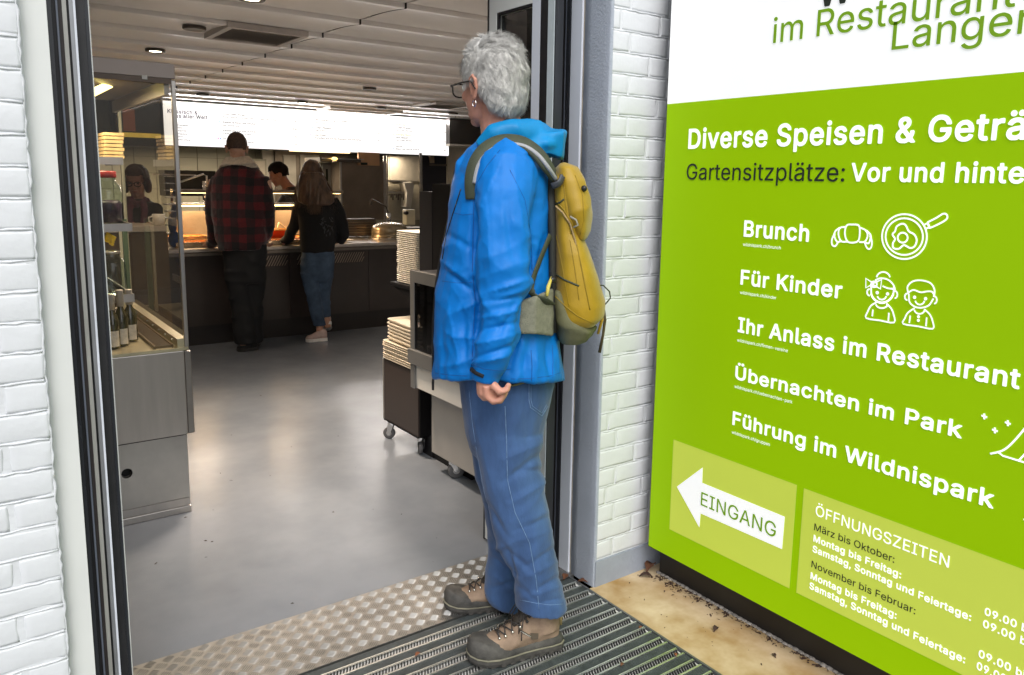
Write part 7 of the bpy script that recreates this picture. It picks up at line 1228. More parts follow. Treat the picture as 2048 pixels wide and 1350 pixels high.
def creases(c, lst, dist0):
    # folds drawn as (u0, v0, u1, v1, width px, amplitude m): gaussian ridge or furrow on the side facing the street
    d = np.zeros(len(c)); w_ = (c-CAMP)@fw; u = PCX+FPX*((c-CAMP)@rt)/w_; v = PCY-FPX*((c-CAMP)@up)/w_
    near = np.clip((dist0-(c@e2))/.05+.5, 0, 1)
    for u0, v0, u1, v1, wd, am in lst:
        a = np.array([u0, v0], float); b = np.array([u1, v1], float)-a; L = b@b; q = np.stack([u, v], 1)-a; t = np.clip(q@b/L, 0, 1); r = q-t[:, None]*b
        dd = np.hypot(r[:, 0], r[:, 1]); nrm = np.array([-b[1], b[0]])/math.sqrt(L); sg = q@nrm
        prof = np.exp(-(dd/wd)**2)*np.where(sg > 0, 1.0, .6 if am > 0 else 1.0)
        d += am*prof*np.sin(np.pi*np.clip(t, .08, .92))**.6*near
    return d
def displaced(nm, mb, m, parent, voxel, smooth, fn):
    co, no, F = fuse(mb, voxel, smooth)
    if fn is not None: co = co+no*fn(co)[:, None]
    SURF[nm+parent.name] = BVHTree.FromPolygons([tuple(p) for p in co], F)
    return put(nm, co, F, m, parent, smooth=True)
def ering(c, a, b, n=28, power=2.4, phi=0, A=e1, Bv=e2, tilt=0, t2=0):
    o = []
    for k in range(n):
        t = 2*math.pi*k/n; ct, st = math.cos(t), math.sin(t)
        x = a*math.copysign(abs(ct)**(2/power), ct); y = b*math.copysign(abs(st)**(2/power), st)
        o.append(c+A*x+Bv*y+np.array([0, 0, tilt*x-t2*min(0, y)]))
    return o
def secs(rows, dist, power=2.4, tilt=0):
    """rows: (uL,uR,v,off,halfdepth) px silhouettes on the plane at dist"""
    R = []
    for uL, uR, v, off, hd, *t2 in rows:
        L_ = on_v(uL, v, dist+off); R_ = on_v(uR, v, dist+off); c = (L_+R_)/2; a = np.linalg.norm((R_-L_)[:2])/2; R.append(ering(c, a, hd, power=power, tilt=tilt, t2=t2[0] if t2 else 0))
    return R
def P(u, v, dist): return on_v(u, v, dist)
# ------------------------------------------------------------------ OLDER MAN IN BLUE JACKET
D0 = 2.36
man = thing('person', 'grey-haired older person in bright blue rain jacket, blue trousers and hiking boots on the mat', 'person', (1.33, 1.95, 0.004))
hy = math.radians(180+36.64*-1+(-32))  # face turned away to the left
hd_dir = -e1*math.cos(math.radians(45))+e2*math.sin(math.radians(45))
RH = np.stack([hd_dir, np.cross([0, 0, 1.], hd_dir), [0, 0, 1.]], 1)
tl = math.radians(4); RH = RH@np.array([[math.cos(tl), 0, math.sin(tl)], [0, 1, 0], [-math.sin(tl), 0, math.cos(tl)]])
hc_ = P(983, 165, D0)
sk = MB(); head_blobs(sk, hc_, RH, 1.0, neck=[(*P(1000, 240, D0), .060), (*P(1008, 285, D0), .066), (*P(1012, 330, D0), .09)])
# under-clothing body so that the skin is one body
sk.loft(secs([(960, 1060, 300, 0, .08), (935, 1080, 340, 0, .15), (925, 1085, 500, 0, .14), (930, 1090, 700, 0, .14), (945, 1085, 820, 0, .13)], D0))
for path in ([(1010, 330, -.12, .05), (1005, 450, -.2, .045), (1004, 570, -.24, .042), (990, 690, -.25, .034), (976, 750, -.25, .028), (977, 765, -.25, .027)], [(1010, 330, .12, .05), (1000, 450, .2, .045), (990, 570, .24, .042), (980, 690, .24, .034), (970, 745, .24, .026)]):
    sk.tube([P(a, b, D0+c) for a, b, c, d in path], [d for *_, d in path], 10)
for path in ([(1020, 800, -.06, .08), (1030, 1000, -.08, .055), (1075, 1180, -.1, .036), (1092, 1262, -.079, .03)], [(1010, 800, .08, .08), (1010, 1000, .1, .055), (1020, 1180, .13, .04), (1015, 1215, .13, .035)]):
    sk.tube([P(a, b, D0+c) for a, b, c, d in path], [d for *_, d in path], 10)
# near hand: back of hand towards us, fingers curled backwards
HO = -.25
def hp(u, v, o=0): return P(u, v, D0+HO+o)
sk.tube([hp(976, 750), hp(974, 765), hp(977, 782), hp(982, 795)], [.027, .030, .034, .026], 14, flat=1.0)
for i, o in enumerate((-.028, -.008, .012, .031)):
    dv = [0, 1, 0, -3][i]; du = [0, 1, 2, 3][i]
    sk.tube([hp(972+du, 772, o), hp(974+du, 792+dv, o), hp(985+du, 802+dv, o), hp(1000+du, 800+dv, o-.002), hp(1008+du, 788+dv, o), hp(1006+du, 778+dv, o)], [.011, .0108, .0102, .0096, .009, .007], 9)
sk.tube([hp(985, 768, -.035), hp(1000, 784, -.045), hp(1013, 780, -.042), hp(1019, 766, -.038)], [.013, .0115, .0105, .0075], 9)
hand_blobs(sk, P(968, 752, D0+.24), (0, 0, -1), -e1, e2*-1, curl=.6)
displaced('body', sk, M_skin, man, .0042, 2, lambda c: .0005*vnoise(c*160, 3))
# eyes
for sg in (-1, 1):
    ec = hc_+RH@np.array([.079, .031*sg, -.008]); ev = MB().ell(ec, (.0125, .0125, .0125), nu=14, nv=10).build('eye', mat('eye white', (.8, .78, .74), .2), man, smooth=True)
    MB().ell(ec+RH@np.array([.0105, 0, 0]), (.0035, .0062, .0062), RH).build('iris', mat('iris grey', (.08, .12, .14), .2), ev, smooth=True)
# hair
M_hair = mat('grey white hair', (.46, .455, .44), .55, var=.36, vscale=60, col2=(.74, .73, .70), detail=5, stretch=(1, 1, .5), spec=.35)
def hairline(d):   # d in head frame unit dir; >0 where hair grows
    x, y, z = d
    if z > .45: return 1 if x < .86 else 0
    side = abs(y)
    lim = .30-.2*max(0, .45-z)      # front boundary on temples
    low = -.62 if x < -.25 else (-.05+.57*min(0, x+.25)*-1*-1)
    if x > .52: return 0
    if x > -.12 and z < .0: return 0
    return 1 if z > (-.78 if x < -.35 else -.35 if x < -.12 else .0) else 0
cap = MB(); cap.ell(hc_+RH@np.array([-.014, 0, .026]), np.array([.107, .0845, .104]), RH, 40, 26)
cap.ell(hc_+RH@np.array([-.045, 0, -.015]), np.array([.068, .080, .080]), RH, 30, 18); cap.ell(hc_+RH@np.array([-.056, 0, -.05]), np.array([.050, .068, .058]), RH, 24, 14)
cco, cno, cF = fuse(cap, .005, 2)
loc = (cco-hc_)@RH
dn = loc/np.linalg.norm(loc, axis=1)[:, None]
keep = np.array([hairline(d) for d in dn]) > 0
cco = cco+cno*(.004*ridge(cco, (45, 45, 25), 3)+.003*vnoise(cco*110, 4))[:, None]
cF2 = [f for f in cF if all(keep[i] for i in f)]
hairo = put('hair', cco, cF2, M_hair, man, smooth=True)
hs = MB(); idx = np.where(keep)[0]; RNG.shuffle(idx)
HV = []; HF = []
ks = RNG.choice(idx, 15000)
for q in ks:
    p = cco[q]-cno[q]*.004; n = cno[q]; l = loc[q]
    crown = np.array([-.06, 0, .11]); g = l-crown; g[2] *= .6
    if l[2] > .075: fl = np.array([-.1+ (.9 if l[0] > -.02 else -.5), l[1]*5, .35])
    else: fl = np.array([-.35 if l[0] > -.05 else -.25, 0, -1.0])
    fl = RH@fl; fl = fl-n*(fl@n); fl /= np.linalg.norm(fl)+1e-6
    sd_ = np.cross(n, fl); ph = mnoise.noise(Vector(p*38))*1.5
    fl = fl*math.cos(ph)+sd_*math.sin(ph); L = RNG.uniform(.016, .034) if l[2] < .07 else RNG.uniform(.02, .042); wd = RNG.uniform(.0004, .0008)
    k = len(HV); m_ = 4; amp = RNG.uniform(-.35, .35); lift = RNG.uniform(.12, .5)*(1.3 if l[2] > .08 else 1)
    sd2 = np.cross(n, fl)
    for i in range(m_+1):
        t = i/m_; c = p+fl*L*t+n*(L*lift*math.sin(t*2.2)*.6+.002)+sd2*L*amp*math.sin(t*4+ph)*.5; ww = wd*(1-t*.85)
        HV.append(c-sd2*ww); HV.append(c+sd2*ww)
    for i in range(m_): HF.append((k+2*i, k+2*i+1, k+2*i+3, k+2*i+2))
put('hair_strands', HV, HF, M_hair, hairo, kind='stuff')
# eyebrow
eb = MB(); eb.tube([hc_+RH@np.array([.083, .012, .014]), hc_+RH@np.array([.083, .03, .02]), hc_+RH@np.array([.07, .047, .014])], [.003, .004, .002], 6); eb.build('eyebrow', M_hair, man)
eb = MB(); eb.tube([hc_+RH@np.array([.083, -.012, .014]), hc_+RH@np.array([.083, -.03, .02]), hc_+RH@np.array([.07, -.047, .014])], [.003, .004, .002], 6); eb.build('eyebrow', M_hair, man)
# glasses
gl = MB(); M_gl = mat('dark spectacle frame', (.015, .013, .015), .25)
gw = thing('glasses', 'black-rimmed spectacles worn by the grey-haired older person', 'glasses', tuple(hc_))
for sg in (-1, 1):
    c = hc_+RH@np.array([.108, .034*sg, -.012]); ring = []
    for k in range(17):
        a = 2*math.pi*k/16; ring.append(c+RH@np.array([-.004*abs(math.cos(a)), .027*np.sign(math.cos(a))*abs(math.cos(a))**.7, .0195*np.sign(math.sin(a))*abs(math.sin(a))**.7]))
    gl.tube(ring, .0022, 6, cap=False)
    gl.tube([c+RH@np.array([-.002, .027*sg, .010]), hc_+RH@np.array([.098, .071*sg, -.003]), hc_+RH@np.array([.04, .084*sg, -.004]), hc_+RH@np.array([-.012, .090*sg, -.006]), hc_+RH@np.array([-.034, .093*sg, -.03])], [.0034, .0034, .0028, .0024, .002], 6)
    put('lens', ring[:16], [tuple(range(16))], M_lensg, gw)
gl.tube([hc_+RH@np.array([.106, .010, -.006]), hc_+RH@np.array([.108, 0, -.003]), hc_+RH@np.array([.106, -.010, -.006])], .0022, 6)
gl.build('frame', M_gl, gw)
er = MB(); ec = hc_+RH@np.array([-.016, .083, -.068]); er.tube([ec+RH@np.array([.0075*math.cos(a), 0, .0085*math.sin(a)]) for a in [i*2*math.pi/16 for i in range(17)]], .0013, 6, cap=False)
er.build('earring', mat('silver ring', (.9, .9, .9), .12, 1), man)
# ---- jacket
M_jack = mat('azure shell fabric', (.0, .165, .56), .52, var=.10, vscale=7, bump=.10, bscale=420, spec=.3)
jk = MB()
jk.loft(secs([(972, 1062, 268, 0, .075), (958, 1074, 285, 0, .11), (938, 1090, 305, 0, .165), (921, 1099, 335, 0, .20), (910, 1102, 370, 0, .215), (899, 1104, 440, 0, .215), (884, 1108, 510, 0, .21), (875, 1111, 570, 0, .205),
              (870, 1112, 640, 0, .205), (869, 1117, 690, 0, .21, .1), (867, 1130, 743, 0, .215, .2), (868, 1132, 759, 0, .213, .24), (876, 1120, 759, 0, .20, .24), (885, 1105, 738, 0, .18, .24), (900, 1095, 690, 0, .16, .2)], D0))
slv = [(1012, 318, -.10, .08), (1010, 350, -.165, .088), (1008, 400, -.20, .083), (1007, 460, -.225, .078), (1008, 520, -.235, .074), (1010, 565, -.24, .071), (1003, 620, -.245, .066), (994, 675, -.25, .060), (983, 722, -.25, .050), (975, 745, -.25, .041), (972, 762, -.25, .038)]
jk.tube([P(a, b, D0+c) for a, b, c, d in slv], [d for *_, d in slv], 18)
slf = [(1005, 318, .10, .08), (1000, 350, .165, .085), (996, 460, .225, .075), (990, 560, .24, .07), (980, 680, .25, .058), (965, 745, .25, .040)]
jk.tube([P(a, b, D0+c) for a, b, c, d in slf], [d for *_, d in slf], 16)
# open collar flap at the front
jk.prism([P(958, 285, D0-.05), P(915, 325, D0-.10), P(912, 372, D0-.10), P(950, 350, D0-.12)], e2*.05)
sa = [P(a, b, D0+c) for a, b, c, d in slv]
def jfold(c):
    # arm region mask
    a_ = (c-np.array([0, 0, 0]))@e2-D0
    arm = np.clip((-.13-a_)/.06, 0, 1)*(c[:, 2] < 1.52)
    z = c[:, 2]; x = c@e1
    lo = np.stack([x*1.0, a_*1.0, z], 1)
    d = arm*.0085*ridge(np.stack([x+z*.35, a_, z*1.0-x*.55], 1), (6, 5, 15), 1, .6)*np.clip((1.32-z)/.2, .15, 1)
    d += arm*.006*ridge(np.stack([x-z*.5, a_, z+x*.8], 1), (7, 5, 13), 9, .5)*np.clip((1.45-z)/.2, .2, 1)
    d += (1-arm)*.0065*ridge(np.stack([x+z*.3, a_, z*.8-x*.4], 1), (8, 5, 5), 2, .5)
    d += (1-arm)*.005*ridge(np.stack([x-z*.6, a_, z+x*.5], 1), (6, 5, 8), 4, .4)
    d += creases(c, [(950, 390, 946, 560, 7, -.016), (946, 560, 958, 610, 7, -.012), (958, 610, 944, 738, 7, -.012), (1072, 400, 1068, 480, 9, -.010), (1070, 480, 1062, 570, 8, -.013), (1062, 570, 1040, 650, 8, -.010), (1040, 650, 1018, 740, 7, -.011),
        (1056, 560, 968, 590, 7, .011), (1050, 592, 955, 606, 5, -.009), (1045, 622, 952, 640, 8, .010), (1040, 645, 955, 662, 5, -.009), (1036, 668, 950, 690, 8, .010), (1030, 686, 955, 714, 5, -.008), (1022, 705, 948, 728, 7, .009), (1030, 610, 990, 680, 6, -.006), (1060, 590, 1010, 640, 6, .006),
        (900, 470, 948, 500, 7, -.007), (884, 520, 945, 562, 8, .008), (890, 540, 948, 585, 5, -.008), (900, 600, 925, 745, 9, .007), (925, 600, 935, 750, 6, -.006), (882, 610, 890, 750, 7, -.005), (1000, 330, 960, 430, 14, .006), (1030, 340, 1050, 470, 10, .006), (1012, 400, 1030, 540, 8, -.005), (975, 400, 985, 540, 9, .005),
        (1075, 520, 1060, 590, 7, .008), (1088, 470, 1070, 560, 5, -.007), (1055, 680, 1045, 760, 7, -.007), (1072, 680, 1072, 760, 8, .007), (1092, 680, 1096, 755, 6, -.008), (1108, 690, 1118, 750, 6, .007), (925, 345, 950, 380, 6, -.006)], D0-.02)*(1 if True else 0)
    d += .0012*vnoise(c*45, 5)
    return d
jack = displaced('jacket', jk, M_jack, man, .005, 4, jfold)
# hood bunched behind the neck: outer blue roll and black lining
hoodm = MB()
hoodm.tube([P(960, 292, D0-.11), P(985, 268, D0-.12), P(1025, 262, D0-.11), P(1065, 272, D0-.05), P(1082, 285, D0+.03), P(1065, 270, D0+.10), P(1010, 262, D0+.12), P(968, 285, D0+.11)], [.018, .026, .034, .044, .05, .042, .032, .018], 14)
hoodm.loft([[P(1040, 262, D0-.10), P(1128, 262, D0-.07), P(1125, 318, D0-.06), P(1062, 300, D0-.12)], [P(1050, 250, D0+.08), P(1134, 262, D0+.08), P(1124, 318, D0+.08), P(1070, 300, D0+.10)]])
hoodm.ell(P(1090, 290, D0), (.05, .11, .04), np.stack([e1, e2, [0, 0, 1.]], 1))
displaced('hood', hoodm, mat('azure hood teal shade', (.0, .22, .52), .5, var=.1, vscale=8, bump=.1, bscale=400, spec=.3), man, .006, 3, lambda c: .006*ridge(c, (9, 9, 12), 7, .5))  # teal shift puts the shaded back's yellowish bounce into the azure colour
ln = MB(); ln.loft([[P(992, 256, D0-.115), P(1012, 240, D0-.10), P(1070, 244, D0-.02), P(1097, 259, D0), P(1064, 268, D0-.11), P(1030, 262, D0-.13)], [P(992, 256, D0+.10), P(1012, 240, D0+.09), P(1070, 244, D0+.04), P(1097, 259, D0+.05), P(1064, 262, D0+.10), P(1030, 258, D0+.12)]])
displaced('hood_lining', ln, mat('black lining', (.015, .015, .022), .5, var=.3, vscale=20), man, .006, 3, lambda c: .005*ridge(c, (14, 14, 14), 8, .5))
# zips, cuff tab, hem cord
M_zip = mat('black zip', (.01, .01, .012), .35)
zp = MB(); zp.tube([P(u, v, D0-.05) for u, v in ((913, 330), (904, 372), (897, 440), (882, 510), (872, 570), (867, 640), (866, 700), (866, 752))], .0042, 6); zp.build('front_zip', M_zip, man, smooth=True)
JK = ['jacket'+man.name]
M_jseam = mat('jacket seam blue', (.0, .075, .30), .6); M_jseam2 = mat('jacket stitch light', (.02, .28, .72), .6)
surf_line('chest_zip', JK, [(922, 378), (915, 400), (906, 428), (893, 470), (885, 518)], .0022, M_zip, man, lift=.0002)
for pts, r_, m_ in (([(948, 400), (946, 470), (945, 540), (950, 600), (946, 680), (944, 732)], .0012, M_jseam), ([(1000, 300), (975, 330), (955, 365), (949, 400)], .0012, M_jseam), ([(905, 425), (925, 430), (946, 428)], .0008, M_jseam), ([(884, 562), (915, 566), (944, 565)], .0008, M_jseam),
    ([(1062, 700), (1064, 730), (1063, 762)], .001, M_jseam), ([(1104, 690), (1106, 720), (1105, 755)], .001, M_jseam), ([(870, 746), (900, 750), (935, 752)], .0008, M_jseam), ([(1022, 758), (1060, 757), (1100, 752), (1125, 744)], .0008, M_jseam), ([(1020, 340), (1050, 400), (1062, 470), (1064, 540)], .0009, M_jseam), ([(942, 728), (968, 738), (1000, 742), (1022, 738)], .0009, M_jseam)):
    surf_line('seam', JK, pts, r_, m_, man, lift=.0001)
ct = surf_line('cuff_tab', JK, [(942, 737), (954, 746), (968, 752)], .0085, mat('black hook tape', (.008, .008, .01), .8, bump=.4, bscale=300), man, lift=-.005)
zp = MB(); zp.tube([P(867, 752, D0-.05), P(866, 766, D0-.055), P(866, 780, D0-.055)], [.003, .0042, .0036], 6); zp.build('zip_pull', M_zip, man)
# ---- trousers
M_tr = mat('blue corduroy', (.024, .070, .195), .85, var=.26, vscale=9, bump=.25, bscale=260, sheen=.15, col2=(.052, .122, .285), stretch=(1, 1, .35))
tr = MB()
tr.loft(secs([(905, 1110, 700, 0, .15), (922, 1108, 760, 0, .165), (928, 1098, 810, 0, .165), (934, 1088, 860, 0, .16), (945, 1080, 895, 0, .14), (965, 1065, 915, 0, .1)], D0))
nl = [(945, 1086, 860, -.075, .09), (952, 1083, 900, -.08, .09), (960, 1090, 960, -.085, .088), (974, 1100, 1020, -.09, .084), (990, 1109, 1070, -.093, .08), (1006, 1115, 1116, -.095, .077), (1026, 1123, 1160, -.097, .074), (1030, 1130, 1190, -.098, .075), (1034, 1130, 1212, -.098, .077), (1041, 1124, 1213, -.098, .071), (1052, 1112, 1185, -.098, .055)]
flg = [(936, 1070, 860, .09, .09), (941, 1062, 900, .095, .09), (950, 1060, 960, .10, .086), (968, 1062, 1020, .11, .082), (975, 1064, 1070, .115, .078), (977, 1064, 1116, .12, .074), (973, 1060, 1160, .125, .072), (972, 1056, 1195, .13, .073), (978, 1052, 1204, .13, .07), (985, 1045, 1204, .13, .062), (993, 1036, 1180, .13, .05)]
tr.loft(secs(nl, D0, 2.2, tilt=-.12)); tr.loft(secs(flg, D0, 2.2, tilt=-.2))
def tfold(c):
    z = c[:, 2]; x = c@e1; a_ = c@e2-D0
    low = np.clip((.42-z)/.25, 0, 1); kn = np.exp(-((z-.5)/.13)**2)
    d = low*.0045*ridge(np.stack([x, a_, z+x*.6], 1), (6, 5, 13), 21, .6)
    d += kn*.004*ridge(np.stack([x, a_, z-x*.8], 1), (6, 5, 12), 22, .5)
    d += .005*ridge(np.stack([x+z*.2, a_, z*.6-x*.7], 1), (9, 6, 7), 23, .4)
    d += creases(c, [(1090, 905, 1005, 965, 8, -.011), (1088, 885, 1010, 920, 10, .009), (1100, 960, 1020, 1010, 9, .009), (1098, 940, 1035, 945, 6, -.009), (1108, 1030, 1030, 1062, 6, -.006), (1112, 1060, 1000, 1095, 9, .006), (975, 1010, 1010, 1070, 6, -.009),
        (1118, 1090, 1050, 1135, 5, -.006), (1010, 1100, 1075, 1150, 6, -.006), (1124, 1120, 1040, 1160, 8, .007), (1128, 1150, 1070, 1182, 5, -.008), (1130, 1172, 1045, 1196, 7, .007), (1130, 1196, 1075, 1206, 4, -.006), (1036, 1170, 1080, 1205, 5, -.007),
        (1010, 1090, 1033, 1165, 5, -.009), (940, 800, 1000, 1020, 5, .003), (1050, 780, 1056, 900, 7, -.003), (950, 900, 975, 1010, 7, -.005), (975, 1110, 1028, 1150, 5, -.008), (975, 1100, 1020, 1090, 6, .006), (978, 1180, 1028, 1160, 5, -.008), (976, 1140, 1030, 1180, 6, .006), (965, 1040, 1000, 1130, 5, -.004)], D0+.08)
    return d+.0008*vnoise(c*60, 24)
displaced('trousers', tr, M_tr, man, .0065, 3, tfold)
TK = ['trousers'+man.name]
M_sm2 = mat('worn seam blue', (.13, .22, .38), .85, var=.3, vscale=60)
surf_line('out_seam', TK, [(1010, 812), (1013, 880), (1015, 960), (1030, 1025), (1059, 1086), (1072, 1157), (1078, 1218)], .0013, M_sm2, man)
surf_line('front_crease', TK, [(938, 780), (945, 850), (958, 930), (972, 1000)], .0009, M_sm2, man)
surf_line('hem_stitch', TK, [(1040, 1200), (1070, 1206), (1100, 1210), (1126, 1208)], .0009, M_sm2, man)
# back pocket outline + outseam
surf_line('pocket_seam', TK, [(1058, 768), (1058, 800), (1061, 815), (1084, 832), (1096, 812)], .0012, M_sm2, man)
surf_line('pocket_seam', TK, [(1062, 770), (1062, 800), (1065, 812), (1084, 826), (1093, 809)], .0009, M_sm2, man)
# ---- boots
M_nub = mat('taupe nubuck', (.225, .155, .105), .8, var=.25, vscale=12, bump=.25, bscale=180, col2=(.33, .235, .165)); M_rand = mat('grey rubber rand', (.045, .044, .042), .75, var=.4, vscale=22, bump=.4, bscale=90, col2=(.10, .095, .085)); M_lace = mat('dark lace', (.028, .024, .022), .7)
M_eye = mat('eyelet metal', (.7, .68, .62), .25, 1); M_pad = mat('dark padded collar', (.05, .042, .035), .7)
def boot(heel, toe, side):
    heel = np.array([*heel[:2], .004]); toe = np.array([*toe[:2], .004]); ax = toe-heel; Lb = np.linalg.norm(ax); ax /= Lb; sy_ = np.cross([0, 0, 1.], ax)
    k = Lb/.30
    def W(x, y, z): return heel+ax*x*k+sy_*y*k+np.array([0, 0, z*k])
    # upper
    def ring(x0, hw, ht, xt=0, zb=.02, n=20, pw=2.3):
        return [W(x0+xt*(max(0, math.sin(2*math.pi*i/n))), hw*math.copysign(abs(math.cos(2*math.pi*i/n))**(2/pw), math.cos(2*math.pi*i/n))*(1-.28*max(0, math.sin(2*math.pi*i/n))**1.5), zb+(ht-zb)*(math.sin(2*math.pi*i/n)*.5+.5)) for i in range(n)]
    ub = MB(); ub.loft([ring(.008, .012, .09), ring(.014, .028, .11), ring(.03, .036, .128), ring(.06, .041, .132), ring(.095, .043, .130, .01), ring(.13, .046, .118, .01), ring(.17, .050, .096), ring(.21, .052, .079), ring(.245, .050, .070), ring(.272, .042, .062), ring(.290, .026, .050), ring(.296, .01, .04)])
    ub.tube([W(.055, 0, .07), W(.057, 0, .125), W(.056, 0, .186)], [.050*k, .048*k, .051*k], 18, flat=1)
    co, no, F = fuse(ub, .0042, 4)
    co = co+no*(.0016*ridge(co, (30, 30, 45), 31+side, .4)*1.0)[:, None]
    bt_ = put('boot', co, F, M_nub, man, smooth=True)
    # rand + sole
    def outline(z, g): 
        pts = []
        prof = [(-.004, .0), (-.002, .022), (.012, .036), (.04, .041), (.09, .041), (.13, .043), (.18, .051), (.22, .054), (.255, .050), (.283, .038), (.300, .018), (.304, 0)]
        up_ = [(x+(g if x > .2 else -g if x < .03 else 0), y+g*(1 if y > .01 else 0)) for x, y in prof]
        ful = up_+[(x, -y) for x, y in up_[-2:0:-1]]
        return [W(x, y, z+((.010*max(0, (x-.22)/.08)**2 if x > .22 else 0))+(z-.022)*(1.1*max(0, min(1, (x-.17)/.10)) if z > .03 else 0)) for x, y in ful]
    rd = MB(); rd.loft([outline(.022, .0), outline(.03, .0025), outline(.038, .001), outline(.046, -.004), outline(.048, -.009)]); r_ = put('rand', rd.V, rd.F, M_rand, man, smooth=True)
    so_ = MB(); so_.loft([outline(.000, -.003), outline(.003, .002), outline(.012, .004), outline(.0215, .0025)]); s_ = put('sole', so_.V, so_.F, mat('sole rubber', (.05, .047, .043), .8, var=.4, vscale=30, bump=.4, bscale=80), man)
    lg = MB()
    for i in range(9):
        x = .015+i*.032
        for sg in (-1, 1):
            hw = np.interp(x, [0, .04, .13, .22, .29], [.030, .041, .043, .054, .032])
            q0 = W(x, sg*hw, .0); lg.add([W(x-.008, sg*(hw-.004), 0), W(x+.008, sg*(hw-.004), 0), W(x+.008, sg*(hw+.0055), 0), W(x-.008, sg*(hw+.0055), 0), W(x-.007, sg*(hw-.004), .014), W(x+.007, sg*(hw-.004), .014), W(x+.007, sg*(hw+.0045), .014), W(x-.007, sg*(hw+.0045), .014)], BF)
    put('lugs', lg.V, lg.F, MATS['sole rubber'], s_)
    st = MB(); st.loft([outline(.0225, .0042), outline(.0245, .0048), outline(.0265, .0035)]); put('midsole_stripe', st.V, st.F, mat('grey olive midsole', (.19, .18, .13), .7, var=.3, vscale=20), s_)
    # padded collar + tongue
    pd_ = MB(); pd_.tube([W(.057+.045*math.cos(a), (.043)*math.sin(a), .186+.008*math.cos(a)) for a in [i*2*math.pi/20 for i in range(21)]], .009*k, 8, cap=False); put('collar', pd_.V, pd_.F, M_pad, man, smooth=True)
    tg = MB(); tg.loft([[W(.095, -.022, .165), W(.095, .022, .165), W(.103, .02, .168), W(.103, -.02, .168)], [W(.115, -.022, .13), W(.115, .022, .13), W(.122, .02, .135), W(.122, -.02, .135)], [W(.16, -.018, .10), W(.16, .018, .10), W(.165, .016, .104), W(.165, -.016, .104)]]); put('tongue', tg.V, tg.F, M_pad, man, smooth=True)
    # lacing
    rows = [(.112, .152, .030), (.118, .138, .032), (.126, .124, .033), (.148, .110, .032), (.172, .097, .030), (.194, .087, .028), (.212, .081, .024)]
    lc_ = MB(); pts = {}
    for i, (x, z, y) in enumerate(rows):
        for sg in (-1, 1): pts[(i, sg)] = W(x, sg*y, z)
    for i in range(len(rows)-1):
        for sg in (-1, 1):
            a = pts[(i, sg)]; b = pts[(i+1, -sg)]; mid = (a+b)/2+np.array([0, 0, .006])+ax*.004; lc_.tube([a, mid, b], .0021, 6)
    lc_.tube([pts[(6, -1)], (pts[(6, -1)]+pts[(6, 1)])/2+np.array([0, 0, .006]), pts[(6, 1)]], .0022, 6)
    # bow loops
    c0 = W(.118, 0, .160)
    for sg, q in ((-1, .9), (1, .9), (-1, 1.5), (1, 1.5)):
        lc_.tube([c0, W(.135, sg*.022*q, .150), W(.150, sg*.036*q, .125-.012*q), W(.153, sg*.040*q, .098-.014*q)], .0018, 6)
    lo_ = put('laces', lc_.V, lc_.F, M_lace, man, smooth=True)
    for i, (x, z, y) in enumerate(rows):
        for sg in (-1, 1):
            c = W(x, sg*(y+.003), z-.003); MB().ell(c, (.0048, .0048, .0048), nu=8, nv=6).build('eyelet', M_eye if i > 2 else mat('dark hook', (.04, .04, .04), .3, .6), man, smooth=True)
    # side strap loop with metal
    for sg in (-1, 1):
        a = W(.150, sg*.040, .098); b = W(.118, sg*.046, .076); MB().tube([a, b], .0032, 6).build('side_loop', M_eye, man); 
        MB().prism([W(.118, sg*.0445, .086), W(.092, sg*.0445, .080), W(.093, sg*.0455, .062), W(.116, sg*.0465, .066)], sy_*sg*.0025).build('side_patch', mat('dark patch', (.09, .07, .05), .7), man)
    hl = MB(); hl.tube([W(.003, .0, .115), W(-.002, .0, .09), W(-.003, 0, .065)], [.006, .007, .006], 8); put('heel_tab', hl.V, hl.F, mat('heel patch', (.24, .19, .08), .7, var=.2), man, smooth=True)
boot((1.452, 1.79), (1.165, 1.865), 0)
boot((1.50, 2.04), (1.262, 2.175), 1)
# ---- backpack (worn, a thing of its own)
bp_ = thing('backpack', 'mustard yellow and olive hiking backpack worn on the back over the blue jacket', 'backpack', (1.50, 1.83, 1.0))
M_must = mat('mustard nylon', (.36, .225, .002), .5, var=.16, vscale=9, bump=.15, bscale=350, sheen=.2); M_olive = mat('olive grey fabric', (.125, .125, .062), .7, var=.2, vscale=12, bump=.3, bscale=400)
M_strap = mat('dark olive webbing', (.05, .06, .035), .7, var=.15, vscale=30, bump=.3, bscale=300)
mb = MB(); mb.loft(secs([(1108, 1140, 338, 0, .08), (1103, 1158, 360, 0, .115), (1103, 1160, 400, 0, .125), (1104, 1160, 460, 0, .13), (1105, 1177, 500, 0, .145), (1106, 1193, 550, 0, .15), (1108, 1206, 600, 0, .15), (1110, 1203, 625, 0, .145), (1112, 1185, 640, 0, .13)], D0, 2.8))
displaced('main_bag', mb, M_must, bp_, .006, 3, lambda c: .006*ridge(np.stack([c@e1+c[:, 2]*.25, c@e2, c[:, 2]*.6], 1), (10, 6, 6), 41, .5))
mb = MB(); mb.loft(secs([(1118, 1132, 325, 0, .07), (1110, 1152, 335, 0, .11), (1106, 1170, 360, 0, .13), (1112, 1179, 395, 0, .14), (1125, 1181, 430, 0, .14), (1140, 1177, 458, 0, .135), (1150, 1168, 475, 0, .12)], D0, 2.6))
displaced('lid_pocket', mb, M_must, bp_, .006, 3, lambda c: .005*ridge(c, (10, 10, 10), 42, .5))
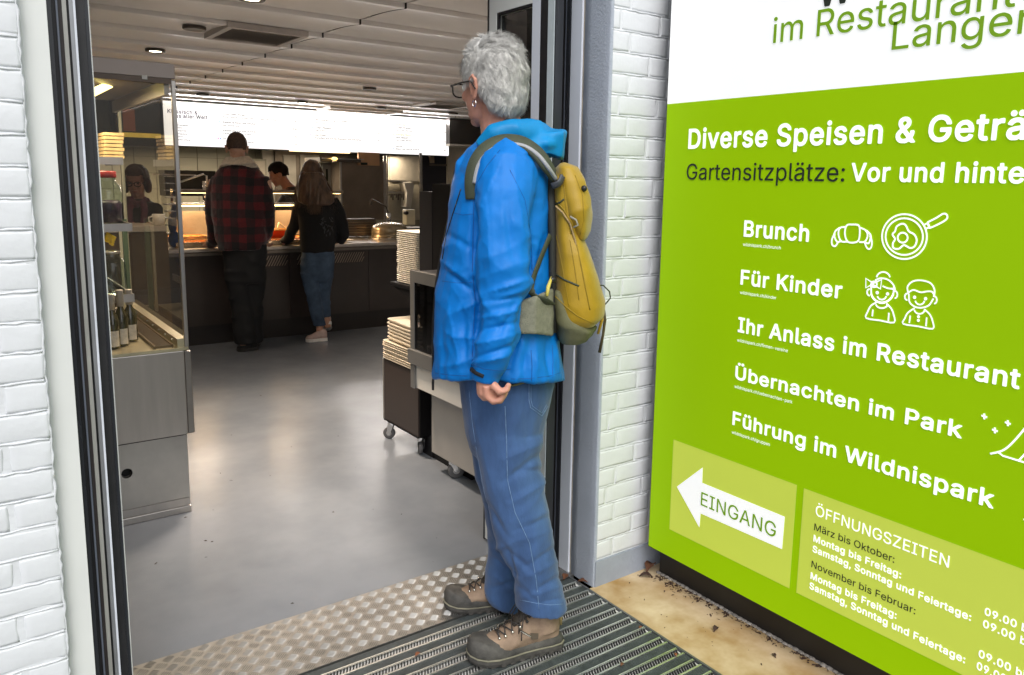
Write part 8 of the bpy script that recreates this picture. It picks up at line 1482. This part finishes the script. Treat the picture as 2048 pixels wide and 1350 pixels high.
mb = MB(); mb.loft(secs([(1102, 1122, 570, 0, .14), (1103, 1140, 600, 0, .145), (1104, 1165, 630, 0, .145), (1106, 1192, 648, 0, .14), (1110, 1180, 665, 0, .13), (1116, 1158, 677, 0, .115)], D0, 2.8))
displaced('bottom_panel', mb, M_olive, bp_, .006, 3, lambda c: .004*ridge(c, (12, 12, 12), 43, .5))
mb = MB(); mb.loft([[P(1104, 575, D0-.16), P(1104, 672, D0-.16), P(1108, 672, D0-.12), P(1108, 575, D0-.12)], [P(1072, 592, D0-.222), P(1070, 668, D0-.222), P(1074, 668, D0-.19), P(1076, 592, D0-.19)], [P(1045, 600, D0-.232), P(1042, 668, D0-.232), P(1044, 668, D0-.215), P(1048, 600, D0-.215)], [P(1020, 615, D0-.222), P(1015, 665, D0-.222), P(1016, 665, D0-.21), P(1022, 615, D0-.21)]])
displaced('hip_belt', mb, mat('grey mesh belt', (.20, .20, .15), .75, var=.2, vscale=60, bump=.7, bscale=260), bp_, .006, 2, lambda c: .002*ridge(c, (14, 14, 14), 44, .5))
def strapm(nm, pts, w_, t, m, par=bp_):
    Pn = [P(u, v, D0+o) for u, v, o in pts]; V = []; F = []
    # smooth
    Q = []
    for i in range(len(Pn)-1):
        p0, p1, p2, p3 = Pn[max(i-1, 0)], Pn[i], Pn[i+1], Pn[min(i+2, len(Pn)-1)]
        for s_ in range(6): u_ = s_/6; Q.append(.5*((2*p1)+(-p0+p2)*u_+(2*p0-5*p1+4*p2-p3)*u_*u_+(-p0+3*p1-3*p2+p3)*u_**3))
    Q.append(Pn[-1]); ctr_ = P(1010, 380, D0)
    for i, q in enumerate(Q):
        tn = Q[min(i+1, len(Q)-1)]-Q[max(i-1, 0)]; tn /= np.linalg.norm(tn)+1e-9
        out = q-ctr_; out = out-tn*(out@tn); out /= np.linalg.norm(out)+1e-9; sd_ = np.cross(tn, out)
        for a, b in ((-1, 0), (-.8, 1), (.8, 1), (1, 0), (.8, -.6), (-.8, -.6)): V.append(q+sd_*a*w_/2+out*b*t)
    n = 6
    for i in range(len(Q)-1):
        for k in range(n): F.append((i*n+k, i*n+(k+1) % n, (i+1)*n+(k+1) % n, (i+1)*n+k))
    F.append(tuple(range(n))[::-1]); F.append(tuple((len(Q)-1)*n+k for k in range(n)))
    return put(nm, V, F, m, par, smooth=True)
sp_ = [(946, 398, -.195), (944, 360, -.20), (952, 325, -.195), (972, 298, -.18), (1003, 283, -.165), (1040, 285, -.165), (1070, 303, -.17), (1092, 330, -.165), (1106, 352, -.12)]
strapm('shoulder_strap', sp_, .046, .008, M_strap)
strapm('strap_edge', [(u+5, v+7, o-.012) for u, v, o in sp_[1:]], .011, .005, mat('grey strap mesh', (.33, .34, .36), .7, bump=.5, bscale=300))
strapm('shoulder_strap', [(u-4, v, -o) for u, v, o in sp_], .06, .01, M_strap)
strapm('lower_strap', [(1100, 470, -.14), (1062, 575, -.20), (1090, 600, -.20), (1104, 610, -.15)], .022, .003, M_strap)
strapm('load_strap', [(1085, 322, -.175), (1098, 345, -.15), (1112, 356, -.11)], .03, .004, M_olive)
strapm('side_strap', [(1104, 372, -.135), (1118, 366, -.14), (1125, 352, -.13)], .02, .004, mat('grey buckle', (.05, .055, .065), .4))
# compression cord, zip, loops
cd = MB(); cd.tube([P(u, v, D0-.06) for u, v in ((1190, 570), (1207, 571), (1219, 583), (1221, 596), (1212, 607), (1205, 612))], .0022, 6); cd.build('ice_axe_loop', M_strap, bp_, smooth=True)
cd = MB(); cd.tube([P(u, v, D0-.05) for u, v in ((1207, 608), (1210, 640), (1206, 670), (1199, 705))], [.003, .0045, .004, .005], 6); cd.build('hanging_strap', mat('brown olive strap', (.06, .045, .015), .7), bp_, smooth=True)
cd = MB(); cd.tube([P(u, v, D0-.07) for u, v in ((1206, 612), (1204, 640), (1196, 668))], [.003, .005, .004], 6); cd.build('hanging_strap', M_must, bp_, smooth=True)
cd = MB(); cd.tube([P(u, v, D0-.133) for u, v in ((1111, 412), (1125, 425), (1140, 447), (1150, 480), (1160, 530), (1172, 580), (1178, 628))], .003, 6); cd.build('bag_zip', mat('tan zip', (.35, .24, .10), .6), bp_, smooth=True)
cd = MB(); cd.tube([P(u, v, D0-.120) for u, v in ((1160, 500), (1172, 515), (1166, 525), (1180, 545), (1172, 553), (1188, 570), (1182, 578), (1198, 600))], .002, 6); cd.build('elastic_cord', M_must, bp_, smooth=True)
cd = MB(); cd.ell(P(1168, 377, D0-.12), (.009, .009, .009)).build('cord_lock', M_black, bp_, smooth=True); MB().tube([P(1140, 433, D0-.145), P(1152, 440, D0-.148), P(1156, 450, D0-.148), P(1147, 455, D0-.146)], .003, 6).build('zip_loop', mat('cord grey', (.3, .28, .22), .5), bp_, smooth=True)
MB().tube([P(1103, 555, D0-.165), P(1096, 575, D0-.19), P(1094, 592, D0-.20)], [.004, .006, .004], 8).build('buckle_tab', mat('yellow tab', (.6, .5, .1), .5), bp_, smooth=True); MB().ell(P(1106, 560, D0-.165), (.012, .008, .010)).build('buckle', M_zip, bp_, smooth=True)
strapm('waist_strap_end', [(1020, 772, -.17), (1040, 767, -.172), (1060, 760, -.17)], .022, .003, M_olive)
BK = ['main_bag'+bp_.name, 'lid_pocket'+bp_.name, 'bottom_panel'+bp_.name]
M_bseam = mat('mustard piping', (.27, .18, .004), .6)
for pts, r_ in (([(1126, 345), (1130, 400), (1135, 440), (1142, 468)], .0016), ([(1110, 400), (1128, 420), (1144, 450), (1156, 500), (1168, 560), (1180, 620)], .002), ([(1108, 590), (1130, 612), (1155, 632), (1188, 648)], .0016), ([(1140, 480), (1150, 540), (1158, 600)], .0012), ([(1112, 470), (1122, 520), (1132, 580), (1138, 612)], .0012), ([(1150, 350), (1165, 390), (1168, 440), (1160, 470)], .0014)):
    surf_line('piping', BK, pts, r_, M_bseam, bp_, lift=.0004)
surf_line('side_strap', BK, [(1106, 545), (1130, 560), (1158, 572)], .0028, M_strap, bp_); surf_line('side_strap', BK, [(1106, 410), (1120, 405), (1128, 398)], .003, M_strap, bp_)
# back panel of the bag against the jacket
MB().loft(secs([(1088, 1110, 345, 0, .10), (1092, 1112, 450, 0, .13), (1094, 1112, 560, 0, .14), (1096, 1114, 650, 0, .13)], D0, 3)).build('back_panel', mat('black mesh', (.02, .022, .02), .8, bump=.5, bscale=250), bp_, smooth=True)

# ------------------------------------------------------------------ MAN IN RED PLAID JACKET
D1 = float(np.array([1.94, 6.62])@e2[:2])
pm_ = thing('person', 'short-haired person in red and black plaid jacket with cream collar at the counter', 'person', (1.94, 6.64, 0))
back = np.array([math.sin(math.radians(2)), math.cos(math.radians(2)), 0.])
fd = e2*.93+e1*-.3; fd /= np.linalg.norm(fd)
R1 = np.stack([fd, np.cross([0, 0, 1.], fd), [0, 0, 1.]], 1); tlt = math.radians(16); R1 = R1@np.array([[math.cos(tlt), 0, math.sin(tlt)], [0, 1, 0], [-math.sin(tlt), 0, math.cos(tlt)]])
h1 = P(474, 295, D1+.02)
sk = MB(); head_blobs(sk, h1, R1, .98, neck=[(*P(476, 320, D1), .058), (*P(479, 345, D1), .07)])
sk.loft(secs([(455, 505, 338, 0, .07), (430, 530, 360, 0, .10), (432, 530, 480, 0, .10), (455, 525, 520, 0, .1)], D1))
sk.tube([P(430, 360, D1), P(424, 430, D1+.02), P(425, 480, D1+.15), P(414, 489, D1+.3)], [.05, .045, .036, .028], 10)
sk.tube([P(530, 360, D1), P(538, 430, D1+.02), P(533, 480, D1+.12)], [.05, .045, .036], 10)
sk.tube([P(478, 520, D1), P(482, 600, D1-.02), P(488, 690, D1-.03)], [.07, .045, .035], 10); sk.tube([P(505, 520, D1+.03), P(507, 600, D1+.05), P(505, 680, D1+.07)], [.07, .045, .035], 10)
ZCt = .84
wr = P(417, 489, D1+.28)
hand_blobs(sk, wr, -e1*.9+e2*.25-np.array([0, 0, .15]), e2*1.0, np.array([0, 0, -1.]), L=.17, curl=.35)
hand_blobs(sk, P(536, 487, D1+.26), e1*-.2+e2*1.0, -e1, np.array([0, 0, -1.]), L=.17, curl=.4)
displaced('body', sk, M_skin2, pm_, .0075, 1, None)
def shorthair(c, R, parent, m, s=1.0, low=-.42, amp=.004, grow=.006):
    cap = MB(); cap.ell(c+R@(np.array([-.014, 0, .024])*s), (np.array([.098, .077, .096])+grow)*s, R, 36, 22); cap.ell(c+R@(np.array([-.055, 0, -.03])*s), (np.array([.045, .062, .05])+grow*.5)*s, R, 20, 12)
    a, b, F = fuse(cap, .008, 1); l = (a-c)@R/s; dn = l/np.linalg.norm(l, axis=1)[:, None]
    kp = (dn[:, 2] > .5)*(dn[:, 0] < .8)+(dn[:, 2] > low)*(dn[:, 0] < -.15)+(dn[:, 2] > .05)*(dn[:, 0] < .45) > 0
    a = a+b*(amp*ridge(a, (40, 40, 30), 6))[:, None]
    return put('hair', a, [f for f in F if all(kp[i] for i in f)], m, parent, smooth=True)
shorthair(h1, R1, pm_, mat('short brown hair', (.075, .045, .032), .7, var=.4, vscale=60), .98, grow=.004, amp=.002)
# plaid material: two-way check of red on black
def plaid(nm):
    m = bpy.data.materials.new(nm); m.use_nodes = True; n = m.node_tree; b = n.nodes['Principled BSDF']; b.inputs['Roughness'].default_value = .95; b.inputs['Sheen Weight'].default_value = .25
    tc = n.nodes.new('ShaderNodeTexCoord'); mp = n.nodes.new('ShaderNodeMapping'); mp.inputs['Rotation'].default_value = (0, 0, YA); n.links.new(tc.outputs['Object'], mp.inputs[0])
    nz = n.nodes.new('ShaderNodeTexNoise'); nz.inputs['Scale'].default_value = 6; mx = n.nodes.new('ShaderNodeMix'); mx.data_type = 'VECTOR'; mx.inputs[0].default_value = .04; n.links.new(mp.outputs[0], nz.inputs['Vector'])
    n.links.new(mp.outputs[0], mx.inputs[4]); n.links.new(nz.outputs['Color'], mx.inputs[5])
    sx = n.nodes.new('ShaderNodeSeparateXYZ'); n.links.new(mx.outputs[1], sx.inputs[0])
    def band(sock, per, ph):
        a = n.nodes.new('ShaderNodeMath'); a.operation = 'MULTIPLY_ADD'; a.inputs[1].default_value = 1/per; a.inputs[2].default_value = ph; n.links.new(sock, a.inputs[0])
        f = n.nodes.new('ShaderNodeMath'); f.operation = 'FRACT'; n.links.new(a.outputs[0], f.inputs[0]); g = n.nodes.new('ShaderNodeMath'); g.operation = 'GREATER_THAN'; g.inputs[1].default_value = .5; n.links.new(f.outputs[0], g.inputs[0]); return g
    g1 = band(sx.outputs[0], .115, 10.1); g2 = band(sx.outputs[2], .125, 10.3); ad = n.nodes.new('ShaderNodeMath'); ad.operation = 'ADD'; n.links.new(g1.outputs[0], ad.inputs[0]); n.links.new(g2.outputs[0], ad.inputs[1])
    md = n.nodes.new('ShaderNodeMath'); md.operation = 'MULTIPLY_ADD'; md.inputs[1].default_value = .42; n.links.new(ad.outputs[0], md.inputs[0])
    fz = n.nodes.new('ShaderNodeTexNoise'); fz.inputs['Scale'].default_value = 130; n.links.new(tc.outputs['Object'], fz.inputs['Vector']); fm = n.nodes.new('ShaderNodeMath'); fm.operation = 'MULTIPLY_ADD'; fm.inputs[1].default_value = .5; fm.inputs[2].default_value = -.25; n.links.new(fz.outputs[0], fm.inputs[0]); n.links.new(fm.outputs[0], md.inputs[2])
    r = n.nodes.new('ShaderNodeValToRGB'); r.color_ramp.elements[0].position = .05; r.color_ramp.elements[0].color = (.006, .004, .006, 1); r.color_ramp.elements[1].position = .95; r.color_ramp.elements[1].color = (.105, .004, .008, 1); e = r.color_ramp.elements.new(.45); e.color = (.030, .004, .007, 1)
    n.links.new(md.outputs[0], r.inputs[0]); n.links.new(r.outputs[0], b.inputs['Base Color'])
    bp = n.nodes.new('ShaderNodeBump'); bp.inputs['Strength'].default_value = .5; bp.inputs['Distance'].default_value = .006; n.links.new(fz.outputs[0], bp.inputs['Height']); n.links.new(bp.outputs[0], b.inputs['Normal'])
    return m
jm = MB()
jm.loft(secs([(456, 503, 328, 0, .075), (437, 520, 342, 0, .11), (427, 532, 360, 0, .13), (425, 536, 390, 0, .14), (428, 534, 430, 0, .145), (434, 532, 470, 0, .15), (442, 529, 498, 0, .15), (448, 524, 499, 0, .13), (455, 518, 490, 0, .11)], D1, 2.5))
jm.tube([P(441, 358, D1), P(431, 385, D1), P(427, 420, D1+.01), P(428, 455, D1+.06), P(430, 480, D1+.16), P(423, 489, D1+.24)], [.072, .070, .062, .057, .05, .042], 14)
jm.tube([P(520, 358, D1), P(530, 385, D1), P(534, 420, D1+.01), P(534, 455, D1+.05), P(528, 482, D1+.14)], [.072, .070, .060, .055, .045], 14)
displaced('plaid_jacket', jm, plaid('red black plaid fleece'), pm_, .011, 3, lambda c: .009*ridge(c, (5, 5, 7), 51, .5)+.003*vnoise(c*40, 52))
cm = MB(); cm.loft([[P(452, 318, D1-.03), P(502, 318, D1-.03), P(505, 318, D1+.09), P(449, 318, D1+.09)], [P(438, 334, D1-.075), P(516, 334, D1-.075), P(522, 340, D1+.10), P(436, 340, D1+.10)], [P(447, 336, D1-.06), P(508, 336, D1-.06), P(505, 336, D1+.08), P(450, 336, D1+.08)]])
cm.loft([[P(454, 313, D1-.045), P(497, 312, D1-.045), P(501, 316, D1+.10), P(450, 316, D1+.10)], [P(441, 330, D1-.115), P(512, 327, D1-.115), P(519, 336, D1+.12), P(438, 336, D1+.12)]])
displaced('fleece_collar', cm, mat('cream sherpa', (.62, .55, .45), .95, var=.15, vscale=60, bump=.8, bscale=120), pm_, .008, 2, lambda c: .004*vnoise(c*70, 53))
M_jn = mat('black jeans', (.008, .009, .011), .8, var=.4, vscale=8, bump=.2, bscale=200)
tm = MB(); tm.loft(secs([(448, 532, 488, 0, .125), (449, 531, 510, 0, .125), (453, 528, 545, 0, .115), (462, 525, 565, 0, .10)], D1))
tm.loft(secs([(450, 497, 540, -.02, .10), (455, 499, 570, -.02, .09), (462, 503, 610, -.02, .078), (467, 508, 650, -.03, .07), (468, 510, 672, -.03, .07), (470, 512, 686, -.03, .075), (478, 505, 686, -.03, .05)], D1)); tm.loft(secs([(486, 531, 540, .04, .10), (488, 528, 570, .04, .09), (490, 524, 610, .05, .078), (490, 524, 650, .06, .07), (488, 524, 676, .07, .07), (490, 522, 684, .07, .07)], D1))
displaced('jeans', tm, M_jn, pm_, .011, 3, lambda c: .008*ridge(c, (7, 7, 13), 55, .5))
def shoe(nm, heel, toe, m, ms, parent, hgt=.09, wd=.045):
    heel = np.array(heel, float); toe = np.array(toe, float); ax = toe-heel; L = np.linalg.norm(ax); ax /= L; sy_ = np.cross([0, 0, 1.], ax); sy_ /= np.linalg.norm(sy_); uz = np.cross(ax, sy_)
    def W(x, y, z): return heel+ax*x*L+sy_*y+uz*z
    prof = [(-.02, .015), (.0, .035), (.15, .038), (.45, .040), (.7, wd+.004), (.88, .040), (.98, .022), (1.0, .004)]
    full = prof+[(x, -y) for x, y in prof[::-1]]
    a = MB(); a.loft([[W(x, y*.97, 0) for x, y in full], [W(x, y*1.04, .012) for x, y in full], [W(x, y*1.0, .026) for x, y in full]]); so2 = put('shoe_sole', a.V, a.F, ms, parent, smooth=False)
    b = MB()
    def ring(x, hw, ht, n=14): return [W(x, hw*math.cos(2*math.pi*i/n), .02+(ht-.02)*(math.sin(2*math.pi*i/n)*.5+.5)) for i in range(n)]
    b.loft([ring(-.01, .02, hgt*.8), ring(.05, .034, hgt), ring(.25, .037, hgt), ring(.45, .040, hgt*.82), ring(.7, .043, hgt*.6), ring(.9, .034, hgt*.5), ring(.985, .015, hgt*.35)])
    return put(nm, b.V, b.F, m, parent, smooth=True)
M_dshoe = mat('dark scuffed shoe', (.03, .03, .03), .6, var=.6, vscale=40); M_dsole = mat('dark shoe sole', (.05, .048, .045), .7)
a = on_z(512, 700); b = on_z(470, 702); shoe('shoe', (a[0]+.02, a[1]+.03, 0), (b[0]+.01, b[1]-.02, 0), M_dshoe, M_dsole, pm_, .10)
shoe('shoe', on_z(512, 694)+np.array([0, .02, 0]), on_z(524, 680)+np.array([0, .12, 0]), M_dshoe, M_dsole, pm_, .10)
# ------------------------------------------------------------------ WOMAN WITH LONG HAIR
D2 = float(np.array([2.60, 6.74])@e2[:2])
wm = thing('person', 'long-haired person in black jacket, blue jeans and pink trainers leaning on the counter', 'person', (2.6, 6.75, 0))
fd = e2*.96-e1*.28; fd /= np.linalg.norm(fd); R2 = np.stack([fd, np.cross([0, 0, 1.], fd), [0, 0, 1.]], 1); R2 = R2@np.array([[math.cos(tlt), 0, math.sin(tlt)], [0, 1, 0], [-math.sin(tlt), 0, math.cos(tlt)]])
h2 = P(624, 348, D2+.04)
sk = MB(); head_blobs(sk, h2, R2, .93, neck=[(*P(628, 372, D2), .05), (*P(634, 392, D2), .06)])
sk.loft(secs([(612, 660, 388, 0, .07), (600, 668, 410, 0, .09), (604, 668, 470, 0, .09), (606, 664, 515, 0, .1)], D2))
sk.tube([P(604, 408, D2), P(592, 445, D2+.03), P(575, 478, D2+.12), P(562, 490, D2+.2)], [.045, .038, .032, .026], 10)
sk.tube([P(664, 408, D2), P(680, 445, D2+.02), P(686, 470, D2+.05), P(677, 480, D2+.10)], [.045, .038, .032, .026], 10)
sk.tube([P(620, 520, D2-.02), P(628, 590, D2-.03), P(638, 640, D2-.03), P(641, 672, D2-.02)], [.06, .042, .034, .03], 10); sk.tube([P(648, 520, D2+.03), P(648, 590, D2+.05), P(652, 630, D2+.05), P(655, 655, D2+.05)], [.06, .042, .034, .03], 10)
hand_blobs(sk, P(562, 488, D2+.2), -e1*.9+e2*.3-np.array([0, 0, .1]), e2, np.array([0, 0, -1.]), L=.15, curl=.4)
hand_blobs(sk, P(679, 478, D2+.10), -e1*.6+e2*.8-np.array([0, 0, .3]), np.array([0, 0, 1.]), -e1, L=.15, curl=.5)
displaced('body', sk, M_skin2, wm, .0075, 1, None)
jm = MB(); jm.loft(secs([(616, 652, 385, 0, .07), (602, 668, 400, 0, .11), (596, 674, 420, 0, .12), (598, 673, 450, 0, .125), (601, 671, 480, 0, .13), (604, 668, 503, 0, .13), (608, 664, 504, 0, .115), (614, 658, 495, 0, .10)], D2, 2.4))
jm.tube([P(608, 402, D2), P(598, 425, D2), P(590, 452, D2+.05), P(578, 475, D2+.13), P(565, 487, D2+.20)], [.06, .060, .052, .045, .037], 12)
jm.tube([P(662, 402, D2), P(676, 425, D2), P(685, 450, D2+.02), P(687, 472, D2+.05), P(680, 485, D2+.09)], [.06, .058, .05, .045, .038], 12)
displaced('black_jacket', jm, mat('black knit jacket', (.006, .006, .007), .95, var=.4, vscale=20, bump=.4, bscale=150), wm, .011, 3, lambda c: .008*ridge(c, (7, 7, 9), 61, .5))
pr = MB()
for i in range(26):
    q = P(640+random.uniform(-1, 26)+i*.3, 438+i*1.1+random.uniform(-9, 9), D2-.136+.0*i); a = random.uniform(0, 6.3); s_ = random.uniform(.01, .022); dd = e1*math.cos(a)+np.array([0, 0, math.sin(a)]); nn = e1*-math.sin(a)+np.array([0, 0, math.cos(a)])
    pr.add([q-dd*s_, q+nn*s_*.3, q+dd*s_, q-nn*s_*.3], [(0, 1, 2, 3)])
co_p = pr.build('leaf_print', mat('grey leaf print', (.06, .065, .07), .9), wm)
tm = MB(); tm.loft(secs([(607, 665, 495, 0, .12), (604, 668, 515, 0, .128), (601, 667, 530, 0, .125), (603, 665, 550, 0, .11), (612, 658, 562, 0, .09)], D2))
tm.loft(secs([(602, 636, 545, -.03, .085), (608, 638, 570, -.03, .078), (615, 643, 600, -.03, .062), (621, 646, 625, -.03, .052), (626, 650, 645, -.03, .048), (628, 652, 652, -.03, .046)], D2)); tm.loft(secs([(632, 667, 545, .04, .085), (633, 663, 570, .05, .075), (635, 660, 600, .05, .06), (641, 661, 620, .05, .05), (644, 661, 633, .05, .045)], D2))
displaced('jeans', tm, mat('blue denim', (.035, .07, .13), .85, var=.35, vscale=7, bump=.2, bscale=250, col2=(.08, .13, .21)), wm, .010, 3, lambda c: .005*ridge(c, (8, 8, 16), 65, .5))
M_pk = mat('dusty pink trainer', (.62, .47, .43), .7, var=.15, vscale=30); M_ws = mat('white sole', (.9, .88, .85), .5)
a = on_z(655, 681); b = on_z(607, 684); shoe('trainer', (a[0], a[1]+.02, 0.0), (b[0]+.02, b[1]+.0, 0), M_pk, M_ws, wm, .105)
# raised heel of the other foot
tz = on_z(656, 668)+np.array([.02, .10, 0]); hz = P(655, 642, D2+.03)
shoe('trainer', hz+np.array([0, 0, -.03]), tz+np.array([0, .0, .01]), M_pk, M_ws, wm, .095)
# long hair
M_bh = mat('long brown hair', (.045, .026, .017), .45, var=.4, vscale=40, col2=(.15, .082, .042), spec=.6, stretch=(1, 1, .2))
hm = MB(); hm.ell(h2+R2@np.array([-.014, 0, .024]), np.array([.105, .084, .103])*.95, R2, 26, 16)
hm.loft(secs([(603, 645, 345, -.03, .07), (598, 652, 362, -.04, .08), (594, 659, 378, -.05, .08), (594, 666, 392, -.075, .065), (596, 668, 402, -.09, .05), (606, 660, 410, -.11, .03)], D2, 2.2))
a, b, F = fuse(hm, .009, 3); a = a+b*(.006*ridge(np.stack([a@e1, a@e2, a[:, 2]*.25], 1), (45, 45, 20), 66, .2))[:, None]; l = (a-h2)@R2
hair2 = put('hair', a, F, M_bh, wm, smooth=True)
HV = []; HF = []
for i in range(5200):
    t0 = RNG.uniform(-1, 1); bl = RNG.uniform(0, 1)
    tip = P(630+t0*RNG.uniform(26, 50), RNG.uniform(392, 430)+abs(t0)*2, D2-.150+.11*abs(t0)+RNG.uniform(-.012, .012))
    top = h2+R2@np.array([-.05-.05*(1-abs(t0)), -t0*.075, .05]); mid = P(624+t0*34, 375, D2-.120+.10*abs(t0)+RNG.uniform(-.012, .012)); k = len(HV); wd = .0013
    for j in range(7):
        t = j/6; q = (1-t)**2*top+2*t*(1-t)*mid+t*t*tip; q = q+e1*.007*math.sin(t*9+i)*t+e2*.004*math.cos(t*8+i*1.7); ww = wd*(1-.8*t); HV.append(q-e1*ww); HV.append(q+e1*ww)
    for j in range(6): HF.append((k+2*j, k+2*j+1, k+2*j+3, k+2*j+2))
put('hair_strands', HV, HF, M_bh, hair2, kind='stuff')
# ------------------------------------------------------------------ BENDING COOK
D3 = D2+1.35
ck = thing('person', 'dark-haired cook in dark top bending forward behind the counter between the customers', 'person', tuple(on_v(580, 400, D3)*np.array([1, 1, 0])))
fd = -e1*.95-e2*.3; fd /= np.linalg.norm(fd); R3 = np.stack([fd, np.cross([0, 0, 1.], fd), [0, 0, 1.]], 1); q = math.radians(24); R3 = R3@np.array([[math.cos(q), 0, math.sin(q)], [0, 1, 0], [-math.sin(q), 0, math.cos(q)]])
h3 = P(556, 348, D3); sk = MB(); head_blobs(sk, h3, R3, .95, neck=[(*P(573, 370, D3), .055), (*P(585, 385, D3), .07)])
sk.loft(secs([(570, 605, 388, 0, .08), (560, 620, 420, 0, .1), (560, 620, 500, 0, .1), (562, 618, 600, 0, .1)], D3))
sk.tube([P(570, 400, D3-.12), P(552, 440, D3-.2), P(560, 470, D3-.35)], [.045, .038, .03], 10); hand_blobs(sk, P(560, 470, D3-.35), -e2, e1, np.array([0, 0, -1.]), L=.16, curl=.4)
sk.tube([P(560, 600, D3), P(560, 690, D3)], [.08, .05], 10).tube([P(600, 600, D3), P(600, 690, D3)], [.08, .05], 10)
displaced('body', sk, skinmat('skin warm', (.38, .18, .11)), ck, .008, 1, None); shorthair(h3, R3, ck, mat('black hair', (.010, .007, .006), .9, var=.3, spec=.15), .97, grow=.010, low=-.5)
MB().ell(P(571, 342, D3), (.03, .03, .035)).build('hair_knot', MATS['black hair'], ck, smooth=True)
jm = MB(); jm.loft(secs([(574, 592, 374, 0, .06), (566, 606, 388, 0, .13), (556, 616, 405, 0, .17), (552, 622, 440, 0, .17), (554, 622, 500, 0, .16), (556, 622, 640, 0, .15)], D3)); jm.tube([P(575, 395, D3-.13), P(556, 435, D3-.2), P(562, 462, D3-.30)], [.065, .055, .04], 12)
displaced('dark_top', jm, mat('charcoal top', (.022, .021, .019), .9, var=.3, vscale=14), ck, .013, 3, lambda c: .008*ridge(c, (6, 6, 9), 71, .5))
# ------------------------------------------------------------------ WOMAN WITH GLASSES BEHIND THE SIDE COUNTER
D4 = float(on_y(275, 380, 7.2)@e2)
wg = thing('person', 'dark-haired person with glasses and plum scarf facing us behind the glass display case', 'person', tuple(on_v(280, 400, D4)*np.array([1, 1, 0])))
fd = -e2*.97+e1*.22; fd /= np.linalg.norm(fd); R4 = np.stack([fd, np.cross([0, 0, 1.], fd), [0, 0, 1.]], 1); q = math.radians(8); R4 = R4@np.array([[math.cos(q), 0, math.sin(q)], [0, 1, 0], [-math.sin(q), 0, math.cos(q)]])
h4 = P(273, 362, D4); sk = MB(); head_blobs(sk, h4, R4, 1.0, neck=[(*P(276, 392, D4), .052), (*P(278, 405, D4), .06)])
sk.loft(secs([(262, 300, 405, 0, .08), (255, 308, 430, 0, .1), (255, 308, 500, 0, .1), (258, 306, 640, 0, .1)], D4))
for s_ in (-1, 1): sk.tube([P(282+s_*26, 412, D4), P(282+s_*30, 440, D4-.08), P(282+s_*14, 452, D4-.2)], [.045, .036, .028], 10); hand_blobs(sk, P(282+s_*14, 452, D4-.2), -e2-e1*s_*.4, -e1*s_, np.array([0, 0, -1.]), L=.15, curl=.3)
sk.tube([P(266, 630, D4), P(266, 720, D4)], [.08, .05], 10).tube([P(296, 630, D4), P(296, 720, D4)], [.08, .05], 10)
displaced('body', sk, skinmat('skin rosy', (.42, .22, .16)), wg, .006, 1, None)
hm = MB(); hm.ell(h4+R4@np.array([-.02, 0, .03]), (.107, .094, .108), R4, 26, 16); 
for s_ in (-1, 1): hm.ell(h4+R4@np.array([.0, .085*s_, -.035]), (.035, .026, .065), R4)
hm.ell(h4+R4@np.array([.045, 0, .085]), (.045, .07, .03), R4)
a, b, F = fuse(hm, .008, 2); a = a+b*(.006*ridge(a, (30, 30, 20), 81))[:, None]; l = (a-h4)@R4; kp = ~((l[:, 0] > .045)*(l[:, 2] < .05)*(np.abs(l[:, 1]) < .065)); put('hair', a, [f for f in F if all(kp[i] for i in f)], mat('auburn black hair', (.05, .017, .016), .6, var=.4, vscale=25), wg, smooth=True)
gg = MB()
for s_ in (-1, 1):
    c = h4+R4@np.array([.112, .034*s_, -.01]); gg.tube([c+R4@np.array([0, .026*math.cos(k*math.pi/8), .019*math.sin(k*math.pi/8)]) for k in range(17)], .0034, 6, cap=False)
    gg.tube([c+R4@np.array([0, .026*s_, .006]), h4+R4@np.array([.02, .088*s_, 0])], .003, 6)
    ec = h4+R4@np.array([.083, .031*s_, -.006]); MB().ell(ec, (.011, .012, .009), nu=10, nv=8).build('eye', mat('eye dark', (.05, .03, .03), .3), wg, smooth=True)
gg.tube([h4+R4@np.array([.112, .009, -.005]), h4+R4@np.array([.112, -.009, -.005])], .003, 6); gg.build('glasses', M_gl, wg)
MB().ell(h4+R4@np.array([.094, 0, -.074]), (.005, .02, .005), R4).build('lips', mat('lip red', (.28, .07, .06), .4), wg, smooth=True)
jm = MB(); jm.loft(secs([(266, 290, 398, 0, .07), (256, 308, 408, 0, .12), (250, 314, 425, 0, .14), (250, 316, 460, 0, .14), (254, 312, 560, 0, .14), (254, 312, 640, 0, .14)], D4))
for s_ in (-1, 1): jm.tube([P(283+s_*26, 412, D4), P(283+s_*30, 440, D4-.08), P(283+s_*17, 451, D4-.18)], [.06, .05, .038], 12)
displaced('black_cardigan', jm, mat('black cardigan', (.012, .011, .012), .9), wg, .013, 3, lambda c: .006*ridge(c, (6, 6, 9), 82, .5))
scv = MB(); scv.tube([P(262, 395, D4-.09), P(260, 420, D4-.17), P(262, 450, D4-.19)], [.022, .026, .024], 10).tube([P(286, 400, D4-.10), P(288, 420, D4-.17), P(286, 450, D4-.19)], [.022, .028, .026], 10).tube([P(258, 398, D4), P(275, 410, D4-.13), P(294, 400, D4)], [.03, .03, .03], 10)
displaced('scarf', scv, mat('plum scarf', (.11, .03, .055), .9, var=.3, vscale=12), wg, .01, 2, lambda c: .006*ridge(c, (25, 25, 6), 83, .4))
